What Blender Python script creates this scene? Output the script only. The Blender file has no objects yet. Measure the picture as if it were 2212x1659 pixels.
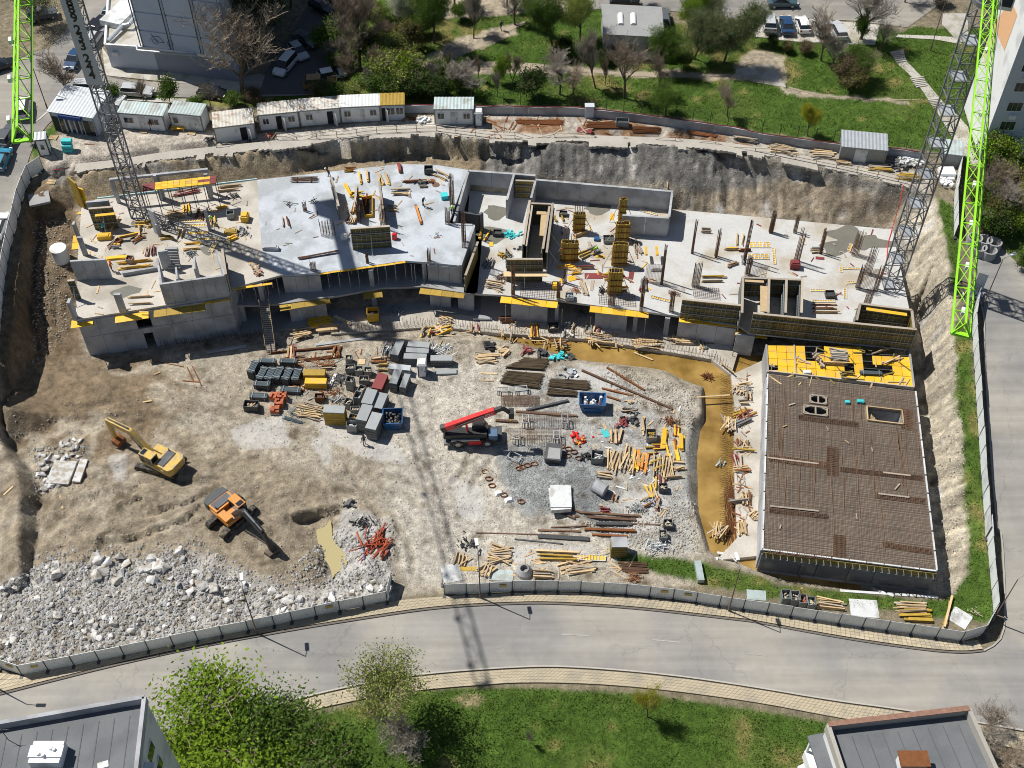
import bpy,math,random
import numpy as np
from mathutils import Vector,Matrix
from mathutils.geometry import delaunay_2d_cdt
R=math.radians
random.seed(7)
scene=bpy.context.scene
COL=scene.collection
# ------------------------------------------------------------------ camera, sky, sun, exposure
FPX,PITCH,CAMH=2550.0,R(49),107.8
cam=bpy.data.cameras.new('camera');cam.sensor_width=36;cam.lens=FPX/2212*36;cam.clip_end=6000;cam.clip_start=1
camo=bpy.data.objects.new('camera',cam);COL.objects.link(camo)
camo.location=(0,0,CAMH);camo.rotation_euler=(R(90)-PITCH,0,0)
scene.camera=camo
SUN_EL,SUN_AZ=55.5,-63.7
w=bpy.data.worlds.new('World');scene.world=w;w.use_nodes=True
nt=w.node_tree;nt.nodes.clear()
sky=nt.nodes.new('ShaderNodeTexSky');sky.sky_type='NISHITA';sky.sun_disc=False
sky.sun_elevation=R(SUN_EL);sky.sun_rotation=R(SUN_AZ);sky.altitude=500
bg=nt.nodes.new('ShaderNodeBackground');bg.inputs[1].default_value=0.055
wo=nt.nodes.new('ShaderNodeOutputWorld')
nt.links.new(sky.outputs[0],bg.inputs[0]);nt.links.new(bg.outputs[0],wo.inputs[0])
sl=bpy.data.lights.new('sun','SUN');sl.energy=5.0;sl.angle=R(0.53);sl.color=(1,.955,.88)
so=bpy.data.objects.new('sun',sl);COL.objects.link(so)
so.location=(-60,60,160)
so.rotation_euler=Vector((-math.sin(R(SUN_AZ))*math.cos(R(SUN_EL)),-math.cos(R(SUN_AZ))*math.cos(R(SUN_EL)),-math.sin(R(SUN_EL)))).to_track_quat('-Z','Y').to_euler()
vs=scene.view_settings;vs.view_transform='Standard';vs.look='None';vs.gamma=1;vs.exposure=0.13
scene.cycles.max_bounces=5;scene.cycles.filter_width=1.0

# ------------------------------------------------------------------ pixel -> place
def ray(x,y):
    dx=(x-1106)/FPX;dy=-(y-829.5)/FPX
    return (dx,math.cos(PITCH)+dy*math.sin(PITCH),-math.sin(PITCH)+dy*math.cos(PITCH))
def P(x,y,z=0.0):
    d=ray(x,y);t=(z-CAMH)/d[2]
    return Vector((d[0]*t,d[1]*t,z))
def Q(X,Y,Z):
    Z=Z-CAMH
    c=Y*math.cos(PITCH)-Z*math.sin(PITCH);u=Y*math.sin(PITCH)+Z*math.cos(PITCH)
    return 1106+FPX*X/c,829.5-FPX*u/c
S0=2212/4096
CROP={}
for k_,ox,oy,s_ in [('a',0,0,0),('b',1000,0,0),('c',2000,0,0),('d',2996,0,0),('e',0,600,0),('f',1000,600,0),('g',2000,600,0),('h',2996,600,0),
        ('i',0,1350,0),('j',900,1350,0),('k',1900,1350,0),('l',2996,1350,0),('m',0,2100,1),('n',1000,2100,1),('o',1900,2100,1),('p',2996,2100,1),
        ('q',0,500,1.66),('r',3550,0,2.37),('s',400,1600,2.37),('t',1700,1500,3.16),('u',950,1350,2.765),('v',2000,600,2.765)]:
    sc_=2212/1100 if s_==0 else (1659/972 if s_==1 else s_)
    CROP[k_]=(ox*S0,oy*S0,S0/sc_)
CROP['F']=(0,0,1.0)
def F(c,X,Y):
    o=CROP[c];return (o[0]+X*o[2],o[1]+Y*o[2])
def D(c,X,Y,z=0.0):return P(*F(c,X,Y),z)
# ------------------------------------------------------------------ noise helpers
_rng=np.random.RandomState(3);_T=_rng.rand(256,256)
def vnoise(x,y):
    xi=np.floor(x).astype(int);yi=np.floor(y).astype(int);fx=x-xi;fy=y-yi
    fx=fx*fx*(3-2*fx);fy=fy*fy*(3-2*fy)
    a=_T[xi % 256,yi % 256];b=_T[(xi+1) % 256,yi % 256];c=_T[xi % 256,(yi+1) % 256];d=_T[(xi+1) % 256,(yi+1) % 256]
    return (a*(1-fx)+b*fx)*(1-fy)+(c*(1-fx)+d*fx)*fy
def fbm(x,y,o=4):
    s=0;a=.5
    for k in range(o):
        s=s+a*(vnoise(x*2**k+17.3*k,y*2**k+5.1*k)-.5);a *= .5
    return s
def inpoly(px,py,poly):
    r=np.zeros(px.shape,bool);n=len(poly)
    for i in range(n):
        x1,y1=poly[i];x2,y2=poly[(i+1) % n]
        if y1==y2:continue
        c=((y1>py) != (y2>py)) & (px<(x2-x1)*(py-y1)/(y2-y1)+x1)
        r ^= c
    return r
# ------------------------------------------------------------------ mesh builder and object helpers
class MB:
    def __init__(s):s.v=[];s.f=[];s.m=[]
    def add(s,vs,fs,m=0):
        o=len(s.v);s.v+=[tuple(p) for p in vs];s.f+=[tuple(i+o for i in f) for f in fs];s.m+=[m]*len(fs);return s
    BF=[(0,3,2,1),(4,5,6,7),(0,1,5,4),(1,2,6,5),(2,3,7,6),(3,0,4,7)]
    def bx(s,x0,x1,y0,y1,z0,z1,m=0):
        return s.add([(x0,y0,z0),(x1,y0,z0),(x1,y1,z0),(x0,y1,z0),(x0,y0,z1),(x1,y0,z1),(x1,y1,z1),(x0,y1,z1)],MB.BF,m)
    def ob(s,c,l,rz=0,m=0,tx=1):
        cs,sn=math.cos(rz),math.sin(rz);vs=[]
        for zz,k in ((0,1),(l[2],tx)):
            for a,b in ((-1,-1),(1,-1),(1,1),(-1,1)):
                x,y=a*l[0]/2*k,b*l[1]/2*k
                vs.append((c[0]+x*cs-y*sn,c[1]+x*sn+y*cs,c[2]+zz))
        return s.add(vs,MB.BF,m)
    def bar(s,a,b,w,h=None,m=0,up=None):
        a=Vector(a);b=Vector(b);h=h or w;d=(b-a)
        if d.length<1e-6:return s
        d.normalize();u=Vector(up) if up else (Vector((0,0,1)) if abs(d.z)<.95 else Vector((0,1,0)))
        sx=d.cross(u).normalized()*(w/2);sy=sx.cross(d).normalized()*(h/2)
        return s.add([a-sx-sy,a+sx-sy,a+sx+sy,a-sx+sy,b-sx-sy,b+sx-sy,b+sx+sy,b-sx+sy],MB.BF,m)
    def tube(s,a,b,r,n=6,r2=None,m=0,cap=True):
        a=Vector(a);b=Vector(b);r2=r if r2 is None else r2;d=(b-a).normalized()
        u=Vector((0,0,1)) if abs(d.z)<.9 else Vector((1,0,0))
        x=d.cross(u).normalized();y=d.cross(x)
        vs=[];
        for c,q in ((a,r),(b,r2)):
            for i in range(n):
                t=2*math.pi*i/n;vs.append(c+(x*math.cos(t)+y*math.sin(t))*q)
        fs=[(i,(i+1) % n,n+(i+1) % n,n+i) for i in range(n)]
        if cap:fs+=[tuple(range(n-1,-1,-1)),tuple(range(n,2*n))]
        return s.add(vs,fs,m)
    def path(s,pts,r,n=5,m=0):
        for a,b in zip(pts,pts[1:]):s.tube(a,b,r,n,m=m)
        return s
    def prism(s,pts,z0,z1,m=0,top=None):
        n=len(pts);A=sum(pts[i][0]*pts[(i+1)%n][1]-pts[(i+1)%n][0]*pts[i][1] for i in range(n))
        if A<0:pts=pts[::-1]
        tp=top or pts
        vs=[(p[0],p[1],z0) for p in pts]+[(p[0],p[1],z1) for p in tp]
        return s.add(vs,[tuple(range(n-1,-1,-1)),tuple(range(n,2*n))]+[(i,(i+1)%n,n+(i+1)%n,n+i) for i in range(n)],m)
    def lathe(s,c,prof,n=12,m=0):
        vs=[];k=len(prof)
        for r,z in prof:
            for i in range(n):
                t=2*math.pi*i/n;vs.append((c[0]+r*math.cos(t),c[1]+r*math.sin(t),c[2]+z))
        fs=[(j*n+i,j*n+(i+1)%n,(j+1)*n+(i+1)%n,(j+1)*n+i) for j in range(k-1) for i in range(n)]
        return s.add(vs,fs,m)
    def sideprism(s,prof,y0,y1,m=0,o=(0,0,0)):
        n=len(prof);A=sum(prof[i][0]*prof[(i+1)%n][1]-prof[(i+1)%n][0]*prof[i][1] for i in range(n))
        if A>0:prof=prof[::-1]
        vs=[(p[0]+o[0],y0+o[1],p[1]+o[2]) for p in prof]+[(p[0]+o[0],y1+o[1],p[1]+o[2]) for p in prof]
        return s.add(vs,[tuple(range(n-1,-1,-1)),tuple(range(n,2*n))]+[(i,(i+1)%n,n+(i+1)%n,n+i) for i in range(n)],m)
    def mesh(s,name,mats,off=(0,0,0),smooth=False):
        me=bpy.data.meshes.new(name)
        v=s.v if off==(0,0,0) else [(p[0]-off[0],p[1]-off[1],p[2]-off[2]) for p in s.v]
        me.from_pydata(v,[],s.f)
        mats=mats if isinstance(mats,(list,tuple)) else [mats]
        for m in mats:me.materials.append(m)
        if len(mats)>1:me.polygons.foreach_set('material_index',s.m)
        if smooth:me.polygons.foreach_set('use_smooth',[True]*len(me.polygons))
        me.update();return me
def tag(o,label,cat,group=None,kind=None):
    if label:o['label']=label
    if cat:o['category']=cat
    if group:o['group']=group
    if kind:o['kind']=kind
    return o
def thing(name,label,cat,loc=(0,0,0),rz=0,group=None):
    o=bpy.data.objects.new(name,None);COL.objects.link(o);o.location=loc;o.rotation_euler=(0,0,rz);o.empty_display_size=.3
    return tag(o,label,cat,group)
def link(name,me,parent=None,loc=(0,0,0),rot=(0,0,0),sc=(1,1,1)):
    o=bpy.data.objects.new(name,me);COL.objects.link(o);o.location=loc;o.rotation_euler=rot;o.scale=sc
    if parent:o.parent=parent
    return o
def part(name,mb,mats,parent,world=False,smooth=False):
    off=tuple(parent.location) if world else (0,0,0)
    return link(name,mb.mesh(name,mats,off,smooth),parent)
def subpart(name,mb,mats,par,root):
    return link(name,mb.mesh(name,mats,tuple(root.location)),par)
def solo(name,mb,mats,label,cat,group=None,kind=None,smooth=False,loc=(0,0,0),rz=0):
    o=link(name,mb.mesh(name,mats,smooth=smooth),None,loc,(0,0,rz));return tag(o,label,cat,group,kind)
def kids(o):return [c for c in bpy.data.objects if c.parent==o]
KID={}
def clone(o,loc,rz,label=None,sc=None,mats=None):
    def cp(s,par):
        c=s.copy();COL.objects.link(c);c.parent=par
        if mats and s.data:
            for i,sl_ in enumerate(c.material_slots):
                nm=sl_.material.name if sl_.material else None
                if nm in mats:sl_.link='OBJECT';sl_.material=mats[nm]
        if s.name not in KID:KID[s.name]=kids(s)
        for ch in KID[s.name]:cp(ch,c)
        return c
    r=cp(o,None);r.location=loc;r.rotation_euler=(0,0,rz)
    if sc:r.scale=(sc,)*3 if isinstance(sc,(int,float)) else sc
    if label:r['label']=label
    return r
# ------------------------------------------------------------------ materials
def mat(name,col,rough=.85,var=.25,scale=2.0,fine=.2,metal=0,dirt=None,dscale=.8,damt=.5,bump=0,rnd=.12,spec=None,crack=False):
    m=bpy.data.materials.new(name);m.use_nodes=True;n=m.node_tree.nodes;l=m.node_tree.links
    b=n['Principled BSDF'];b.inputs['Roughness'].default_value=rough;b.inputs['Metallic'].default_value=metal
    if spec is not None:b.inputs['Specular IOR Level'].default_value=spec
    geo=n.new('ShaderNodeNewGeometry');oi=n.new('ShaderNodeObjectInfo')
    def noise(sc,det=4):
        t=n.new('ShaderNodeTexNoise');t.inputs['Scale'].default_value=sc;t.inputs['Detail'].default_value=det
        l.new(geo.outputs['Position'],t.inputs['Vector']);return t
    def mth(op,a,bb):
        t=n.new('ShaderNodeMath');t.operation=op
        for i,q in enumerate((a,bb)):
            if hasattr(q,'links'):l.new(q,t.inputs[i])
            else:t.inputs[i].default_value=q
        return t.outputs[0]
    n1=noise(scale);n2=noise(scale*9,3)
    v=mth('MULTIPLY_ADD',n1.outputs[0],2*var);v.node.inputs[2].default_value=1-var
    v2=mth('MULTIPLY_ADD',n2.outputs[0],2*fine);v2.node.inputs[2].default_value=1-fine
    v3=mth('MULTIPLY_ADD',oi.outputs['Random'],2*rnd);v3.node.inputs[2].default_value=1-rnd
    k=mth('MULTIPLY',mth('MULTIPLY',v,v2),v3)
    src=None
    if dirt:
        mx=n.new('ShaderNodeMix');mx.data_type='RGBA'
        mx.inputs[6].default_value=(*col,1);mx.inputs[7].default_value=(*dirt,1)
        nd=noise(dscale,6);rp=n.new('ShaderNodeMapRange');rp.inputs[1].default_value=.62-damt*.35;rp.inputs[2].default_value=.72-damt*.25
        l.new(nd.outputs[0],rp.inputs[0]);l.new(rp.outputs[0],mx.inputs[0]);src=mx.outputs[2]
    vm=n.new('ShaderNodeVectorMath');vm.operation='SCALE'
    if src:l.new(src,vm.inputs[0])
    else:vm.inputs[0].default_value=col
    l.new(k,vm.inputs['Scale']);l.new(vm.outputs[0],b.inputs['Base Color'])
    if crack:
        mp=n.new('ShaderNodeMapping');mp.inputs['Scale'].default_value=(.05,.9,1);l.new(geo.outputs['Position'],mp.inputs[0]);sn=noise(1.0,6);l.new(mp.outputs[0],sn.inputs[0]);s1=mth('MULTIPLY_ADD',sn.outputs[0],.7);s1.node.inputs[2].default_value=.65
        vo=n.new('ShaderNodeTexVoronoi');vo.feature='DISTANCE_TO_EDGE';vo.inputs['Scale'].default_value=.1;wv=noise(.9,6);wm_=n.new('ShaderNodeVectorMath');wm_.operation='MULTIPLY_ADD';wm_.inputs[1].default_value=(2.5,2.5,0);l.new(wv.outputs['Color'],wm_.inputs[0]);l.new(geo.outputs['Position'],wm_.inputs[2]);l.new(wm_.outputs[0],vo.inputs['Vector'])
        rc=n.new('ShaderNodeMapRange');rc.inputs[1].default_value=.002;rc.inputs[2].default_value=.008;rc.inputs[3].default_value=.86;rc.inputs[4].default_value=1;l.new(vo.outputs['Distance'],rc.inputs[0]);l.new(mth('MULTIPLY',mth('MULTIPLY',k,s1),rc.outputs[0]),vm.inputs['Scale'])
    if bump:
        bp=n.new('ShaderNodeBump');bp.inputs['Strength'].default_value=bump;bp.inputs['Distance'].default_value=.05
        l.new(n2.outputs[0],bp.inputs['Height']);l.new(bp.outputs[0],b.inputs['Normal'])
    return m
Mt={}
def M(name):return Mt[name]
def dm(name,*a,**k):Mt[name]=mat(name,*a,**k);return Mt[name]
dm('concrete',(.33,.335,.34),var=.22,scale=.5,fine=.14,dirt=(.26,.255,.25),dscale=.25,damt=.5,bump=.1,rnd=.04)
dm('slab_new',(.47,.51,.56),var=.14,scale=.3,fine=.14,dirt=(.36,.39,.42),dscale=.4,damt=.5,rnd=.0)
dm('slab_dusty',(.50,.47,.42),var=.16,scale=.4,fine=.16,dirt=(.36,.33,.28),dscale=.22,damt=.5,rnd=.0)
dm('slab_wet',(.17,.165,.14),rough=.35,var=.2,scale=.6,rnd=0)
dm('slab_grey',(.50,.505,.50),var=.14,scale=.35,fine=.15,dirt=(.40,.36,.29),dscale=.18,damt=.4,rnd=.0)
dm('concrete_wall',(.40,.415,.44),var=.18,scale=.7,fine=.12,dirt=(.30,.305,.32),dscale=.5,damt=.5,rnd=.05)
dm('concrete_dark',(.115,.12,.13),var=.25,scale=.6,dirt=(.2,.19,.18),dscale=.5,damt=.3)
dm('yellow',(.76,.44,.015),rough=.6,var=.16,scale=1.5,fine=.2,rnd=.16,dirt=(.62,.40,.09),dscale=1.3,damt=.35)
dm('yellow_old',(.38,.25,.035),rough=.7,var=.3,scale=2,fine=.25,rnd=.2)
dm('ply_olive',(.17,.135,.03),rough=.8,var=.35,scale=1.6,fine=.3,rnd=.2)
dm('steel_grey',(.22,.235,.24),rough=.55,metal=.3,var=.25,scale=2,rnd=.2)
dm('steel_galv',(.42,.45,.48),rough=.5,metal=.4,var=.2,scale=2,rnd=.2)
dm('steel_dark',(.07,.075,.08),rough=.6,metal=.3,var=.3,rnd=.2)
dm('rebar',(.14,.08,.05),rough=.9,var=.35,scale=3,rnd=.3)
dm('rust',(.20,.075,.025),rough=.95,var=.4,scale=2,rnd=.3)
dm('wood',(.52,.385,.22),var=.25,scale=2,fine=.25,rnd=.28)
dm('wood_grey',(.36,.31,.25),var=.25,scale=2,fine=.25,rnd=.3)
dm('maroon',(.20,.035,.035),rough=.6,var=.2,rnd=.15)
dm('white_paint',(.74,.75,.76),rough=.6,var=.08,scale=1,fine=.06,dirt=(.5,.49,.46),dscale=.6,damt=.15,rnd=.03)
dm('white_sheet',(.62,.64,.65),rough=.5,var=.12,scale=1,dirt=(.42,.42,.4),dscale=.8,damt=.3)
dm('roof_sheet',(.42,.50,.50),rough=.5,metal=.2,var=.15,scale=.8,dirt=(.33,.35,.33),dscale=.7,damt=.35)
dm('roof_rusty',(.55,.53,.48),rough=.6,var=.2,scale=.9,dirt=(.35,.27,.2),dscale=1.2,damt=.3)
dm('glass',(.025,.032,.04),rough=.08,var=.1,spec=.8)
dm('dark',(.012,.012,.014),rough=.9)
dm('black',(.02,.02,.022),rough=.5,var=.3)
dm('rubber',(.03,.028,.026),rough=.9,var=.3,dirt=(.16,.125,.085),dscale=2.5,damt=.35)
dm('turquoise',(.05,.52,.55),rough=.6,var=.15)
dm('blue_bin',(.015,.10,.27),rough=.5,var=.2,dirt=(.06,.09,.14),dscale=1.5,damt=.3)
dm('blue_wc',(.02,.10,.24),rough=.45,var=.1)
dm('red_machine',(.62,.02,.02),rough=.35,var=.1,dirt=(.4,.05,.04),dscale=2,damt=.2,rnd=.02)
dm('orange_machine',(.72,.27,.04),rough=.4,var=.1,dirt=(.45,.25,.1),dscale=2.4,damt=.4,rnd=.02)
dm('yellow_machine',(.62,.40,.06),rough=.45,var=.12,dirt=(.4,.31,.17),dscale=2.4,damt=.5,rnd=.02)
dm('lime',(.30,.68,.03),rough=.4,var=.08,rnd=.05)
dm('crane_grey',(.20,.205,.22),rough=.5,metal=.3,var=.2,rnd=.1)
dm('banner',(.55,.57,.64),rough=.6,var=.08,scale=1.2,fine=.04)
dm('brick_red',(.42,.125,.06),rough=.9,var=.2,rnd=.25)
dm('pipe_orange',(.36,.065,.025),rough=.6,var=.2,rnd=.2)
dm('fence_grey',(.74,.77,.78),rough=.5,metal=.15,var=.08,scale=.8,fine=.06,dirt=(.6,.62,.62),dscale=.7,damt=.25,rnd=.06)
dm('rock',(.56,.56,.56),var=.25,scale=1.2,fine=.25,dirt=(.38,.34,.28),dscale=1.6,damt=.45,rnd=.22,bump=.4)
dm('asphalt',(.235,.232,.226),var=.14,scale=.14,fine=.10,dirt=(.32,.302,.27),dscale=.09,damt=.6,rnd=0,crack=True)
dm('asphalt_far',(.22,.21,.195),var=.16,scale=.2,fine=.1,dirt=(.29,.27,.235),dscale=.15,damt=.5,rnd=0,crack=True)
dm('asphalt_dark',(.10,.10,.10),var=.16,scale=.2,fine=.1,rnd=0)
dm('tile',(.47,.405,.29),var=.15,scale=1.5,fine=.12,dirt=(.38,.34,.26),dscale=.5,damt=.35,rnd=.14)
dm('tile_joint',(.20,.17,.12),var=.2)
dm('kerb',(.40,.38,.34),var=.15,scale=.8);dm('kerb_dirt_shade',(.13,.115,.10),var=.2)  # upper kerb copy: gutter dirt plus kerb-face shade put into a darker colour
dm('path_dirt',(.33,.28,.21),var=.2,scale=.6,fine=.2,rnd=0)
dm('path_concrete',(.46,.44,.40),var=.18,scale=.5,fine=.2,dirt=(.3,.28,.22),dscale=.5,damt=.4,rnd=.08)
dm('roof_felt',(.145,.155,.165),rough=.8,var=.14,scale=.6,fine=.1,dirt=(.12,.13,.14),dscale=.4,damt=.5,rnd=0)
dm('facade_blue',(.50,.55,.66),var=.08,scale=.4,fine=.05,rnd=.02)
dm('facade_white',(.72,.73,.74),var=.07,scale=.3,fine=.05,dirt=(.55,.56,.57),dscale=.35,damt=.3,rnd=.0)
dm('facade_peach',(.72,.42,.23),var=.06,rnd=0)
dm('facade_cream',(.66,.58,.36),var=.06,rnd=0)
dm('facade_grey',(.52,.56,.63),var=.08,rnd=0)
dm('bark',(.10,.075,.055),var=.3,scale=4)
dm('twig',(.27,.215,.16),var=.3,scale=4,rnd=.2)
dm('twig_grey',(.28,.25,.21),var=.3,scale=4,rnd=.2)
dm('gravel',(.30,.31,.315),var=.22,scale=1.2,fine=.4,bump=.6,rnd=.1)
dm('garbage',(.10,.10,.10),var=.8,scale=3,fine=.5,rnd=.4)
dm('hiviz',(.35,.75,.03),rough=.7);dm('orange_vest',(.8,.16,.02),rough=.7);dm('cloth_dark',(.03,.035,.05));dm('skin',(.45,.28,.2),rough=.6)
dm('helmet',(.75,.75,.72),rough=.4)
# ------------------------------------------------------------------ terrain: break lines (crest and toe of every cut), triangulated, then gridded
def base(Y):
    return np.interp(Y,[-3000,64,128,175,3000],[0,0,9,10.6,10.6])
def PB(x,y,dz=0.0):
    z=5.0
    for _ in range(30):z=z*.5+.5*float(base(P(x,y,z).y))
    p=P(x,y,z);p.z+=dz;return p
LINES=[]
def ln(*pts):
    o=[]
    for q in pts:
        fx,fy=F(q[0],q[1],q[2])
        o.append(PB(fx,fy) if q[3] is None else P(fx,fy,q[3]))
    LINES.append(o)
# natural hillside along the fences
ln(('F',-40,1452,0),('F',400,1388,0),('F',845,1300,0),('F',960,1282,0),('F',1400,1292,0),('F',1800,1345,0),('F',2050,1390,0),('F',2150,1380,None))
ln(('F',2150,1380,None),('F',2140,1150,None),('F',2125,950,None),('F',2110,800,None),('F',2090,640,None),('F',2075,500,None),('F',2060,380,None))
ln(('F',60,372,None),('F',42,470,None),('F',22,600,None),('F',2,750,None),('F',-14,900,None),('F',-20,1100,None),('F',-30,1300,None))
# left bank: crest, toe, ramp beside the building
ln(('F',80,385,None),('F',64,433,None),('F',50,514,None),('F',39,595,None),('F',29,677,None),('F',17,758,None),('F',3,880,None))
ln(('F',108,470,5.6),('F',82,475,5.2),('F',68,595,3.0),('F',62,693,1.2),('F',82,758,.3),('F',42,823,.2),('F',18,903,.2),('F',20,960,.3))
ln(('F',160,445,6.0),('F',140,560,3.8),('F',140,640,2.2),('F',150,700,.8),('F',190,765,0))
ln(('F',100,425,8.0),('F',116,402,8.3))
ln(('F',3,960,2.9),('F',35,1020,2.7),('F',42,1065,2.5),('F',38,1153,2.2),('F',41,1255,1.5))
ln(('F',70,1020,.3),('F',88,1062,0),('F',80,1166,0),('F',70,1216,0),('F',50,1272,.2))
# upper platform edge and the cut below it
CREST=[('F',100,380,None),('F',160,374,None),('F',255,364,None),('F',349,348,None),('F',470,335,None),('F',594,321,None),('F',642,315,None),('F',740,303,None),('F',808,294,None),('F',880,291,None),('F',937,288,None),('F',1000,296,None),('F',1060,303,None),('F',1120,306,None),('F',1190,309,None),('F',1268,309,None),('F',1360,312,None),('F',1443,315,None),('F',1537,321,None),('F',1674,342,None),('F',1806,369,None),('F',1962,404,None),('F',2012,424,None)]
ln(*CREST)
ln(('F',130,402,6.4),('F',255,388,6.2),('F',349,372,6.2),('F',470,362,6.1),('F',594,351,6.0),('F',642,348,6.0),('F',740,343,6.0),('F',835,339,6.0),('F',889,331,6.0),('F',960,338,6.0),('F',1023,349,6.0),('F',1060,338,6.4),('F',1120,341,6.4),('F',1187,340,6.5),('F',1268,338,6.7),('F',1322,337,6.8),('F',1380,340,6.6),('F',1429,340,6.8),('F',1500,336,7.4),('F',1550,340,7.6),('F',1590,366,6.4),('F',1640,374,6.4),('F',1700,370,7.1),('F',1760,384,6.8),('F',1806,405,6.3),('F',1850,412,6.4),('F',1900,413,7.0),('F',1960,432,6.3))
ln(('F',160,447,5.9),('F',255,424,5.9),('F',480,396,5.9),('F',620,382,5.9),('F',870,356,5.9),('F',1010,372,5.8),('F',1155,384,5.6),('F',1300,397,5.5),('F',1455,415,5.0),('F',1452,452,2.9),('F',1560,464,2.9),('F',1674,476,2.9),('F',1800,486,2.9),('F',1932,499,2.9),('F',1962,560,2.0),('F',1975,650,1.0))
for q_ in LINES[-1:]:
    LINES.append([Vector((p.x,p.y-.9,min(p.z,2.0)-(0 if p.z>5.7 and p.x<-6 else .6))) for p in q_[5:14]])
# right slope: crest and trench toe
ln(('F',2022,434,None),('F',2040,512,None),('F',2050,600,None),('F',2054,680,None),('F',2062,756,None),('F',2070,850,None),('F',2080,944,None),('F',2098,1132,None),('F',2096,1229,None),('F',2086,1289,None))
ln(('F',1980,670,-.4),('F',1992,760,-.6),('F',2000,860,-.6),('F',2018,1000,-.6),('F',2031,1105,-.6),('F',2046,1200,-.5),('F',2050,1283,-.4))
# yard crest and trench toe
ln(('F',200,772,0),('F',350,765,0),('F',515,745,0),('F',620,755,0),('F',760,740,0),('F',900,735,0),('F',1050,735,.1),('F',1115,744,.1),('F',1246,784,.2),('F',1321,791,.2),('F',1429,804,.2),('F',1469,826,.3),('F',1514,840,.3),('F',1516,890,.3),('F',1494,914,.5),('F',1484,971,.6),('F',1487,1065,.5),('F',1508,1132,.3),('F',1524,1195,.2),('F',1580,1222,.1),('F',1700,1262,.0),('F',1850,1282,.0),('F',2050,1300,0))
ln(('F',200,762,-.3),('F',350,752,-.4),('F',515,735,-.5),('F',620,746,-.6),('F',760,732,-.6),('F',900,725,-.6),('F',1050,722,-.8),('F',1115,734,-1.5),('F',1246,770,-1.5),('F',1321,780,-1.5),('F',1429,794,-1.5),('F',1474,814,-1.5),('F',1524,832,-1.5),('F',1526,890,-1.5),('F',1520,940,-1.5),('F',1516,980,-1.5),('F',1518,1065,-1.5),('F',1522,1132,-1.5),('F',1538,1190,-1.4),('F',1590,1212,-1.2),('F',1700,1250,-1.1),('F',1850,1274,-.9),('F',2040,1290,-.6))
# the yard: mounds and hollows
for q in [(300,1000,.2),(150,900,.5),(240,1100,.7),(330,1160,.9),(130,1180,.3),(450,880,.0),(700,1000,0),(900,1100,0),(1200,900,.05),(600,1120,.5),(690,1135,-1.0),(712,1180,-1.1),(725,1240,-1.0),(716,1145,-1.0),(698,1170,-1.0),(732,1190,-.9),(706,1215,-.9),(736,1225,-.9),(715,1258,-.8),(755,1150,.3),(672,1205,.4),(560,1150,.3),(780,1230,.6),(820,1180,.2),(1000,1200,0),(1200,1040,1.5),(1170,1060,1.2),(1235,1070,1.2),(1110,1060,.0),(1300,1060,.1),(1190,1110,.1),(1260,1000,.1),(1140,1010,.05),
          (150,1260,1.0),(350,1220,1.3),(300,1300,.8),(500,1250,.9),(80,1330,.8),(600,1290,.4),(420,1330,.3),(200,1370,.4),(60,1400,.2),(230,830,.3),(350,800,.1),(900,800,0),(1300,1180,0)]:
    LINES.append([P(*q)])
for q in [(1800,900,-.5),(1700,1100,-.5),(1900,1100,-.5),(1800,750,-.5),(1500,700,-.5),(1300,690,-.5),(1000,660,-.5),(700,680,-.4),(400,690,-.3)]:
    LINES.append([P(*q)])
for x in (-2500,-900,-300,-160,-110,-80,-56,-30,0,30,56,80,110,160,300,900,2500):
    for y in (-2500,-600,-100,10,30,45,56,140,150,165,200,300,800,2500):LINES.append([Vector((x,y,float(base(y))))])
    if abs(x)>= 80:
        for y in (70,85,100,115,128):LINES.append([Vector((x,y,float(base(y))))])
ln(('F',303,1062,1.0),('F',333,1095,1.0),('F',398,1079,.9),('F',440,1062,.5));ln(('F',305,1074,.2),('F',335,1108,.1),('F',400,1092,.1),('F',440,1072,.1))
ln(('F',255,1158,.9),('F',330,1138,1.0),('F',400,1116,.9));ln(('F',262,1172,.2),('F',334,1152,.2),('F',404,1128,.2))
ln(('F',640,1110,.4),('F',680,1096,.4),('F',735,1088,.3));ln(('F',646,1130,-1.1),('F',688,1120,-1.2),('F',732,1112,-1.0))
for q in CREST:
    for dy in (-14,-34,-58):LINES.append([PB(q[1],q[2]+dy)])
for x in range(-40,2200,120):
    for y in (30,100,170):LINES.append([PB(x,y)])
vv,ee=[],[]
for L in LINES:
    i0=len(vv);vv+=L;ee+=[(i0+i,i0+i+1) for i in range(len(L)-1)]
res=delaunay_2d_cdt([Vector((p.x,p.y)) for p in vv],ee,[],0,1e-3)
TV=res[0];TF=res[2];OV=res[3]
tz=[]
for i,p in enumerate(TV):
    if OV[i]:tz.append(sum(vv[k].z for k in OV[i])/len(OV[i]))
    else:
        ds=sorted((((q.x-p.x)**2+(q.y-p.y)**2),q.z) for q in vv)[:3];tz.append(sum(z/(d+.1) for d,z in ds)/sum(1/(d+.1) for d,z in ds))
GX0,GX1,GY0,GY1,GS=-80.0,80.0,34.0,180.0,0.27
gx=np.arange(GX0,GX1+1e-6,GS);gy=np.arange(GY0,GY1+1e-6,GS)
AX,AY=np.meshgrid(gx,gy)
AZ=base(AY)
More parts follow.
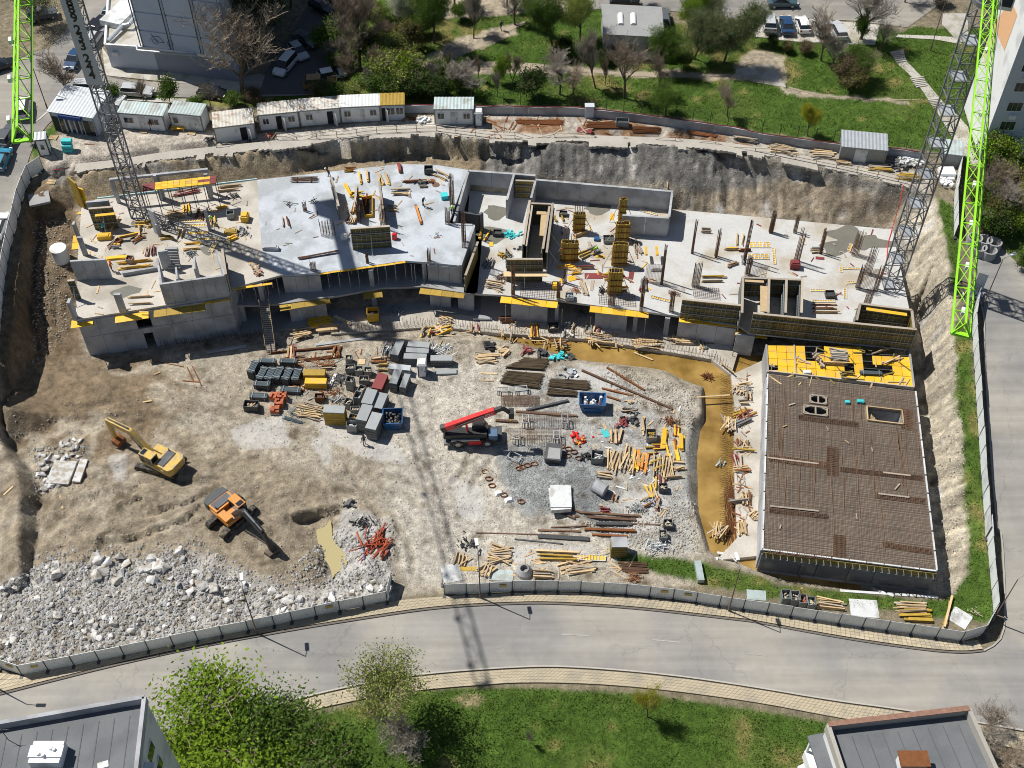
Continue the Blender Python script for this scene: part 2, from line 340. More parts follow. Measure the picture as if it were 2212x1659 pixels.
for tri in TF:
    a,b,c=[(TV[k].x,TV[k].y,tz[k]) for k in tri]
    x0,x1=min(a[0],b[0],c[0]),max(a[0],b[0],c[0]);y0,y1=min(a[1],b[1],c[1]),max(a[1],b[1],c[1])
    i0=max(0,int((x0-GX0)/GS));i1=min(len(gx),int((x1-GX0)/GS)+2);j0=max(0,int((y0-GY0)/GS));j1=min(len(gy),int((y1-GY0)/GS)+2)
    if i0>= i1 or j0>= j1:continue
    X=AX[j0:j1,i0:i1];Y=AY[j0:j1,i0:i1]
    d=(b[1]-c[1])*(a[0]-c[0])+(c[0]-b[0])*(a[1]-c[1])
    if abs(d)<1e-9:continue
    u=((b[1]-c[1])*(X-c[0])+(c[0]-b[0])*(Y-c[1]))/d;v=((c[1]-a[1])*(X-c[0])+(a[0]-c[0])*(Y-c[1]))/d
    k=(u>= -1e-6) & (v>= -1e-6) & (u+v<= 1+1e-6)
    sub=AZ[j0:j1,i0:i1];sub[k]=(u*a[2]+v*b[2]+(1-u-v)*c[2])[k]
def pix(X,Y,Z):
    Zc=Z-CAMH;c=Y*math.cos(PITCH)-Zc*math.sin(PITCH);u=Y*math.sin(PITCH)+Zc*math.cos(PITCH)
    return 1106+FPX*X/c,829.5-FPX*u/c
PX,PY=pix(AX,AY,AZ)
jx=fbm(AX*.5,AY*.5)*26;jy=fbm(AX*.5+40,AY*.5+9)*20
JX,JY=PX+jx,PY+jy
def reg(poly,jit=True):return inpoly(JX if jit else PX,JY if jit else PY,poly)
def soft(mask,n=2):
    a=mask.astype(float)
    for _ in range(n):a=(a+np.roll(a,1,0)+np.roll(a,-1,0)+np.roll(a,1,1)+np.roll(a,-1,1))/5
    return a
SITE=[(66,388),(100,378)]+[(q[1],q[2]) for q in CREST[1:]]+[(2050,600),(2062,756),(2080,944),(2100,1132),(2090,1290),(1700,1264),(1530,1205),(1500,1268),(958,1275),(850,1292),(400,1382),(-30,1446),(-60,1100),(0,880)]
site=reg(SITE,False)
slopes=reg([(1000,300),(1440,312),(1960,402),(2020,430),(2062,756),(2100,1132),(2060,1290),(2030,1250),(1990,760),(1930,497),(1455,450),(1455,410),(1020,370)])
leftramp=reg([(60,390),(165,395),(170,720),(190,770),(60,800),(10,900),(0,700)])
rough=soft(site,3)*.12+soft(slopes,3)*.5+soft(leftramp,2)*.3
lowleft=reg([(0,930),(250,880),(560,980),(850,1110),(860,1300),(0,1440)]);rough+=soft(lowleft,4)*.3
backcut=reg([(90,372),(600,318),(940,286),(1060,300),(1060,350),(940,345),(600,352),(120,404)]);rough+=soft(backcut,1)*.22
flat=soft(reg([(1070,20),(1,1)]),0) if False else 0
rid=lambda x,y:.5-np.abs(fbm(x,y,4))*2.6
AZ+=rough*(fbm(AX*.22,AY*.22,5)*2.0+rid(AX*.35+3,AY*.35)*.9+rid(AX*.8+9,AY*.7)*.55-.45)
AZ+=soft(slopes|lowleft|leftramp,2)*rid(AX*1.3,AY*1.3+4)*.18+soft(slopes,2)*(rid(AX*.55,AY*.8)*.5+rid(AX*2.1,AY*2.1)*.14-.2)
gs_=soft(slopes & (AX<46),3);AZ+=gs_*fbm(AX*1.1,AY*.16,4)*.9;rs0=soft(slopes & (AX>= 46),3);AZ+=rs0*fbm(AX*.16,AY*1.1,4)*.8
hd_=np.hypot(AX-P(300,1260).x,AY-P(300,1260).y);AZ+=soft(lowleft,5)*.13*np.sin(hd_*1.9+7*fbm(AX*.12,AY*.12))*np.clip(fbm(AX*.15,AY*.15+8)*3+.55,0,1)
# vertical runnels on the cut faces, wheel ruts in the yard
AZ+=soft(backcut,1)*.30*np.sin(AX*3.1+3*fbm(AX*.6,AY*.3)*6)*np.clip(fbm(AX*.4,AY*.4)+.5,0,1)
rs=soft(reg([(1970,640),(2060,600),(2100,1132),(2060,1290),(2030,1250)]),2);AZ+=rs*.22*np.sin(AY*2.6-AX*1.6+6*fbm(AX*.3,AY*.3))
ll=soft(leftramp,2);AZ+=ll*.06*np.sin(AY*5.0+AX*1.1+5*fbm(AX*.4,AY*.4))
ru=soft(reg([(180,820),(520,800),(900,930),(940,1230),(600,1100),(200,1250)]),6)
AZ+=ru*(.15*np.sin((AY+.35*AX+6*fbm(AX*.05,AY*.05))*2.4)*np.clip(fbm(AX*.12+3,AY*.12)*3+.4,0,1))
AZ+=soft(reg([(1080,930),(1330,960),(1330,1100),(1080,1110)]),3)*fbm(AX*2,AY*2)*.12
RT=np.full(AX.shape,9.0)
for tk_ in [[(180,1010),(350,1060),(560,1050),(760,1000),(900,980)],[(150,900),(300,880),(480,910),(640,960),(820,960),(930,1000)],[(250,1180),(420,1120),(600,1060),(850,1040),(930,1080)],[(880,1270),(850,1150),(800,1040),(720,950),(620,880)],[(210,1230),(260,1160),(360,1140),(470,1170)],[(330,830),(500,880),(640,930),(860,990)],[(140,480),(110,560),(105,680),(130,780),(260,850)],[(1000,1050),(1050,960),(1200,950)]]:
    w_=[P(*q) for q in tk_]
    for _ in range(3):w_=[w_[0]]+[r for a,b in zip(w_,w_[1:]) for r in (a.lerp(b,.25),a.lerp(b,.75))]+[w_[-1]]
    for s_ in (-1.05,1.05):
        q_=[Vector((p.x,p.y)) for p in w_]
        o_=[]
        for i in range(len(q_)):
            t_=(q_[min(i+1,len(q_)-1)]-q_[max(i-1,0)]).normalized();o_.append(q_[i]+Vector((-t_.y,t_.x))*(s_+.25*math.sin(i*.7+s_)))
        for a,b in zip(o_,o_[1:]):
            i0,i1=max(0,int((min(a.x,b.x)-1.5-GX0)/GS)),int((max(a.x,b.x)+1.5-GX0)/GS);j0,j1=max(0,int((min(a.y,b.y)-1.5-GY0)/GS)),int((max(a.y,b.y)+1.5-GY0)/GS)
            X,Y=AX[j0:j1,i0:i1],AY[j0:j1,i0:i1];e=b-a;t_=np.clip(((X-a.x)*e.x+(Y-a.y)*e.y)/max(1e-6,e.length_squared),0,1);RT[j0:j1,i0:i1]=np.minimum(RT[j0:j1,i0:i1],np.hypot(X-a.x-t_*e.x,Y-a.y-t_*e.y))
rw=np.clip(fbm(AX*.2+5,AY*.2)*3+.75,0,1)
AZ+=rw*(-.2*np.exp(-(RT/.33)**2)+.15*np.exp(-((RT-.62)/.25)**2)+.05*np.sin(AX*7+AY*5)*np.exp(-(RT/.4)**2))
lawn=reg([(-300,1700),(300,1620),(690,1545),(900,1492),(1106,1484),(1400,1500),(1700,1545),(1860,1572),(1900,1800),(-300,1800)],False)
AZ+=soft(lawn | reg([(760,200),(1000,0),(1900,0),(2060,320),(1900,310),(1280,240),(900,225)],False),3)*(fbm(AX*.35,AY*.35)*.25+fbm(AX*1.5,AY*1.5)*.12)
def TH(x,y):
    fx=(x-GX0)/GS;fy=(y-GY0)/GS
    if fx<0 or fy<0 or fx>= len(gx)-1 or fy>= len(gy)-1:return float(base(y))
    i,j=int(fx),int(fy);u,v=fx-i,fy-j
    return float((AZ[j,i]*(1-u)+AZ[j,i+1]*u)*(1-v)+(AZ[j+1,i]*(1-u)+AZ[j+1,i+1]*u)*v)
def G(x,y,dz=0.0):
    d=ray(x,y);t0,t1=40.0,60.0
    z=lambda t:CAMH+d[2]*t-TH(d[0]*t,d[1]*t)
    while z(t1)>0 and t1<900:t0=t1;t1+=.8
    for _ in range(24):
        m=(t0+t1)/2
        if z(m)>0:t0=m
        else:t1=m
    return Vector((d[0]*t1,d[1]*t1,CAMH+d[2]*t1+dz))
def g(c,X,Y,dz=0.0):return G(*F(c,X,Y),dz)
# ------------------------------------------------------------------ terrain colours (what each patch of ground is made of)
C=np.zeros(AX.shape+(4,));
n0=fbm(AX*.13,AY*.13,5);n1=fbm(AX*.5+11,AY*.5,5);n2=fbm(AX*1.7,AY*1.7,3)
def mixc(mask,col,s=2):
    m=soft(mask,s)[...,None];C[...,:3]=C[...,:3]*(1-m)+np.array(col)*m
C[...,:3]=(.21,.18,.125)
GR=np.zeros(AX.shape)
mixc(site,(.35,.312,.25))
mixc(reg([(860,790),(1100,780),(1300,800),(1500,850),(1500,1200),(960,1270),(860,1250),(820,1000)]),(.44,.41,.355),8)
mixc(leftramp,(.165,.122,.078),4)
mixc(lowleft,(.285,.24,.178),5)
mixc(reg([(20,780),(330,770),(420,870),(300,960),(200,1000),(100,960),(20,1000)]),(.215,.165,.11),8)
mixc((lowleft | reg([(150,780),(600,800),(880,960),(600,1000),(250,900)])) & (np.abs(n0)<.035),(.37,.325,.255),2)
mixc(reg([(0,1255),(120,1225),(420,1190),(620,1270),(845,1255),(850,1292),(400,1382),(0,1440)]),(.37,.355,.33),5)
mixc(reg([(740,1100),(840,1120),(850,1290),(700,1290),(720,1200)]),(.40,.39,.37),4)
mixc(reg([(1090,820),(1330,800),(1500,900),(1500,1190),(1330,1180),(1250,1120),(1080,1090),(1180,960)]) & (n1>-.12),(.33,.33,.315),5)
mixc(reg([(1070,950),(1290,980),(1330,1100),(1290,1120),(1130,1110),(1080,1040)]),(.27,.285,.285),3)
mixc(reg([(230,620),(240,630),(1000,300),(1440,312),(1960,402),(2010,430),(1960,480),(1900,450),(1500,430),(1440,400),(1060,380),(1010,345)]),(.185,.178,.165),3)
mixc(slopes & reg([(1440,420),(1640,400),(1700,390),(1960,430),(1990,500),(1930,500),(1460,470)]),(.30,.25,.185),4)
mixc(reg([(1940,440),(2040,440),(2070,756),(2110,1132),(2070,1300),(2030,1250),(1985,760)]),(.42,.375,.295),3)
mixc(reg([(90,395),(600,340),(1040,335),(1040,380),(600,400),(160,450)]),(.27,.215,.145),3)
mixc(backcut,(.34,.28,.19),1)
mixc(backcut & (n1>.06),(.20,.19,.175),2)
# white cement dust
DU=np.zeros(AX.shape)
for poly in [[(660,890),(760,910),(860,950),(900,1010),(800,1000),(700,960)],[(960,1020),(1050,1050),(1060,1130),(980,1120)],[(660,940),(720,930),(730,1010),(690,1010)],[(1240,780),(1330,790),(1340,850),(1220,840)],[(230,980),(290,970),(285,1030),(240,1050)],[(480,930),(620,880),(640,960),(520,980)],[(1340,1050),(1440,1060),(1450,1150),(1340,1160)],[(980,1180),(1280,1170),(1290,1200),(1080,1230)]]:
    DU=np.maximum(DU,soft(reg(poly),5))
# upper concrete platform
PLAT=[(90,300),(250,270),(560,290),(880,255),(1080,232),(1270,236),(1480,270),(1820,325),(2010,380),(2010,420),(1960,400)]+[(q[1],q[2]-1) for q in CREST[::-1][2:]]
mixc(reg(PLAT,False),(.43,.39,.335),1)
mixc(reg([(500,300),(940,260),(1060,285),(1000,297),(940,287),(640,312)]),(.50,.47,.42),1)
mixc(reg([(1040,255),(1300,255),(1540,290),(1700,320),(1600,330),(1300,292),(1060,285)]) & (n1>-.02),(.25,.15,.09),1)
mixc(site & ~slopes & (n1+n2<-.30),(.18,.145,.10),1)
rm_=(np.exp(-(RT/.4)**2)*rw*.5)[...,None];C[...,:3]=C[...,:3]*(1-rm_)+np.array((.17,.14,.10))*rm_
mixc(slopes & (n1>.17),(.40,.38,.35),1)
# grass
gm=reg([(760,200),(720,130),(700,-400),(1300,-400),(1310,30),(1700,80),(2000,60),(2140,60),(2140,330),(2060,340),(1980,322),(1830,312),(1640,285),(1480,258),(1280,232),(1040,225),(880,222),(760,215)])
gm |= lawn | reg([(2080,100),(2320,300),(2400,500),(2190,560),(2110,440),(2060,340)]) | reg([(60,320),(120,262),(150,260),(110,300),(80,340)]) | reg([(250,200),(480,190),(620,200),(700,205),(700,222),(480,228),(380,216),(250,212)])
gm |= reg([(2062,700),(2090,690),(2115,900),(2150,1340),(2100,1340),(1650,1285),(1520,1262),(1330,1215),(1340,1195),(1520,1215),(1700,1270),(2040,1300),(2095,1240),(2085,1000),(2070,850)])
gm |= reg([(2030,430),(2062,440),(2075,600),(2062,640),(2045,560)])
hole=reg([(870,140),(1000,80),(1110,50),(1110,75),(1010,115),(910,150)]) | reg([(900,130),(1100,140),(1330,148),(1600,160),(1600,172),(1300,162),(1100,160),(960,150)]) | reg([(1590,140),(1620,105),(1690,120),(1700,190),(1600,170)]) | reg([(1690,185),(1800,205),(1960,215),(1960,221),(1800,213),(1700,200)]) | reg([(880,0),(1300,-30),(1300,20),(1000,40),(900,40)]) | reg([(430,-50),(760,-50),(740,200),(430,200)])
dry=(n0+n1>.20)
GR=soft(gm & ~hole,1)
mixc(gm,(.066,.118,.02),1)
mixc(gm & (n0>.05),(.09,.135,.028),2)
mixc(gm & dry,(.19,.17,.06),2)
mixc(hole & gm,(.36,.31,.235),1)
mixc(lawn & reg([(960,1500),(1040,1500),(1050,1525),(1000,1530)]) & (n1>0),(.3,.25,.14),1)
C[...,:3] *= (1+.55*n1+.5*n2)[...,None]
C[...,:3] *= (1+gs_*1.3*fbm(AX*1.5+3,AY*.18,4)+rs0*1.2*fbm(AX*.18,AY*1.6,4)+soft(backcut,1)*1.4*fbm(AX*2.2,AY*.2,3))[...,None]
C[...,3]=GR
C=np.clip(C,.01,1)
# one sheet: the fine grid, then coarse rings out to the horizon
ex=np.concatenate([[-3000,-1200,-500,-220,-120,-95],gx,[95,120,220,500,1200,3000]]);ey=np.concatenate([[-3000,-1000,-300,-60,10,25],gy,[195,230,320,600,1500,3000]])
EX,EY=np.meshgrid(ex,ey);EZ=base(EY);EZ[6:-6,6:-6]=AZ
EC=np.zeros(EX.shape+(4,));EC[...]=(.06,.11,.02,1);EC[6:-6,6:-6]=C
ny,nx=EX.shape
me=bpy.data.meshes.new('ground');me.vertices.add(nx*ny)
me.vertices.foreach_set('co',np.stack([EX,EY,EZ],-1).astype(np.float32).ravel())
ii=np.arange((ny-1)*(nx-1));jj=ii//(nx-1)*nx+ii % (nx-1)
loops=np.stack([jj,jj+1,jj+nx+1,jj+nx],-1).astype(np.int32)
me.loops.add(loops.size);me.loops.foreach_set('vertex_index',loops.ravel())
me.polygons.add(len(loops));me.polygons.foreach_set('loop_start',np.arange(0,loops.size,4,dtype=np.int32));me.polygons.foreach_set('use_smooth',np.ones(len(loops),bool))
me.update()
ED=np.zeros(EX.shape+(4,));ED[6:-6,6:-6,:3]=DU[...,None];at=me.color_attributes.new('dust','FLOAT_COLOR','POINT');at.data.foreach_set('color',ED.astype(np.float32).ravel())
at=me.color_attributes.new('soil','FLOAT_COLOR','POINT');at.data.foreach_set('color',EC.astype(np.float32).ravel())
gmt=bpy.data.materials.new('ground');gmt.use_nodes=True;n=gmt.node_tree.nodes;l=gmt.node_tree.links;bs=n['Principled BSDF'];bs.inputs['Roughness'].default_value=.95;bs.inputs['Specular IOR Level'].default_value=.15
va=n.new('ShaderNodeVertexColor');va.layer_name='soil';gp=n.new('ShaderNodeNewGeometry')
def tn(sc,det=5,ro=.6):
    t=n.new('ShaderNodeTexNoise');t.inputs['Scale'].default_value=sc;t.inputs['Detail'].default_value=det;t.inputs['Roughness'].default_value=ro;l.new(gp.outputs['Position'],t.inputs['Vector']);return t
def mr(src,a,b,c,d):
    t=n.new('ShaderNodeMapRange');
    for i,q in enumerate((a,b,c,d)):t.inputs[i+1].default_value=q
    l.new(src,t.inputs[0]);return t.outputs[0]
f1=mr(tn(1.3,8,.7).outputs[0],.3,.7,.55,1.42);f2=mr(tn(8,3,.75).outputs[0],.3,.7,.6,1.38)
vr=n.new('ShaderNodeTexVoronoi');vr.inputs['Scale'].default_value=3.2;l.new(gp.outputs['Position'],vr.inputs['Vector'])
st=mr(vr.outputs['Distance'],.10,.22,1.35,1.0)
mm=n.new('ShaderNodeMath');mm.operation='MULTIPLY';l.new(f1,mm.inputs[0]);l.new(f2,mm.inputs[1])
m2=n.new('ShaderNodeMath');m2.operation='MULTIPLY';l.new(mm.outputs[0],m2.inputs[0]);l.new(st,m2.inputs[1])
vm=n.new('ShaderNodeVectorMath');vm.operation='SCALE';l.new(va.outputs['Color'],vm.inputs[0]);l.new(m2.outputs[0],vm.inputs['Scale']);du=n.new('ShaderNodeVertexColor');du.layer_name='dust';dn=tn(1.9,9,.72);ad=n.new('ShaderNodeMath');ad.operation='ADD';l.new(du.outputs['Color'],ad.inputs[0]);l.new(dn.outputs[0],ad.inputs[1])
mx=n.new('ShaderNodeMix');mx.data_type='RGBA';l.new(mr(ad.outputs[0],1.18,1.55,0,.72),mx.inputs[0]);l.new(vm.outputs[0],mx.inputs[6]);mx.inputs[7].default_value=(.55,.545,.53,1);l.new(mx.outputs[2],bs.inputs['Base Color'])
bp=n.new('ShaderNodeBump');bp.inputs['Strength'].default_value=.9;bp.inputs['Distance'].default_value=.2;l.new(tn(3.6,8,.7).outputs[0],bp.inputs['Height']);l.new(bp.outputs[0],bs.inputs['Normal'])
me.materials.append(gmt)
tag(link('ground',me),None,None,kind='structure')
# ------------------------------------------------------------------ roads, pavements, paths (sheets that follow the terrain)
def resample(pts,n):
    pts=[Vector((p[0],p[1])) for p in pts];d=[0]
    for a,b in zip(pts,pts[1:]):d.append(d[-1]+(b-a).length)
    out=[]
    for i in range(n):
        t=d[-1]*i/(n-1);k=max(j for j in range(len(d)) if d[j]<= t+1e-9);k=min(k,len(pts)-2)
        out.append(pts[k].lerp(pts[k+1],(t-d[k])/max(1e-9,d[k+1]-d[k])))
    return out
def smooth(pts,it=2):
    for _ in range(it):
        q=[pts[0]]
        for a,b in zip(pts,pts[1:]):q+=[a.lerp(b,.25),a.lerp(b,.75)]
        pts=q+[pts[-1]]
    return pts
def pl(*pts,sm=2):
    w_=[G(*p) if len(p)==2 else g(*p) for p in pts]
    return smooth(w_,sm) if len(w_)>2 and sm else w_
def ribbon(name,A,B,m,dz=.06,n=90,k=6,h=None,kind='structure',parent=None):
    a=resample(A,n);b=resample(B,n);mb=MB();vs=[]
    for p,q in zip(a,b):
        for j in range(k+1):
            r=p.lerp(q,j/k);vs.append((r.x,r.y,TH(r.x,r.y)+dz))
    fs=[(i*(k+1)+j,i*(k+1)+j+1,(i+1)*(k+1)+j+1,(i+1)*(k+1)+j) for i in range(n-1) for j in range(k)]
    mb.add(vs,fs)
    if h:
        for j,s in ((0,1),(k,-1)):
            ed=[vs[i*(k+1)+j] for i in range(n)]
            mb.add(ed+[(x,y,z-h) for x,y,z in ed],[(i,i+1,n+i+1,n+i) for i in range(n-1)])
    o=link(name,mb.mesh(name,m),parent)
    if kind and not parent:o['kind']=kind
    return o,a,b
def offset(line,d):
    o=[]
    for i,p in enumerate(line):
        a=line[max(0,i-1)];b=line[min(len(line)-1,i+1)];t=Vector((b[0]-a[0],b[1]-a[1])).normalized()
        o.append(Vector((p[0]-t.y*d,p[1]+t.x*d)))
    return o
def kerb(name,line,wd=.16,hh=.14,dz=.0,mt='kerb'):
    L=resample(line,max(20,int(sum((Vector(b[:2])-Vector(a[:2])).length for a,b in zip(line,line[1:]))/1.2)))
    A=offset(L,wd/2);B=offset(L,-wd/2);mb=MB()
    for i in range(len(L)-1):
        v=[]
        for z in (-.1,hh):
            for p in (A[i],A[i+1],B[i+1],B[i]):v.append((p.x,p.y,TH(p.x,p.y)+z+dz))
        mb.add(v,MB.BF)
    o=link(name,mb.mesh(name,M(mt)));o['kind']='structure';return o
# broken concrete apron along the platform edge, overhanging the cut
mb=MB();cl_=resample(smooth([PB(q[1],q[2]) for q in CREST[1:-1]],1),300);rd_=random.Random(4);jit_=0
for i in range(len(cl_)-1):
    if i==0 or rd_.random()<.22:jit_=rd_.uniform(-.4,.8)
    a,b=cl_[i],cl_[i+1];j2=jit_+rd_.uniform(-.12,.12);th_=rd_.uniform(.22,.42)
    pts_=[(a.x,a.y-j2),(b.x,b.y-jit_-rd_.uniform(-.12,.12)),(b.x,b.y+1.6),(a.x,a.y+1.6)]
    v_=[(x,y,float(base(y if k>1 else y+.3))+.07-d) for d in (th_,0) for k,(x,y) in enumerate(pts_)];mb.add(v_,MB.BF)
o=link('platform_apron',mb.mesh('platform_apron',mat('apron',(.40,.375,.33),var=.3,scale=.5,fine=.25,rnd=0)));o['kind']='structure'
# bottom road
RU=pl(('m',-500,1290),('m',0,1158),('m',1000,905),('m',1877,738),('n',830,632),('n',1310,562),('n',1877,536),('o',600,540),('o',1100,570),('o',1877,660),('p',0,658),('p',600,770),('p',1100,845),('p',1440,880),('p',1600,862),sm=2)
RL=pl(('F',-300,1800),('F',0,1700),('F',300,1604),('n',350,1180),('n',700,1100),('n',1130,1020),('n',1877,966),('o',700,970),('o',1300,1020),('o',1877,1103),('p',600,1205),('p',1000,1255),('p',1500,1340),('p',2400,1500))
RUx=RU+[g('p',1900,870),g('p',2500,860)]
ribbon('road',RUx,RL,M('asphalt'),.05,140,10)
# right street
SL=pl(('p',1600,862),('p',1720,800),('p',1752,640),('p',1722,0),('l',1990,1609),('l',1880,0),('h',1900,1400),('h',1840,1150),('h',1820,900),('h',1800,750),sm=1)
SR=pl(('p',2900,1000),('p',2900,600),('p',2900,0),('l',3200,1609),('l',2900,0),('h',2700,1400),('h',2500,1150),('h',2260,1000),('h',2110,870),('h',2000,760),sm=1)
ribbon('road',SL,SR,M('asphalt'),.062,90,8)
# left street and the upper left streets
ribbon('road',pl(('F',55,372),('F',32,480),('F',14,600),('F',-4,750),('F',-20,950),('F',-40,1250)),pl(('F',-260,330),('F',-280,480),('F',-300,600),('F',-320,750),('F',-340,950),('F',-360,1250)),M('asphalt_far'),.07,60,8)
ribbon('road',pl(('F',55,372),('F',66,330),('F',105,262),('F',180,212),('F',300,206),('F',440,214),('F',620,208),('F',700,205)),pl(('F',-200,372),('F',-150,300),('F',0,150),('F',120,90),('F',210,165),('F',300,176),('F',420,184),('F',560,160)),M('asphalt_far'),.08,70,8)
ribbon('road',pl(('F',100,180),('F',95,120),('F',150,60),('F',185,0),('F',210,-60)),pl(('F',225,160),('F',215,120),('F',222,90),('F',262,0),('F',290,-60)),M('asphalt_far'),.09,40,5)
ribbon('parking_lot',pl(('F',560,205),('F',580,140),('F',640,60),('F',690,-40)),pl(('F',700,205),('F',720,130),('F',748,60),('F',800,-60)),M('asphalt_dark'),.10,40,6)
ribbon('road',pl(('F',1240,20),('F',1500,24),('F',1640,52),('F',1800,40),('F',1960,60)),pl(('F',1200,-60),('F',1500,-30),('F',1640,-20),('F',1900,-30),('F',2100,-40)),M('asphalt_far'),.07,50,5)
ribbon('parking_lot',pl(('F',1630,80),('F',1720,92),('F',1890,98)),pl(('F',1630,36),('F',1760,42),('F',1900,55)),M('path_concrete'),.085,30,4)
# pavement round the upper left building and earth verge
ribbon('pavement',pl(('a',850,610),('a',1300,660),('a',1650,690),('a',1960,760),sm=1),pl(('a',820,380),('a',930,540),('a',1500,600),('a',1960,640),sm=1),M('path_concrete'),.12,40,4,h=.2)
ribbon('pavement',pl(('a',330,960),('a',480,830),('a',760,780),('a',1000,810),('a',1500,840)),pl(('a',270,1000),('a',420,860),('a',720,760),('a',1000,790),('a',1500,800)),M('path_concrete'),.13,40,2)
# tiled pavements along the bottom road
def tiled(name,A,B,rows,ts,dz):
    o,a,b=ribbon(name,A,B,M('tile_joint'),dz,120,3,h=.25)
    L=sum((y-x).length for x,y in zip(a,a[1:]));n=int(L/ts);a=resample(A,n+1);b=resample(B,n+1)
    cells=[]
    for i in range(n):
        for j in range(rows):
            def pt(u,v):
                p=a[i].lerp(a[i+1],u);q=b[i].lerp(b[i+1],u);return p.lerp(q,(j+v)/rows)
            e=.045
            cells.append([pt(e,e),pt(1-e,e),pt(1-e,1-e),pt(e,1-e)])
    vis=[]
    for c in cells:
        m_=(c[0]+c[2])/2;x,y=Q(m_.x,m_.y,TH(m_.x,m_.y))
        if -20<x<2232 and -20<y<1680:vis.append(c)
    vis.sort(key=lambda c:c[0].y)
    st=MB()
    for q,c in enumerate(vis):
        z=dz+.018+random.uniform(-.006,.008);mb=MB() if q<300 else st
        lo=[(p.x,p.y,TH(p.x,p.y)+dz-.01) for p in c];hi=[(p.x,p.y,TH(p.x,p.y)+z) for p in c]
        mb.add(lo+hi,MB.BF)
        if q<300:link('tile',mb.mesh('tile',M('tile')),o)
    if st.v:link('tile_field',st.mesh('tile_field',M('tile')),o)['kind']='stuff'
    return o
LK=resample(RL,80)
LKo=pl(('F',-300,1830),('F',0,1730),('F',300,1640),('n',345,1290),('n',600,1225),('n',1130,1128),('n',1877,1076),('o',0,1090),('o',500,1075),('o',1100,1105),('o',1877,1205),('p',500,1300),('p',900,1370),('p',1500,1470),('p',2400,1640))
tiled('pavement',offset(RL,-.25),LKo,5,.42,.15)
kerb('kerb',RL,dz=.03)
UKo=pl(('F',-80,1452),('m',0,1010),('m',150,1035),('m',1000,830),('m',1877,650),('n',440,630),('n',960,525),('n',1330,490),('n',1877,465),('o',700,465),('o',1100,495),('o',1877,585),('p',120,605),('p',770,705),('p',1440,800),('p',1560,790),sm=1)
tiled('pavement',UKo,offset(RU,.2),4,.46,.14)
kerb('kerb',RU,dz=.03,wd=.2,mt='kerb_dirt_shade')
kerb('kerb',SL,dz=.05)
# worn centre dashes and pale dirt carried onto the road
for q in [('o',590,748,780,758),('o',1210,785,1400,803),('p',0,880,120,895),('k',0,0,0,0)][:3]:
    a,b=g(q[0],q[1],q[2]),g(q[0],q[3],q[4]);t=(b-a).normalized();nrm=Vector((-t.y,t.x,0))*.06
    mb=MB();mb.add([(*(p+s*nrm).xy,TH(p.x,p.y)+.075) for p,s in ((a,-1),(b,-1),(b,1),(a,1))],[(0,1,2,3)])
    o=link('road_marking',mb.mesh('road_marking',mat('worn_paint',(.36,.35,.33),fine=.4,var=.3)));o['kind']='structure'
# footpaths in the park
ribbon('path',pl(('b',1380,480),('b',1650,440),('b',1900,320),('b',2080,210),('b',2212,170)),pl(('b',1380,520),('b',1700,450),('b',1930,350),('b',2090,245),('b',2212,200)),M('path_dirt'),.05,40,2)
ribbon('path',pl(('b',900,560),('b',1400,480),('b',2000,500),('c',300,510),('c',680,560),('c',1000,590),('c',1400,605),('c',1900,595)),pl(('b',900,600),('b',1400,530),('b',2000,570),('c',300,570),('c',700,585),('c',1000,610),('c',1400,630),('c',1900,612)),M('path_dirt'),.05,60,2)
ribbon('path',pl(('c',1900,560),('c',2060,520),('c',2212,525),('d',190,530)),pl(('c',1880,620),('c',2030,660),('c',2212,690),('d',300,705)),M('path_concrete'),.06,30,4)
ribbon('path',pl(('d',300,690),('d',560,765),('d',900,795),('d',1400,805)),pl(('d',330,710),('d',560,775),('d',900,802),('d',1400,810)),M('path_dirt'),.05,40,1)
# stepped path by the white block
def steps(c,quad,n_):
    p=[g(c,*q) for q in quad]
    for k in range(n_):
        a0=p[0].lerp(p[3],k/n_);a1=p[0].lerp(p[3],(k+.55)/n_);b0=p[1].lerp(p[2],k/n_);b1=p[1].lerp(p[2],(k+.55)/n_)
        z=TH(*((a0+b0)/2).xy);mb=MB();mb.prism([v.xy for v in (a0,b0,b1,a1)],z-.25,z+.16);yield mb
st_o,_,_=ribbon('path',pl(('d',1130,420),('d',1200,520),('d',1320,630),('d',1440,800),('d',1510,900),sm=0),pl(('d',1240,400),('d',1270,500),('d',1390,620),('d',1540,800),('d',1620,890),sm=0),M('path_concrete'),.05,40,2)
for quad in ([(1130,425),(1225,415),(1265,505),(1195,515)],[(1295,630),(1400,620),(1440,700),(1350,715)],[(1435,805),(1530,795),(1560,870),(1490,880)]):
    for mb in steps('d',quad,6):link('step',mb.mesh('step',M('path_concrete')),st_o)
ribbon('path',pl(('d',1510,900),('d',1650,1130),('d',1740,1270),('d',1860,1500),sm=0),pl(('d',1640,890),('d',1760,1020),('d',1800,1200),('d',1960,1500),sm=0),M('path_concrete'),.055,30,3)
ribbon('path',pl(('d',1180,300),('d',1500,320),('d',1720,360),sm=0),pl(('d',1200,280),('d',1500,290),('d',1640,300),sm=0),M('path_concrete'),.06,20,2)
ribbon('path',pl(('d',1560,110),('d',1550,200),('d',1600,250),('d',1680,340),sm=0),pl(('d',1760,110),('d',1760,200),('d',1760,250),('d',1800,340),sm=0),M('path_concrete'),.07,20,3)
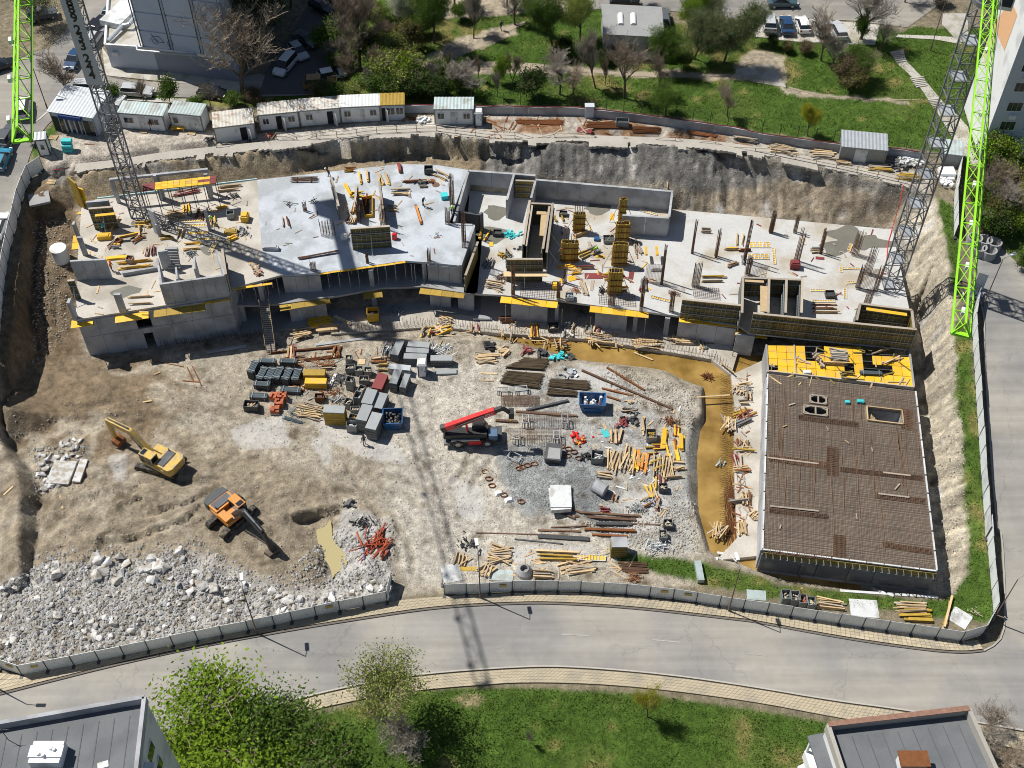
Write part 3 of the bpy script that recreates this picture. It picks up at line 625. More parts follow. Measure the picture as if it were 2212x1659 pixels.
# muddy water in the trench
wm=bpy.data.materials.new('muddy_water');wm.use_nodes=True;b_=wm.node_tree.nodes['Principled BSDF'];b_.inputs['Base Color'].default_value=(.24,.135,.022,1);b_.inputs['Roughness'].default_value=.12
nz=wm.node_tree.nodes.new('ShaderNodeTexNoise');nz.inputs['Scale'].default_value=.35;nz.inputs['Detail'].default_value=5
cr=wm.node_tree.nodes.new('ShaderNodeValToRGB');cr.color_ramp.elements[0].position=.35;cr.color_ramp.elements[0].color=(.20,.12,.03,1);cr.color_ramp.elements[1].position=.65;cr.color_ramp.elements[1].color=(.37,.24,.075,1)
gq=wm.node_tree.nodes.new('ShaderNodeNewGeometry');wm.node_tree.links.new(gq.outputs['Position'],nz.inputs[0]);wm.node_tree.links.new(nz.outputs[0],cr.inputs[0]);wm.node_tree.links.new(cr.outputs[0],b_.inputs['Base Color'])
mb=MB();zw=-.85
for poly in ([(1040,700),(1650,755),(1650,860),(1480,860),(1040,770)],[(1480,861),(1650,861),(1650,1260),(1480,1260)],[(1651,1180),(1860,1240),(1860,1300),(1651,1300)]):
    mb.add([P(x,y,zw) for x,y in poly],[tuple(range(len(poly)))[::-1]])
o=link('trench_water',mb.mesh('trench_water',wm));o['kind']='structure'
wp=bpy.data.materials.new('puddle');wp.use_nodes=True;b_=wp.node_tree.nodes['Principled BSDF'];b_.inputs['Base Color'].default_value=(.42,.36,.19,1);b_.inputs['Roughness'].default_value=.2
mb=MB();mb.add([P(714+6*math.sin(3*t)+(20+5*math.sin(2*t+1)+4*math.sin(5*t))*math.cos(t)+10*math.sin(t),1188+(62+9*math.sin(4*t))*math.sin(t),-.62) for t in np.linspace(0,6.1,36)],[tuple(range(36))[::-1]])
o=link('puddle',mb.mesh('puddle',wp));o['kind']='structure'
# ================================================================== the buildings under construction
ZL,ZR,ZH=6.2,3.1,3.0
def wallmb(a,b,z0,z1,th,side=0,mb=None,m=0):
    a=Vector((a[0],a[1]));b=Vector((b[0],b[1]));t=(b-a).normalized();nn=Vector((-t.y,t.x))
    lo,hi=(-th/2,th/2) if side==0 else ((0,th) if side>0 else (-th,0))
    mb=mb or MB();mb.prism([a+nn*lo,b+nn*lo,b+nn*hi,a+nn*hi],z0,z1,m);return mb
def wallrun(par,a,b,z0,z1,th=.3,step=2.6,mt='concrete_wall',name='wall_panel',side=0,gap=.03):
    a=Vector((a[0],a[1]));b=Vector((b[0],b[1]));n_=max(1,round((b-a).length/step))
    for k in range(n_):
        p=a.lerp(b,k/n_);q=a.lerp(b,(k+1)/n_);t=(q-p).normalized()*gap/2
        part(name,wallmb(p+t,q-t,z0,z1+random.uniform(-.01,.01),th,side),M(mt),par,True)
def slab(par,pts,z,th,mt,name='floor_slab'):
    mb=MB();mb.prism([p.xy for p in pts],z-th,z);return part(name,mb,M(mt),par,True)
def D6(c,x,y):return D(c,x,y,ZL)
# ---- left building
LB=thing('concrete_building','unfinished two storey concrete building with a pale upper slab, left half of the site','building',D('e',1300,1200,0))
split=[D6('e',2070,240),D6('e',2085,560),D6('e',2115,880),D6('f',250,1006)]
slab(LB,[D6('e',608,1365),D6('e',630,800),D6('e',655,465),D6('e',770,397),D6('e',1250,352)]+split+[D6('f',0,1072),D6('e',1870,1112),D6('e',1840,1165)],ZL,.32,'slab_dusty')
slab(LB,split[::-1]+[D6('f',1200,112),D6('f',1500,120),D6('f',1755,160),D6('f',1600,585),D6('f',1700,600),D6('f',1810,602),D6('f',1690,930),D6('f',1420,902),D6('f',1250,890),D6('f',550,990)][::1],ZL,.32,'slab_new')
mbp=MB()
for poly in ([('e',1640,720),('e',1800,740),('e',1760,860),('e',1680,840)],[('e',900,1090),('e',1080,1110),('e',1060,1190),('e',930,1200)],[('e',1060,560),('e',1180,560),('e',1150,620),('e',1080,620)],[('e',1520,470),('e',1640,480),('e',1600,560),('e',1540,560)]):
    c0=sum((D6(*q) for q in poly),Vector())/4
    pts=[]
    for k in range(14):
        t=2*math.pi*k/14;i=k*4//14;r_=random.uniform(.8,1.15);a=D6(*poly[i]);pts.append((c0.x+(a-c0).length*math.cos(t)*r_,c0.y+(a-c0).length*.7*math.sin(t)*r_,ZL+.004))
    mbp=MB();mbp.add(pts,[tuple(range(14))]);part('damp_patch',mbp,M('slab_wet'),LB,True)
zc=3.1
# front wall under the left part, in formwork-sized panels with a construction joint at mid height
A_,B_=D6('e',612,1362),D6('e',1840,1168)
wallrun(LB,A_,A_.lerp(B_,.365),zc+.02,ZL-.33,.3,2.4);wallrun(LB,A_.lerp(B_,.46),B_,zc+.02,ZL-.33,.3,2.4)
wallrun(LB,A_,A_.lerp(B_,.385),-.8,zc-.02,.34,2.4);wallrun(LB,A_.lerp(B_,.445),B_,-.8,zc-.02,.34,2.4)
part('lintel',wallmb(A_.lerp(B_,.366),A_.lerp(B_,.459),zc+1.6,ZL-.34,.28),M('concrete_wall'),LB,True)
part('lintel',wallmb(A_.lerp(B_,.386),A_.lerp(B_,.444),zc-.9,zc-.03,.3),M('concrete_wall'),LB,True)
part('mid_slab_edge',wallmb(A_.lerp(B_,.005),B_,zc-.3,zc-.06,.25,1),M('concrete_dark'),LB,True)
# left side wall, right return of the left part
Lb=D6('e',655,470)
wallrun(LB,A_+Vector((.2,.3,0)),Lb,-.8,ZL-.33,.3,3.0)
Rb=B_+Vector((1.0,12,0));wallrun(LB,B_,Rb,-.8,ZL-.33,.3,3.0)
# mid slab, ground slab, dark back wall of the recessed bays
fr=[D('e',1890,1250,zc),D('f',60,1250,zc),D('f',270,1235,zc),D('f',640,1185,zc),D('f',1060,1108,zc),D('f',1390,1098,zc),D('f',1800,1160,zc),D('f',1830,1140,zc)]
bk=[Vector((p.x+.5,p.y+12,zc)) for p in fr[::-1]]
slab(LB,fr+bk,zc,.28,'concrete','mid_slab')
gf=[D('e',1900,1490,-.2),D('f',150,1450,-.2),D('f',600,1420,-.2),D('f',1000,1340,-.2),D('f',1400,1290,-.2),D('f',1850,1340,-.2)]
slab(LB,gf+[Vector((p.x+.5,p.y+16,0)) for p in gf[::-1]],-.2,.3,'concrete','ground_slab')
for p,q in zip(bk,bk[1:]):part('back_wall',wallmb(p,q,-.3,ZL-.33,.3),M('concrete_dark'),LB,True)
def face(c,x0,y0,x1,y1,z0,z1,step=1.6,z=ZL,dy=.0):
    a=D(c,x0,y0,z);b=D(c,x1,y1,z);o=Vector((0,dy,0));wallrun(LB,a+o,b+o,z0,z1,.35,step)
face('f',255,1006,560,990,zc+.02,ZL-.33,dy=.1);face('f',1425,905,1690,930,zc+.02,ZL-.33,dy=.1)
face('f',300,1245,600,1205,-.5,zc-.3,z=zc,dy=.4);face('f',1440,1112,1610,1130,-.5,zc-.3,z=zc,dy=.4);face('f',1670,1138,1800,1160,-.5,zc-.3,z=zc,dy=.4)
for c_,x,y,z0,z1,zz in [('f',965,965,zc,ZL-.32,ZL),('f',985,1130,-.4,zc-.28,zc),('e',2080,1085,zc,ZL-.32,ZL),('f',1395,905,zc,ZL-.32,ZL),('e',1930,1245,-.4,zc-.28,zc)]:
    p=D(c_,x,y,zz);mb=MB();mb.ob((p.x,p.y+.5,z0),(.55,.45,z1-z0));part('column',mb,M('concrete_wall'),LB,True)
# upstand walls and columns on the left slab : (crop, x0,y0,x1,y1 at base, height, material)
for c_,x0,y0,x1,y1,h_,th in [('e',620,1045,905,1030,3.2,.28),('e',1330,1235,1840,1165,3.3,.28),('e',1310,1020,1345,1240,3.2,.25),('e',1440,1030,1450,1130,1.9,.22),('e',1600,1000,1605,1100,3.0,.22),('e',1780,960,1845,1165,3.3,.25),('e',990,1012,1300,960,.55,.3),('e',1310,960,1390,950,3.0,.22),('e',1250,660,1295,690,4.0,.3),('e',745,600,930,585,.01,.2),('e',750,590,930,575,3.6,.3)]:
    if h_<.1:continue
    a=D6(c_,x0,y0);b=D6(c_,x1,y1);wallrun(LB,a,b,ZL,ZL+h_,th,1.3 if h_>1 else 9,name='upstand_wall')
for c_,x,y,h_,l_ in [('e',610,1355,3.0,(.35,.8)),('e',990,1295,2.9,(.8,.4)),('e',690,845,3.0,(.6,.3)),('e',655,760,3.6,(.3,.6)),('e',935,370,2.7,(.5,.3)),('e',1700,385,4.0,(.5,.3)),('e',1300,400,4.1,(.4,.3)),('e',1690,645,3.6,(.3,.5)),('e',1290,690,2.0,(.4,.4))]:
    p=D6(c_,x,y);mb=MB();mb.ob((p.x,p.y,ZL),(l_[0],l_[1],h_));part('column',mb,M('concrete_wall'),LB,True)
# tall beam frame behind the yellow table
for a,b,z in [((880,232),(1670,150),4.0)]:
    p=D('e',a[0],a[1],ZL+z);q=D('e',b[0],b[1],ZL+z);part('beam',wallmb(p,q,ZL+z-.35,ZL+z,.35),M('concrete_wall'),LB,True)
    for t in (.02,.48,.98):
        r_=p.lerp(q,t);mb=MB();mb.ob((r_.x,r_.y,5.8),(.45,.3,ZL+z-.35-5.8));part('column',mb,M('concrete_wall'),LB,True)
# stair flight inside the core
a,b=D('e',1350,790,ZL+2.4),D('e',1380,960,ZL+.1)
for k in range(8):
    p=a.lerp(b,k/8);mb=MB();mb.ob((p.x+.4,p.y,p.z-.25),(1.5,.42,.3));part('step',mb,M('concrete'),LB,True)
# blue-white insulation strip along the back edge
mb=MB();wallmb(D6('e',780,392)+Vector((0,.12,0)),D6('e',2065,236)+Vector((0,.12,0)),ZL-.3,ZL+.05,.12,mb=mb);part('edge_insulation',mb,mat('insulation',(.45,.68,.74),var=.15),LB,True)
# ---- right building
RB=thing('concrete_building','unfinished grey concrete basement with open slab, tall back walls and column rebar, right half','building',D('g',1000,900,0))
def D3(c,x,y):return D(c,x,y,ZR)
WT=6.3
def DT(c,x,y):v=D(c,x,y,WT);return Vector((v.x,v.y,ZR))
t1,t2,t3,t4,t5=DT('f',1760,165),DT('f',2125,190),DT('g',285,205),DT('g',285,237),DT('g',1395,332)
front=[D3('f',1720,1150),D3('g',0,1165),D3('g',470,1210),D3('g',790,1252),D3('g',1440,1335),D3('g',1930,1420),D3('h',0,1470),D3('h',1290,1600)]
slab(RB,[t1,t3,t5,D3('g',1385,476),D3('h',0,532),D3('h',1158,640),D3('h',1215,930),D3('h',1325,1450),*front[::-1]],ZR,.3,'slab_grey')
mb=MB()
pts=[]
for k in range(40):
    t=2*math.pi*k/40;r_=1+.35*math.sin(3*t+1)+.2*math.sin(7*t);pts.append((*D3('h',830+250*r_*math.cos(t),735+95*r_*math.sin(t)).xy,ZR+.004))
mb.add(pts,[tuple(range(40))[::-1]]);part('damp_patch',mb,M('slab_wet'),RB,True)
for cx,cy,rx,ry,cc in [(790,470,100,50,'g'),(1090,470,0,0,'g'),(1980,500,90,60,'f'),(1950,680,120,70,'f')]:
    if rx:mb=MB();mb.add([(*D3(cc,cx+rx*(1+.2*math.sin(3*q))*math.cos(q*.449),cy+ry*(1+.2*math.sin(5*q))*math.sin(q*.449)).xy,ZR+.004) for q in range(14)],[tuple(range(14))[::-1]]);part('damp_patch',mb,M('slab_wet'),RB,True)
for a,b in [(t1,t2),(t2,t3)]:wallrun(RB,a,b,2.8,WT,.35,3.2)
wallrun(RB,t4,t5,2.8,WT,.35,3.0)
def depthwall(c,x0,y0,x1,y1,par=RB,th=.3,z1=WT,step=3.0):
    a=D(c,x0,y0,z1);b=D(c,x1,y1,z1);wallrun(par,a,b,ZR+.01,z1-.01,th,step)
depthwall('f',1755,175,1640,575);depthwall('g',112,196,55,400);depthwall('g',285,245,250,385);depthwall('g',1385,340,1360,540);depthwall('g',985,522,1360,545)
depthwall('f',1800,610,1690,925,th=.35);depthwall('f',1590,592,1790,600)
# facade under the right slab
for x0,y0,x1,y1 in [(90,1225,385,1255),(445,1250,475,1255),(770,1290,1030,1320),(1080,1322,1115,1328),(1330,1350,1372,1356),(1440,1372,1905,1440),(1905,1480,2055,1500)]:
    a=D3('g',x0,y0-18);b=D3('g',x1,y1-18);wallrun(RB,a,b,-.7,ZR-.3,.3,2.2)
pts_=[D3('g',-60,1140),D3('g',800,1250),D3('g',1930,1420),D3('h',1290,1600)]
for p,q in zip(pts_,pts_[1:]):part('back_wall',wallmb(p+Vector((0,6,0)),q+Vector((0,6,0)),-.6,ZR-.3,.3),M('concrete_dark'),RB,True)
a,b=D3('h',1158,640),D3('h',1215,930);c_=D3('h',1325,1450);wallrun(RB,a,b,-.5,ZR-.3,.3,3);wallrun(RB,b,c_,-.9,ZR-.3,.3,3)
wallrun(RB,D3('g',1385,476),D3('h',0,532),1.6,ZR-.3,.3,6);wallrun(RB,D3('h',0,532),D3('h',1158,640),1.6,ZR-.3,.3,6)
# foundation strip in front, along the trench
fs_=[D('f',650,1400,-.3),D('f',1500,1330,-.3),D('g',0,1390,-.3),D('g',700,1420,-.3),D('g',1300,1480,-.3),D('k',1830,60,-.3),D('k',2212,170,-.3)]
fo_=[D('f',650,1480,-.3),D('f',1500,1420,-.3),D('g',0,1475,-.3),D('g',700,1520,-.3),D('k',1400,90,-.3),D('k',1900,175,-.3),D('k',2060,300,-.3)]
mb=MB();n_=len(fs_)
for k in range(n_-1):mb.prism([fs_[k].xy+Vector((0,5)),fs_[k+1].xy+Vector((0,5)),fo_[k+1].xy,fo_[k].xy],-1.4,-.3)
part('foundation',mb,M('slab_dusty'),RB,True)
mb=MB();q_=[('k',2060,300),('k',2090,560),('k',2085,900),('k',2090,1200),('k',2110,1609),('o',1650,240)];q2=[('l',140,140),('l',145,560),('l',145,900),('l',150,1300),('p',100,100),('p',85,200)]
for k in range(5):mb.prism([D(*q_[k],-.3).xy,D(*q_[k+1],-.3).xy,D(*q2[k+1],-.3).xy+Vector((1.0,0)),D(*q2[k],-.3).xy+Vector((1.0,0))],-1.4,-.3)
part('foundation',mb,M('slab_dusty'),RB,True)
# ---- hall with the reinforcement laid on its roof slab
HB=thing('concrete_hall','low concrete hall with a brown rebar mesh laid across its whole roof slab','building',D('l',800,900,-1))
TL,TR,BR,BL=D('l',150,292,ZH),D('l',1338,432,ZH),D('p',1282,318,ZH),D('p',92,170,ZH)
def uv(u,v,z=ZH):a=TL.lerp(TR,u);b=BL.lerp(BR,u);p=a.lerp(b,v);return Vector((p.x,p.y,z))
holes=[(.325,.39,.445,.475),(.24,.285,.075,.125),(.255,.40,.08,.255),(.61,.935,.13,.31)]
def puv(c,X,Y):
    p=D(c,X,Y,ZH);best=None
    u=v=.5
    for _ in range(20):
        q=uv(u,v);du=uv(u+.01,v)-q;dv=uv(u,v+.01)-q;e=p-q;det=du.x*dv.y-du.y*dv.x
        u+=.01*(e.x*dv.y-e.y*dv.x)/det;v+=.01*(du.x*e.y-du.y*e.x)/det
    return u,v
ha=puv('l',490,468)+puv('l',620,545);hb=puv('l',440,552)+puv('l',628,640);hc=puv('l',945,560)+puv('l',1240,705)
holes=[(min(h[0],h[2]),max(h[0],h[2]),min(h[1],h[3]),max(h[1],h[3])) for h in (ha,hb,hc)]
us=sorted({0,1}|{h[0] for h in holes}|{h[1] for h in holes});vs_=sorted({0,1}|{h[2] for h in holes}|{h[3] for h in holes})
mb=MB()
inh=lambda u,v:any(h[0]<u<h[1] and h[2]<v<h[3] for h in holes)
for u0,u1 in zip(us,us[1:]):
    for v0,v1 in zip(vs_,vs_[1:]):
        if not inh((u0+u1)/2,(v0+v1)/2):mb.prism([uv(u0,v0).xy,uv(u1,v0).xy,uv(u1,v1).xy,uv(u0,v1).xy],ZH-.35,ZH)
part('roof_slab',mb,mat('formply_dark',(.20,.18,.155),var=.3,scale=.5,fine=.2,rnd=0),HB,True)
for a,b,nm in [(TL,TR,0),(TR,BR,1),(BL,TL,3)]:
    t=(b-a).normalized();wallrun(HB,a+t*.2,b-t*.2,-1.3,ZH-.36,.3,3.0,'concrete_wall',side=0)
# front wall: dark waterproofed panels over a pale footing
wallrun(HB,BL,BR,-.5,ZH-.75,.32,5.2,'concrete_dark',gap=.06);wallrun(HB,BL+Vector((0,-.06,0)),BR+Vector((0,-.06,0)),-1.4,-.5,.42,5.2,'concrete')
for t in (.0,.24,.52):
    p=BL.lerp(BR,t+.005);mb=MB();mb.ob((p.x,p.y-.2,-1.2),(.3,.2,ZH-.4+1.2));part('pilaster',mb,M('concrete_dark'),HB,True)
# edge formwork band, pale edge boards, struts
nseg=12
for k in range(nseg):
    p=BL.lerp(BR,(k+.02)/nseg);q=BL.lerp(BR,(k+.98)/nseg);o=Vector((0,-.28,0))
    part('edge_formwork',wallmb(p+o,q+o,ZH-.7,ZH+.02,.08),M('ply_olive'),HB,True)
    for t in (.2,.7):
        r_=p.lerp(q,t)+o;mb=MB();mb.bar((r_.x,r_.y-.02,ZH-.05),(r_.x,r_.y-.55,ZH-.25),.07);mb.bar((r_.x,r_.y-.5,ZH-.25),(r_.x,r_.y-.05,ZH-1.0),.06);part('bracket',mb,M('steel_grey'),HB,True)
for a,b in [(BL,BR),(TR,BR),(BL,TL)]:
    for k in range(10):
        p=a.lerp(b,k/10+.004);q=a.lerp(b,(k+1)/10-.004);part('edge_board',wallmb(p,q,ZH+.003,ZH+.16,.16),M('white_sheet'),HB,True)
# reinforcement mesh: bars both ways, drawn from edge to edge and broken at the openings
mb=MB();nu=130;nv=168
def segs(f,n_):
    out=[];st=None
    for k in range(n_+1):
        ok=not inh(*f(k/n_))
        if ok and st is None:st=k/n_
        if (not ok or k==n_) and st is not None:out.append((st,(k-1)/n_ if not ok else 1));st=None
    return out
for i in range(1,nu):
    u=i/nu+random.uniform(-.002,.002)
    for s,e in segs(lambda t:(u,t),60):mb.bar(uv(u+random.uniform(-.002,.002),s+.004,ZH+.03),uv(u,e-.004,ZH+.03),.02,.03)
for i in range(1,nv):
    v=i/nv+random.uniform(-.0015,.0015)
    for s,e in segs(lambda t:(t,v),60):mb.bar(uv(s+.004,v,ZH+.065),uv(e-.004,v+random.uniform(-.001,.001),ZH+.065),.02,.03)
part('rebar_mesh',mb,mat('rebar_grey',(.17,.105,.065),var=.4,scale=.5,rnd=0),HB,True)['kind']='stuff'
for i in range(22):
    mb=MB();u=random.random()*.96+.02;a=random.uniform(0,.5);b=a+random.uniform(.25,.5);pv=None
    for k in range(7):
        t=a+(b-a)*k/6
        if inh(u,t):pv=None;continue
        q=uv(u+.004*math.sin(k*1.3+i),t,ZH+.1)
        if pv is not None:mb.bar(pv,q,.06,.03)
        pv=q
    if mb.v:part('lap_bar',mb,bpy.data.materials['rebar_grey'],HB,True)
# denser strips over the walls and columns below
for q in [('l',160,965,640,1030,.9),('l',735,1060,1400,1130,.6),('l',620,880,720,1110,2.6),('l',165,1390,640,1440,.5),('l',1030,1270,1420,1320,.7),('l',400,640,880,700,.7),('l',1240,580,1290,740,1.3),('p',570,70,660,225,2.0),('p',915,130,1250,185,.6),('p',130,180,570,225,.5)]:
    a=D(q[0],q[1],q[2],ZH+.09);b=D(q[0],q[3],q[4],ZH+.09);mb=MB()
    if q[5]>1.2:
        a,b=D(q[0],(q[1]+q[3])/2,q[2],ZH+.09),D(q[0],(q[1]+q[3])/2,q[4],ZH+.09)
    t=(b-a).normalized();nn=Vector((-t.y,t.x,0));wd=q[5] if q[5]<= 1.2 else 1.2
    n_=max(3,int(wd/.12))
    for k in range(n_):
        o=nn*(wd*(k/(n_-1)-.5));mb.bar(a+o,b+o,.045,.05)
    for k in range(int((b-a).length/.25)):
        p=a+t*k*.25;mb.bar(p+nn*wd/2+Vector((0,0,.05)),p-nn*wd/2+Vector((0,0,.05)),.04)
    part('rebar_strip',mb,M('rebar'),HB,True)['kind']='stuff'
for q in [(150,965,560,1015),(170,1355,560,1395),(1040,1255,1290,1285),(1080,1085,1300,1110)]:
    a=D('l',q[0],q[1],ZH+.16);b=D('l',q[2],q[3],ZH+.16);mb=MB();mb.bar(a,b,.2,.05);part('stirrup_board',mb,M('wood_grey'),HB,True)
# opening frames
for h in holes[:2]:
    c4=[uv(h[0],h[2]),uv(h[1],h[2]),uv(h[1],h[3]),uv(h[0],h[3])];mb=MB();up=Vector((0,0,.12))
    for k in range(4):
        a,b=c4[k]+up,c4[(k+1)%4]+up;mb.bar(a,b,.18,.22);mb.bar(a.lerp(b,.72),b.lerp(c4[(k+2)%4]+up,.28),.14,.16)
    mb.bar((c4[0]+c4[1])/2+up,(c4[2]+c4[3])/2+up,.16,.2);part('opening_frame',mb,M('wood_grey'),HB,True)
h=holes[2];c4=[uv(h[0],h[2]),uv(h[1],h[2]),uv(h[1],h[3]),uv(h[0],h[3])]
for k in range(4):
    a,b=c4[k],c4[(k+1)%4];part('opening_frame',wallmb(a,b,ZH+.01,ZH+.25,.14),M('wood'),HB,True)
    part('shaft_wall',wallmb(a,b,-.5,ZH-.36,.1),M('concrete_wall'),HB,True)
for k in range(9):
    a=uv(h[0]+(h[1]-h[0])*(.04+k*.055),h[3]-.012,ZH-.1-k*.2);mb=MB();mb.bar(a,a+Vector((0,1.6-k*.07,0)),.12,.16);part('stair_batten',mb,M('wood'),HB,True)
for h in holes[:2]:
    c4=[uv(h[0],h[2]),uv(h[1],h[2]),uv(h[1],h[3]),uv(h[0],h[3])]
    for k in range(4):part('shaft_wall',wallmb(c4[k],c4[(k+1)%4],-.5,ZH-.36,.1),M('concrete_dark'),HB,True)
# yellow decking beyond the mesh, panel by panel
DK=thing('formwork_deck','bright yellow plywood formwork deck littered with timber, between hall and formwork wall','deck',D('l',700,180,0))
d0,d1,d2,d3=D('l',145,62,ZH-.05),D('l',1285,78,ZH-.05),D('l',1325,400,ZH-.05),D('l',158,272,ZH-.05)
def duv(u,v):return d0.lerp(d1,u).lerp(d3.lerp(d2,u),v)
NU,NV=15,4
for i in range(NU):
    for j in range(NV):
        u,v=(i+.5)/NU,(j+.5)/NV
        if (.17<u<.20) or (u>.68 and u<.99 and v<.15) or (.55<u<.88 and j==2 and i % 4 != 1) or (abs(u-.70)<.02 and v<.8 and j != 1 and False):continue
        if random.random()<.07:continue
        e=.02;p=[duv((i+e)/NU,(j+e)/NV),duv((i+1-e)/NU,(j+e)/NV),duv((i+1-e)/NU,(j+1-e)/NV),duv((i+e)/NU,(j+1-e)/NV)]
        zz=ZH-.05+random.uniform(-.015,.02);mb=MB();mb.prism([q.xy for q in p],zz-.05,zz);part('deck_panel',mb,M('yellow'),DK,True)
for k in range(6):
    a,b=duv(.0,k/5),duv(1,k/5);part('deck_beam',wallmb(a,b,ZH-.5,ZH-.14,.12),M('steel_dark'),DK,True)
for u in (.0,.2,.4,.6,.8,1):
    for v in (0,.5,1):
        p=duv(u,v);mb=MB();mb.tube((p.x,p.y,-1.0),(p.x,p.y,ZH-.5),.05);part('prop',mb,M('steel_grey'),DK,True)
part('edge_board',wallmb(duv(1,0),duv(1,1),-1.0,ZH+.12,.22),M('concrete'),DK,True)
part('edge_board',wallmb(duv(.19,0),duv(.19,1),ZH-.05,ZH+.1,.16),M('wood_grey'),DK,True)
part('edge_board',wallmb(duv(0,1.02),duv(1,1.02),ZH-.3,ZH+.18,.16),M('wood_grey'),DK,True)
part('edge_board',wallmb(duv(-.005,0),duv(-.005,1),-1.0,ZH+.08,.2),M('concrete'),DK,True)
# ================================================================== formwork
_pan={}
def panelmesh(wd,ht,ply):
    k=(round(wd,2),round(ht,2),ply)
    if k not in _pan:
        mb=MB();mb.bx(-wd/2,wd/2,0,.03,0,ht,0)
        for i in range(max(2,int(wd/.42))+1):
            x=-wd/2+wd*i/max(2,int(wd/.42));mb.bx(x-.035,x+.035,-.10,-.002,0,ht,1)
        for j in range(max(2,int(ht/.55))+1):
            z=ht*j/max(2,int(ht/.55));mb.bx(-wd/2,wd/2,-.085,-.003,max(0,z-.03),min(ht,z+.03)+.002,1)
        _pan[k]=mb.mesh('formwork_panel',[M(ply),M('steel_grey')])
    return _pan[k]
def formwall(label,a,b,z0,h_,wd=1.35,ply='ply_olive',flip=False,top=True,props=True,group=None,lean=0):
    a=Vector((a[0],a[1]));b=Vector((b[0],b[1]))
    if flip:a,b=b,a
    L=(b-a).length;n_=max(1,round(L/wd));w_=L/n_-.015;t=(b-a).normalized();ang=math.atan2(t.y,t.x);mid=(a+b)/2
    o=thing('wall_formwork',label,'formwork',(mid.x,mid.y,z0),ang,group);me_=panelmesh(w_,h_,ply)
    for k in range(n_):link('formwork_panel',me_,o,(-L/2+L*(k+.5)/n_,0,0))
    if top:mb=MB();mb.bx(-L/2,L/2,-.1,.2,h_+.004,h_+.1);part('top_beam',mb,M('wood_grey'),o)
    mb=MB();mb.bx(-L/2,L/2,-.2,-.11,h_*.3,h_*.3+.12);mb.bx(-L/2,L/2,-.2,-.11,h_*.75,h_*.75+.12);part('waler',mb,M('steel_grey'),o)
    if props:
        for k in range(max(1,int(L/3))):
            x=-L/2+L*(k+.5)/max(1,int(L/3));mb=MB();mb.tube((x,-.15,h_*.7),(x,-1.5,.03),.045,5);part('push_pull_prop',mb,M('steel_galv'),o)
    return o
formwall('long olive gridded wall formwork along the slab edge behind the yellow deck',D3('h',0,1470),D3('h',1290,1600),ZR,3.3,props=False)
formwall('gridded wall formwork at the slab edge left of the long formwork wall',D3('g',1445,1348),D3('g',1925,1400),ZR,3.1,props=False)
e0,e1,e2,e3=D('h',890,1240,ZR+3.3),D('h',1312,1292,ZR+3.3),D('h',1330,1440,ZR+3.3),D('h',862,1372,ZR+3.3)
formwall('back side of the open formwork box at the right slab corner',e0,e1,ZR,3.3,flip=False,props=False)
formwall('right end of the open formwork box at the right slab corner',e1,e2,ZR,3.3,flip=True,props=False)
formwall('left end of the open formwork box at the right slab corner',e0,e3,ZR,3.3,flip=False,props=False)
mb=MB();p=e0.lerp(e1,.05)+Vector((0,-.6,.11));q=e0.lerp(e1,.95)+Vector((0,-.6,.11));mb.bar(p+Vector((.4,0,-.25)),q+Vector((-.4,0,-.25)),.5,.06);solo('walkway_board',mb,M('yellow'),'yellow walkway board inside the open formwork box at the right corner','board')
for k,(x,lb) in enumerate([(-60,'leftmost'),(150,'second'),(290,'third'),(418,'rightmost')]):
    formwall(f'{lb} of the four cross walls of formwork behind the long formwork wall',D('h',x,1312,ZR+3.2),D('h',x+8,1035,ZR+3.2),ZR,3.2,flip=True,props=False,ply='concrete_wall' if k in (1,3) else 'ply_olive')
formwall('back wall formwork closing the four cross walls',D('h',-60,1030,ZR+3.0),D('h',420,1050,ZR+3.0),ZR,3.0,props=False)
mb=MB();mb.bar(D('h',120,1095,ZR+3.05),D('h',120,1300,ZR+3.05),.9,.06);mb.bar(D('h',-60,1050,ZR+3.1),D('h',120,1060,ZR+3.1),.4,.06);solo('walkway_board',mb,M('wood'),'timber walkway boards laid over the cross walls of formwork','board')
# lift core formwork on the right slab
C0,C1=D3('v',75,1450),D3('v',465,1450)
formwall('front face of the olive lift core formwork with a yellow working platform',C0,C1,ZR,3.7)
b0,b1=D('v',345,590,ZR+3.6),D('v',565,598,ZR+3.6)
formwall('back face of the lift core formwork',b0,b1,ZR,3.5,props=False)
formwall('right face of the lift core formwork propped by raking struts',D('v',590,590,ZR+3.5),D('v',520,1140,ZR+3.5),ZR,3.5,flip=True)
formwall('left face of the lift core formwork',D('v',325,560,ZR+3.5),D('v',255,1050,ZR+3.5),ZR,3.5,props=False)
formwall('inner right wall of the lift core formwork',D('v',545,610,ZR+3.4),D('v',470,1090,ZR+3.4),ZR,3.3,props=False)
formwall('inner left wall of the lift core formwork',D('v',360,600,ZR+3.4),D('v',290,1060,ZR+3.4),ZR,3.3,flip=True,props=False)
formwall('short left return of the lift core front formwork',D('v',70,1065,ZR+3.7),D('v',130,1190,ZR+3.0),ZR,3.5,props=False)
mb=MB();mb.bar(C0+Vector((-.4,-.7,1.9)),C1+Vector((.6,-.7,1.9)),.9,.07);o=solo('working_platform',mb,M('wood'),'yellowish plank platform hung on the lift core formwork front','platform')
mb=MB();mb.bar(D('v',490,690,ZR+3.3),D('v',470,950,ZR+3.3),.8,.08);mb.bar(D('v',405,695,ZR+3.34),D('v',510,700,ZR+3.34),.6,.08);solo('walkway_board',mb,M('wood'),'timber walkway boards on top of the lift core formwork','board')
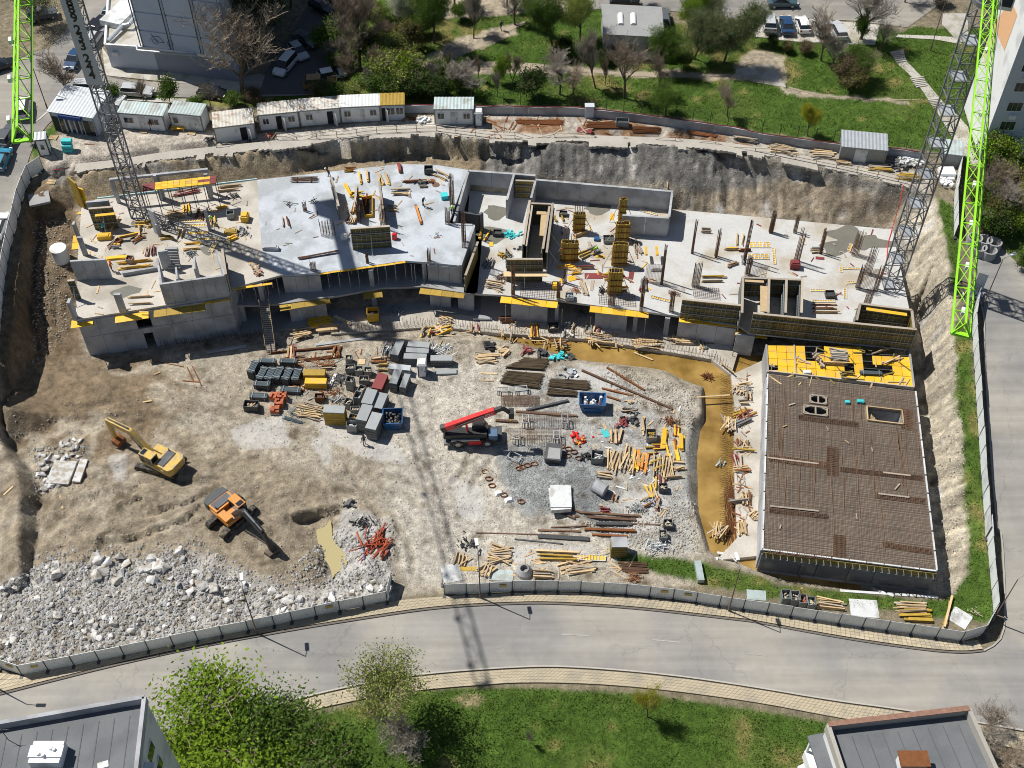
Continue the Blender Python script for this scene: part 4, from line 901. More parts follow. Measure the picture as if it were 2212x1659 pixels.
# formwork on the left building
formwall('olive formwork box side facing front on the pale slab, wrapping a wall under construction',D6('f',830,800),D6('f',1140,780),ZL,3.4)
formwall('narrow dark formwork strip standing beside rebar on the pale slab',D6('f',690,420),D6('f',725,560),ZL,2.2,props=False,wd=.9)
formwall('dark formwork leaf standing behind the narrow strip on the pale slab',D6('f',665,330),D6('f',690,415),ZL,2.3,props=False,wd=.9)
formwall('olive formwork panel with yellow cap board propped on the left slab',D6('e',770,640),D6('e',960,625),ZL,3.4)
formwall('formwork panels on the left edge of the left slab',D6('e',600,1200),D6('e',655,1195),ZL,3.0,wd=.9)
formwall('yellow formwork on the right side of the stair core',D6('e',1860,1160),D6('e',1830,960),ZL,3.3,flip=False,ply='yellow_old',props=False)
formwall('formwork on the outer face of the step between the two buildings',D('f',1830,740,5.9),D('f',1730,1010,5.9),ZR,2.8,flip=False,props=False)
formwall('formwork lining the narrow bay between the back cross walls',D('g',125,245,6.0),D('g',275,250,6.0),ZR,2.8,props=False,ply='yellow_old')
formwall('yellow formwork leaf left of the dark shaft on the pale slab',D6('f',862,575),D6('f',872,395),ZL,2.3,ply='yellow_old',props=False)
formwall('yellow formwork leaf right of the dark shaft on the pale slab',D6('f',1085,600),D6('f',1055,380),ZL,2.6,ply='yellow_old',props=False)
SO=thing('shaft_opening','dark boarded shaft opening in the pale slab between two formwork leaves','opening',D6('f',945,470));sq=[D6('f',900,400),D6('f',985,385),D6('f',985,540),D6('f',925,545)]
for k in range(4):part('curb_board',wallmb(sq[k],sq[(k+1)%4],ZL,ZL+.5,.08),M('yellow'),SO,True)
mb=MB();mb.prism([q.xy for q in sq],ZL+.004,ZL+.02);part('void_shade',mb,M('dark'),SO,True)  # no hole cut: flat black sheet carries the shaft's shade in its colour
# standing yellow plywood leaves at the back left corner
for k,(x0,y0,x1,y1,h_) in enumerate([(620,420,680,470,4.2),(670,440,715,455,2.9)]):
    a,b=D6('e',x0,y0),D6('e',x1,y1);mb=wallmb(a,b,ZL,ZL+h_,.18);solo('formwork_leaf',mb,M('yellow_old' if k==0 else 'yellow'),['tall old yellow formwork leaf standing at the back left slab corner','shorter bright yellow formwork leaf beside the tall one at the slab corner'][k],'formwork')
mb=MB();mb.bar(D('e',765,527,ZL+3.5),D('e',922,512,ZL+3.5),.45,.06);solo('cap_board',mb,M('yellow'),'yellow cap board on the propped olive formwork panel','board')
# yellow and maroon slab table on props at the back
TB=thing('slab_table','yellow and maroon formwork table raised on steel props at the back of the left slab','table',D6('e',1440,360))
zt=ZL+4.3;t0,t1_,t2_,t3_=D('e',1150,272,zt),D('e',1740,205,zt),D('e',1735,268,zt),D('e',1145,330,zt)
tuv=lambda u,v:t0.lerp(t1_,u).lerp(t3_.lerp(t2_,u),v)
for i in range(12):
    for j in range(3):
        u0,u1=i/12+.002,(i+1)/12-.002;red=i<2 or i==11 or (i>= 9 and j==1)
        mb=MB();mb.prism([tuv(u0,j/3+.01).xy,tuv(u1,j/3+.01).xy,tuv(u1,(j+1)/3-.01).xy,tuv(u0,(j+1)/3-.01).xy],zt-.08,zt+random.uniform(0,.02));part('table_board',mb,M('maroon' if red else 'yellow'),TB,True)
for i in range(7):
    for v in (.05,.95):
        p=tuv(i/6*.98+.01,v);mb=MB();mb.tube((p.x,p.y,ZL+.01),(p.x,p.y,zt-.09),.05);part('prop',mb,M('steel_dark'),TB,True)
for v in (.15,.85):mb=MB();mb.bar(tuv(0,v)+Vector((0,0,-.18)),tuv(1,v)+Vector((0,0,-.18)),.1,.18);part('table_beam',mb,M('wood'),TB,True)
# edge platforms: yellow boards on brackets along the facade
def platform(label,c,x0,y0,x1,y1,z,wd,mt='yellow',n_=5,tilt=0):
    a,b=D(c,x0,y0,z),D(c,x1,y1,z);o=thing('edge_platform',label,'platform',(a+b)/2);t=(b-a).normalized();nn=Vector((t.y,-t.x,0))
    for k in range(n_):
        p=a.lerp(b,k/n_+.003);q=a.lerp(b,(k+1)/n_-.003);zz=random.uniform(-.02,.03)
        mb=MB();mb.add([(v.x,v.y,v.z+d+zz+s) for s in (-.05,0) for v,d in ((p,0),(q,0),(q+nn*wd,tilt),(p+nn*wd,tilt))],MB.BF);part('board',mb,M(mt),o,True)
    for k in range(n_+1):
        p=a.lerp(b,min(.99,max(.01,k/n_)));mb=MB();mb.bar(p+Vector((0,0,-.1)),p+nn*wd+Vector((0,0,-.1+tilt)),.08,.1);mb.bar(p+Vector((0,0,-.9)),p+nn*wd*.9+Vector((0,0,-.12+tilt)),.06);part('bracket',mb,M('wood_grey'),o,True)
    return o
platform('long yellow edge platform left of centre on the right building front','g',8,1178,468,1222,ZR-.1,1.1)
platform('long yellow edge platform in the middle of the right building front','g',725,1252,1200,1302,ZR-.1,1.1)
platform('long yellow edge platform below the short formwork wall','g',1442,1335,1925,1382,ZR-.1,1.0)
platform('short yellow edge platform at the step before the yellow deck','g',1895,1445,2150,1475,ZR-.6,.9,n_=3)
platform('small yellow platform at the far left foot of the left building','e',575,1372,750,1348,ZL-.5,1.3,'yellow',2)
platform('yellow platform on the left building front below the column','e',925,1330,1195,1292,ZL-.4,1.3,'yellow',3)
platform('dull yellow platform hung below the stair core wall','e',1235,1290,1650,1235,ZL-.4,1.2,'yellow_old',4)
platform('yellow platform strip under the stair core corner','e',1620,1205,1850,1170,ZL-.35,.8,'yellow',3)
platform('dull yellow ledge platform under the left wall pier of the recessed bays','f',235,1250,640,1185,zc-.15,1.0,'yellow_old',4)
platform('dull yellow ledge platform around the middle column of the recessed bays','f',912,1145,1062,1130,zc-.12,1.2,'yellow_old',2)
platform('worn yellow ledge platform under the right wall pier of the recessed bays','f',1370,1110,1730,1150,zc-.15,1.0,'yellow_old',4)
platform('yellow slab edge shutter along the pale slab front','f',550,988,1250,892,ZL-.05,.35,'yellow',8)
platform('yellow slab edge shutter of the left bay','e',1880,1108,2190,1066,ZL-.05,.35,'yellow',4)
platform('yellow side platform on the left edge of the left slab','e',590,690,575,800,ZL-.6,-1.1,'yellow',2)
platform('orange yellow side platform at the back left slab corner','e',660,400,600,510,ZL-.6,-.9,'yellow',3)
# steel props carrying the slab edge
for k,(c_,x,y,z0,z1,zz) in enumerate([('f',640,1140,zc,ZL-.32,zc),('f',725,1130,zc,ZL-.32,zc),('f',805,1118,zc,ZL-.32,zc),('f',880,1110,zc,ZL-.32,zc),('f',1035,1090,zc,ZL-.32,zc),('f',1100,1082,zc,ZL-.32,zc),('f',1175,1075,zc,ZL-.32,zc),('f',1255,1070,zc,ZL-.32,zc),('f',1305,1072,zc,ZL-.32,zc),('f',1330,1075,zc,ZL-.32,zc),('f',1400,1082,zc,ZL-.32,zc),('e',1950,1225,zc,ZL-.32,zc),('e',2060,1210,zc,ZL-.32,zc),('e',2140,1205,zc,ZL-.32,zc),('f',150,1195,zc,ZL-.32,zc),('f',235,1190,zc,ZL-.32,zc)]):
    p=D(c_,x,y,zz)+Vector((0,.5,0));mb=MB();mb.tube(p,(p.x,p.y,z0+1.7),.05);mb.tube((p.x,p.y,z0+1.7),(p.x,p.y,z1),.038)
    for t in range(3):mb.tube((p.x,p.y,z0+.75),(p.x+.5*math.cos(t*2.1+.5),p.y+.5*math.sin(t*2.1+.5),z0+.01),.025,4)
    solo('shoring_prop',mb,M('steel_galv'),'steel tripod prop carrying the slab edge of the left building','prop','props under the slab edge')
for k,(x,y) in enumerate([(45,1225),(500,1260),(730,1320),(1170,1340),(1895,1490)]):
    p=D('g',x,y,ZR-.2)+Vector((.0,-.5,0));zb=TH(p.x,p.y);mb=MB();mb.tube((p.x,p.y,-.32),(p.x,p.y,ZR-.2),.05)
    solo('shoring_prop',mb,M('wood_grey'),'timber prop under a yellow edge platform of the right building','prop','props under the yellow platforms')
# yellow column formwork on the right slab
def colform(label,c,x,y,wd,dp,h_,bars,mt='yellow_old',rz=0):
    p=D3(c,x,y);o=thing('column_formwork',label,'formwork',p,rz);k=5
    for i in range(k):
        xx=-wd/2+wd*(i+.5)/k
        for s in (-1,1):
            mb=MB();mb.bx(xx-wd/k*.44,xx+wd/k*.44,s*dp/2-.05,s*dp/2+.05,0,h_+random.uniform(-.05,.1));part('board',mb,M(mt),o)
    for s in (-1,1):mb=MB();mb.bx(s*wd/2-.05,s*wd/2+.05,-dp/2+.06,dp/2-.06,0,h_);part('side_board',mb,M(mt),o)
    for z in (.4,1.4,2.4):
        mb=MB()
        for s in (-1,1):mb.bx(-wd/2-.15,wd/2+.15,s*(dp/2+.1)-.04,s*(dp/2+.1)+.04,z,z+.1)
        part('clamp',mb,M('rust'),o)
    mb=MB()
    for i in range(6):
        for s in (-1,1):mb.tube((-wd*.38+wd*.76*i/5,s*dp*.3,.2),(-wd*.38+wd*.76*i/5+random.uniform(-.05,.05),s*dp*.3,h_+bars),.022,4)
    part('rebar',mb,M('rebar'),o)
    for s in (-1,1):mb=MB();mb.tube((s*(wd/2+.02),0,h_*.75),(s*(wd/2+1.2),-.5,.02),.04,5);part('strut',mb,M('wood_grey'),o)
    return o
colform('yellow column formwork nearest the back wall with rebar above it','v',870,895,1.5,.6,3.0,1.7)
colform('broad yellow column formwork beside the lift core','v',765,1225,2.1,.6,3.3,1.4)
colform('narrow yellow column formwork standing at the back of the column row','v',1345,770,.9,.5,3.6,.5)
colform('second column formwork from the back in the yellow row','v',1345,990,1.7,.6,2.9,.4)
colform('third column formwork from the back in the yellow row','v',1315,1265,1.9,.6,3.6,.4)
colform('front column formwork of the yellow row, open on one side','v',1262,1575,1.7,.7,3.8,.3)
# rebar cages (column starters)
_cg={}
def cage(label,pos,wd,dp,h_,rz=0,grp=None,nb=6,mt='rebar'):
    k=(wd,dp,round(h_*2)/2,nb,mt)
    if k not in _cg:
        mb=MB()
        for i in range(nb):
            for s in (-1,1):mb.tube((-wd/2+wd*i/(nb-1),s*dp/2,-.05),(-wd/2+wd*i/(nb-1)+random.uniform(-.08,.08),s*dp/2+random.uniform(-.06,.06),k[2]+random.uniform(-.3,.2)),.03,4,cap=False)
        v_=mb.mesh('vertical_bars',M(mt));mt_=MB()
        for j in range(int(k[2]*.75/.22)):
            z=.1+j*.22
            for a,b in (((-1,-1),(1,-1)),((1,-1),(1,1)),((1,1),(-1,1)),((-1,1),(-1,-1))):mt_.bar((a[0]*wd/2,a[1]*dp/2,z),(b[0]*wd/2,b[1]*dp/2,z),.02)
        _cg[k]=(v_,mt_.mesh('ties',M(mt)))
    o=thing('rebar_cage',label,'rebar cage',pos,rz,grp);link('vertical_bars',_cg[k][0],o);link('ties',_cg[k][1],o);return o
CG=[('g',1135,1278,.4,.9,4.2,'front left of the standing mesh panel'),('g',1300,1065,.3,.9,5.0,'tall, at the right end of the standing mesh panel'),('g',1545,825,.25,.5,4.6,'right of the back wall end'),('g',1735,858,.3,.4,3.6,'alone between two taller cages on the open slab'),('g',1965,890,.35,.7,5.4,'tallest brown one beside the yellow grid panels'),('g',2182,662,.3,.4,3.0,'small, near the back edge of the slab'),('g',520,1068,.5,.3,2.6,'short, in front of the broad yellow column formwork'),('g',105,1172,.4,.5,4.0,'in front of the lift core'),('g',468,1195,.4,.4,2.6,'at the slab edge right of the lift core'),('g',895,1250,.8,.3,1.9,'short wide one in front of the yellow column row'),('g',1570,1095,.9,.3,3.2,'wide one in the middle of the open slab'),('g',1375,1300,.5,.3,3.0,'at the front slab edge beside the short formwork wall'),('g',1990,1000,.5,.3,2.4,'behind the cross walls of formwork'),
      ('h',168,662,.3,.4,2.9,'near the back edge, left of the large damp patch'),('h',368,662,.4,.4,2.6,'second along the back edge, left of the damp patch'),('h',380,905,.4,.9,4.4,'beside the red topped trolley'),('h',572,828,.3,.4,3.2,'at the left rim of the damp patch'),('h',848,842,.9,.4,3.2,'standing in the damp patch'),('h',950,992,.8,.4,3.6,'right of the damp patch'),('h',872,1112,.5,.4,3.3,'left of the mat by the crane base'),('h',1018,1122,.5,.4,3.4,'right beside the crane base'),('h',948,1242,.8,.3,2.2,'behind the open formwork box'),
      ('f',1628,460,.5,1.4,4.8,'tall, on the edge wall of the pale slab'),('f',1722,760,.5,1.2,4.6,'tall, at the right corner of the pale slab'),('f',880,565,.4,1.0,3.5,'left of the dark opening on the pale slab'),('f',1075,600,.5,1.4,4.0,'right of the dark opening on the pale slab'),('f',630,680,1.8,.4,2.6,'wide fan of bars on the pale slab'),('f',510,965,.6,.3,1.5,'low, at the front edge of the pale slab'),('f',1440,895,.4,.4,1.7,'low, at the front right edge of the pale slab'),('f',945,905,.3,.3,1.3,'lowest, at the front middle of the pale slab'),('f',445,490,.4,.3,1.6,'low one in the round crane shadow'),('f',1590,590,.6,.4,2.6,'at the inner corner of the pale slab')]
for c_,x,y,wd,dp,h_,lb in CG:
    cage('brown rebar cage '+lb,D(c_,x,y,ZL if c_=='f' else ZR),wd,dp,h_*(1.2 if c_ != 'f' else 1.05),random.uniform(-.15,.15))
# standing and lying rebar mats
def mat_(label,p,q,hv,sp=.18,mt='rebar',name='rebar_mat'):
    mb=MB();p=Vector(p);q=Vector(q);hv=Vector(hv);L=(q-p).length;H_=hv.length
    for k in range(int(L/sp)+1):a=p.lerp(q,k*sp/L);mb.bar(a,a+hv,.025)
    for k in range(int(H_/sp)+1):o=hv*(k*sp/H_);mb.bar(p+o,q+o,.025)
    return solo(name,mb,M(mt),label,'rebar mat')
mat_('standing rebar mat between two tall cages on the right slab',D3('g',1165,1060),D3('g',1300,1065),(0,0,3.2))
mat_('standing rebar mat beside the right crane mast',D3('h',870,1110),D3('h',1010,1125),(0,.3,3.3))
mat_('standing rebar mat below the white yellow grid panels',D3('h',-40,1015),D3('h',140,1025),(0,.1,1.7))
mat_('rebar mat lying flat on slab before the lift core',D3('g',160,1180)+Vector((0,0,.06)),D3('g',440,1200)+Vector((0,0,.06)),(.3,3.0,0),.3)
mat_('rebar mat lying flat behind the short formwork wall',D3('g',1560,1190)+Vector((0,0,.06)),D3('g',1780,1210)+Vector((0,0,.06)),(0,2.2,0),.25)
mat_('rebar mat lying flat on slab near the wide front cage',D3('g',800,1240)+Vector((0,0,.06)),D3('g',1100,1265)+Vector((0,0,.06)),(0,2.2,0),.3)
# starter bars along the foundation edge
mb=MB()
for a,b in zip(fo_,fo_[1:]):
    n_=int((b-a).length/.22)
    for k in range(n_):
        p=a.lerp(b,k/n_)+Vector((0,.15+.5*(k % 2),0));mb.tube(p,p+Vector((random.uniform(-.1,.1),random.uniform(-.1,.1),1.1+random.uniform(-.2,.3))),.022,4,cap=False)
for a,b in [(D('k',2085,300,-.3),D('k',2090,1609,-.3))]:
    for k in range(170):
        p=a.lerp(b,k/170)+Vector((-.9 if k % 2 else -.2,0,-.2));mb.tube(p,p+Vector((-.8,.0,random.uniform(.1,.5))),.022,4,cap=False)
part('starter_bars',mb,M('rebar'),RB,True)['kind']='stuff'
mb=MB()
for k in range(90):
    p=D('e',1300,1580,-.4).lerp(D('f',150,1500,-.4),k/90)+Vector((0,random.uniform(-.2,.6),0));mb.tube(p,p+Vector((0,0,1.0)),.022,4,cap=False)
part('starter_bars',mb,M('rebar'),LB,True)['kind']='stuff'
# gangway from the yard to the mid slab
GW=thing('gangway','timber gangway with cleats leading from the yard up to the mid slab','gangway',D('f',130,1600,0))
ga,gb_=D('f',118,1245,zc+.05),D('j',372,112,.1)
for s in (-.35,0,.35):mb=MB();mb.bar(ga+Vector((s,0,0)),gb_+Vector((s,0,0)),.33,.06);part('plank',mb,M('wood_grey'),GW,True)
for k in range(22):p=ga.lerp(gb_,(k+.5)/22);mb=MB();mb.bar(p+Vector((-.5,0,.06)),p+Vector((.5,0,.06)),.06);part('cleat',mb,M('steel_dark'),GW,True)
for s in (-.6,.6):
    mb=MB();mb.bar(ga+Vector((s,0,1)),gb_+Vector((s,0,1)),.05,.12)
    for k in range(5):p=ga.lerp(gb_,k/4*.98+.01)+Vector((s,0,0));mb.bar(p,p+Vector((0,0,1)),.07)
    part('handrail',mb,M('wood'),GW,True)
# ================================================================== tower cranes
def zof(X,Y,y):
    lo,hi=-5,100
    for _ in range(50):
        m=(lo+hi)/2
        if Q(X,Y,m)[1]>y:lo=m
        else:hi=m
    return lo
def mast_mesh(wd,h_,plate):
    mb=MB();r_=wd/2
    for a in (-1,1):
        for b in (-1,1):mb.bx(a*r_-.08,a*r_+.08,b*r_-.08,b*r_+.08,0,h_-.003)
    n_=2
    for k in range(n_):
        z0,z1=h_*k/n_,h_*(k+1)/n_
        for s in (-1,1):
            for p,q in (((-r_,s*r_),(r_,s*r_)),((s*r_,-r_),(s*r_,r_))):
                mb.bar((*p,z0+.1),(*q,z0+.1),.09);mb.bar((*(p if k % 2 else q),z0+.1),(*(q if k % 2 else p),z1),.08)
    if plate:
        mb.bx(-r_*.9,r_*.5,-r_*.9,r_*.9,.16,.2,1)
        mb.bar((r_*.6,-.2,.2),(r_*.6,.2,h_),.06,m=0)
    return mb.mesh('mast_section',[M('crane_grey'),M('steel_galv')])
def jib_mesh(L,wd,h_,mt):
    mb=MB()
    for s in (-1,1):mb.bar((0,s*wd/2,0),(L-.01,s*wd/2,0),.15)
    mb.bar((0,0,h_),(L-.01,0,h_),.15);n_=2
    for k in range(n_):
        x0,x1,xm=L*k/n_,L*(k+1)/n_,L*(k+.5)/n_
        mb.bar((x0,-wd/2,0),(x0,wd/2,0),.07);mb.bar((x0,-wd/2,0),(x1,wd/2,0),.05)
        for s in (-1,1):mb.bar((x0,s*wd/2,0),(xm,0,h_),.055);mb.bar((xm,0,h_),(x1,s*wd/2,0),.055)
    return mb.mesh('jib_section',M(mt))
def crane(label,X,Y,z0,zj,tip,wd,sec,plate,cj):
    o=thing('tower_crane',label,'crane',(X,Y,z0));n_=int((zj-1.5-z0)/sec);me_=mast_mesh(wd,sec,plate)
    for k in range(n_):link('mast_section',me_,o,(0,0,k*sec))
    zt_=n_*sec;zl=zj-z0
    mb=MB();mb.lathe((0,0,zt_),[(0,0),(wd*.62,0),(wd*.62,.5),(wd*.5,.5),(wd*.5,zl-zt_),(0,zl-zt_)],12);part('slewing_ring',mb,M('crane_grey'),o)
    d=Vector((tip[0]-X,tip[1]-Y));L=d.length;ang=math.atan2(d.y,d.x);u=d.normalized()
    js=4.9;nj=int(L/js);js=L/nj;jm=jib_mesh(js,1.35,1.25,'lime')
    for k in range(nj):link('jib_section',jm,o,(u.x*k*js,u.y*k*js,zl),(0,0,ang))
    mb=MB();mb.bar((0,-.67,0),(0,.67,0),.14);mb.bar((0,-.67,0),(0,0,1.25),.1);mb.bar((0,.67,0),(0,0,1.25),.1);mb.bar((-.25,-.6,-.05),(-.25,.6,-.05),.35,.1)
    e=part('jib_end',mb,M('lime'),o);e.location=(u.x*(L+.02),u.y*(L+.02),zl);e.rotation_euler=(0,0,ang)
    for k in range(1,nj,1):
        if k % 2==0 or k>nj-4:
            mb=MB();mb.bx(-.3,.3,-.12,.12,-.2,.15);f_=part('floodlight',mb,M('white_paint'),o);f_.location=(u.x*(k+.5)*js-u.y*(-.95 if tip[0]<0 else 0),u.y*(k+.5)*js+u.x*(-.95 if tip[0]<0 else 0),zl+(.2 if tip[0]<0 else .05));f_.rotation_euler=(0,0,ang)
    mb=MB();mb.bx(-cj,-.9,-.9,.9,-.12,.12);mb.bar((-cj,-.85,1),(-.9,-.85,1),.06);mb.bar((-cj,.85,1),(-.9,.85,1),.06)
    c_=part('counter_jib',mb,M('lime'),o);c_.location=(0,0,zl);c_.rotation_euler=(0,0,ang)
    for k in range(5):mb=MB();mb.bx(-cj+.2+k*.55,-cj+.7+k*.55,-1.3,1.3,-2.2,.9);c_=part('counterweight',mb,M('concrete'),o);c_.location=(0,0,zl);c_.rotation_euler=(0,0,ang)
    mb=MB()
    for s in (-.6,.6):mb.bar((-.6,s,0),(.2,0,6.5),.16);mb.bar((.9,s,0),(.2,0,6.5),.16)
    c_=part('tower_head',mb,M('lime'),o);c_.location=(0,0,zl);c_.rotation_euler=(0,0,ang)
    mb=MB();mb.tube((.2,0,6.4),(L*.62,0,1.3),.04,5);mb.tube((.2,0,6.4),(-cj+1,0,.2),.05,5);c_=part('tie_bar',mb,M('steel_grey'),o);c_.location=(0,0,zl);c_.rotation_euler=(0,0,ang)
    mb=MB();mb.bx(.6,2.4,1.0,2.4,-1.6,.6,0);mb.bx(2.4,2.43,1.15,2.25,-1.2,.3,1);c_=part('operator_cab',mb,[M('white_paint'),M('glass')],o);c_.location=(0,0,zl);c_.rotation_euler=(0,0,ang)
    return o
LX,LY=-48.6,117.6
CL=crane('grey lattice tower crane with lime jib and a white number banner, on the left slab',LX,LY,ZL,54.0,(-36.0,70.4),1.6,3.0,False,17.5)
RX_,RY_=48.0,107.8
CR=crane('grey lattice tower crane with lime jib at the right end of the slab',RX_,RY_,ZR,45.2,(32.7,59.1),2.0,4.4,True,15)
yb=LY-.95
mb=MB();mb.bx(-.95,.95,-.99,-.95,20.6,45.3);ban=part('banner',mb,M('banner'),CL)
for ch,yy in zip('889233244',(15,75,145,238,305,372,470,535,603)):
    fy=F('a',0,yy)[1];z=zof(LX,yb,fy)
    cu=bpy.data.curves.new('digit','FONT');cu.body=ch;cu.size=1.5;cu.align_x='CENTER';cu.align_y='CENTER';cu.extrude=.004;cu.offset=.05
    t_=bpy.data.objects.new('t',cu);COL.objects.link(t_);dg=bpy.context.evaluated_depsgraph_get();me_=bpy.data.meshes.new_from_object(t_.evaluated_get(dg));bpy.data.objects.remove(t_)
    me_.materials.clear();me_.materials.append(M('black'));o=link('digit',me_,ban,(0,-1.0,z-ZL),(R(90),0,0))
# ================================================================== fences
def fence(label,pts,mt='fence_grey',wd=2.42,ht=2.05,ribs=9,name='hoarding_fence',post=True,foot=False,notice=()):
    W_=[g(*p) for p in pts];L=[Vector((p.x,p.y)) for p in W_]
    tot=sum((b-a).length for a,b in zip(L,L[1:]));n_=max(1,round(tot/wd));pp=[]
    # keep corners: walk each leg separately
    o=thing(name,label,'fence',(L[0].x,L[0].y,TH(L[0].x,L[0].y)));off=o.location
    nodes=[]
    for a,b in zip(L,L[1:]):
        k=max(1,round((b-a).length/wd));nodes+=[a.lerp(b,i/k) for i in range(k)]
    nodes.append(L[-1])
    i_=0
    for a,b in zip(nodes,nodes[1:]):
        za,zb=TH(a.x,a.y),TH(b.x,b.y);t=(b-a);ln_=t.length;t.normalize();nn=Vector((-t.y,t.x))
        mb=MB();nr=ribs*2;lo=[];hi=[]
        tz_=random.uniform(-.03,.03);ln0=random.uniform(-.04,.04);ln1=ln0+random.uniform(-.05,.05)
        for k in range(nr+1):
            s=k/nr;p=a.lerp(b,.015+.97*s)+nn*(.035 if k % 2 else 0);z=za+(zb-za)*s;q_=p+nn*(ln0+(ln1-ln0)*s)
            lo.append((p.x,p.y,z+.06));hi.append((q_.x,q_.y,z+ht+tz_))
        m_=nr+1;mb.add(lo+hi,[(k,k+1,m_+k+1,m_+k) for k in range(nr)])
        back=[(x+nn.x*.03,y+nn.y*.03,z) for x,y,z in lo+hi];mb.add(back,[(k+1,k,m_+k,m_+k+1) for k in range(nr)])
        mb.add([hi[0],hi[-1],back[-1],back[m_]],[(0,1,2,3)])
        pnl=part('fence_panel',mb,M(mt),o,True)
        if i_ in notice:
            c_=a.lerp(b,.6);s_=-nn*.03;zc_=(za+zb)/2+1.35;mb=MB();e=t*.38
            mb.add([(*(c_-e+s_),zc_-.22),(*(c_+e+s_),zc_-.22),(*(c_+e+s_),zc_+.22),(*(c_-e+s_),zc_+.22)],[(0,1,2,3)]);mb.add([(*(c_-e+s_*.6),zc_-.22),(*(c_+e+s_*.6),zc_-.22),(*(c_+e+s_*.6),zc_+.22),(*(c_-e+s_*.6),zc_+.22)],[(3,2,1,0)])
            subpart('notice',mb,mat('notice',(.5,.38,.12),var=.4,scale=5),pnl,o)
        i_+=1
    if post:
        for p in nodes:
            z=TH(p.x,p.y);mb=MB();mb.ob((p.x,p.y,z-.1),(.09,.09,ht+.12));mb.ob((p.x-.0,p.y-.25,z),(.35,.45,.18));part('fence_post',mb,M('steel_dark'),o,True)
    return o
fence('grey sheet hoarding along the bottom road, left of the site gate',[('m',-200,880),('m',0,975),('m',155,1028),('m',510,962),('m',1020,860),('m',1520,758),('m',1877,690),('n',290,660),('n',780,558),('n',938,526),('n',968,380)],notice=(2,3,15))
fence('grey sheet hoarding along the bottom road, right of the site gate',[('n',1318,400),('n',1328,478),('n',1480,472),('n',1790,458),('o',255,452),('o',720,455),('o',1030,475),('o',1350,507),('o',1665,555),('p',120,602),('p',445,652),('p',770,703),('p',1100,748),('p',1440,797),('p',1590,752),('p',1668,612)],notice=(3,11,12))
fence('pale blue grey hoarding along the right street',[('p',1672,600),('p',1645,300),('p',1620,0),('l',1905,1609),('l',1850,800),('l',1800,0),('h',1795,1400),('h',1830,1190)],mt='fence_grey')
fence('short blue grey hoarding above the right street bend',[('h',1650,700),('h',1650,400),('h',1690,120)])
fence('grey hoarding along the left street above the bank',[('e',352,160),('e',250,228),('e',172,420),('e',110,680),('e',60,900),('e',25,1150),('i',-10,100),('i',-30,500)],ht=2.3)
fence('tilted blue sheet leaf beside the right street lamp',[('h',1800,1110),('h',1880,1130)],wd=3,ht=2.6,post=False)
# concrete boundary wall at the back with a red pipe on it
WL=[('b',1250,905),('b',1480,905),('c',-150,915),('c',0,917),('c',640,925),('c',700,935),('c',1000,965),('c',1300,1003),('c',1900,1088),('d',100,1140),('d',730,1222),('d',1120,1250),('d',1390,1290)]
wp_=[g(*p) for p in WL];BW=thing('boundary_wall','low grey concrete wall along the back of the site below the park','wall',wp_[0])
pts=resample(wp_,34)
for a,b in zip(pts,pts[1:]):
    z=(TH(a.x,a.y)+TH(b.x,b.y))/2;t=(b-a).normalized()*.01;part('wall_panel',wallmb(a+t,b-t,z-.3,z+1.25,.25),M('concrete_wall'),BW,True)
mb=MB();mb.path([Vector((p.x,p.y+.05*math.sin(i*1.7),TH(p.x,p.y)+1.31)) for i,p in enumerate(resample(wp_,60))],.06,5);solo('pipe',mb,mat('red_pipe',(.16,.02,.025),rough=.6),'thin dark red pipe running along the top of the back concrete wall','pipe')
mb=MB();p=g('c',715,925);mb.ob((p.x,p.y-.3,p.z-.1),(1.2,.8,1.9));mb.ob((p.x,p.y-.3,p.z+1.8),(1.3,.9,.08));solo('cable_cabinet',mb,M('facade_grey'),'grey cable cabinet built against the back concrete wall','cabinet')
MF=thing('mesh_fence','thin green mesh fence with posts at the foot of the park','fence',g('c',0,840))
mp=resample([g(*p) for p in [('b',1900,830),('c',0,840),('c',700,870),('c',1300,940),('c',1900,1020),('d',140,1080),('d',800,1160),('d',1400,1240)]],26)
for p in mp:z=TH(p.x,p.y);mb=MB();mb.ob((p.x,p.y,z-.1),(.07,.07,2.1));part('fence_post',mb,mat('green_post',(.03,.06,.04)) if p is mp[0] else bpy.data.materials['green_post'],MF,True)
mb=MB()
for a,b in zip(mp,mp[1:]):
    for h_ in (.1,.7,1.3,1.95):mb.bar((*a,TH(a.x,a.y)+h_),(*b,TH(b.x,b.y)+h_),.015)
part('wire',mb,bpy.data.materials['green_post'],MF,True)
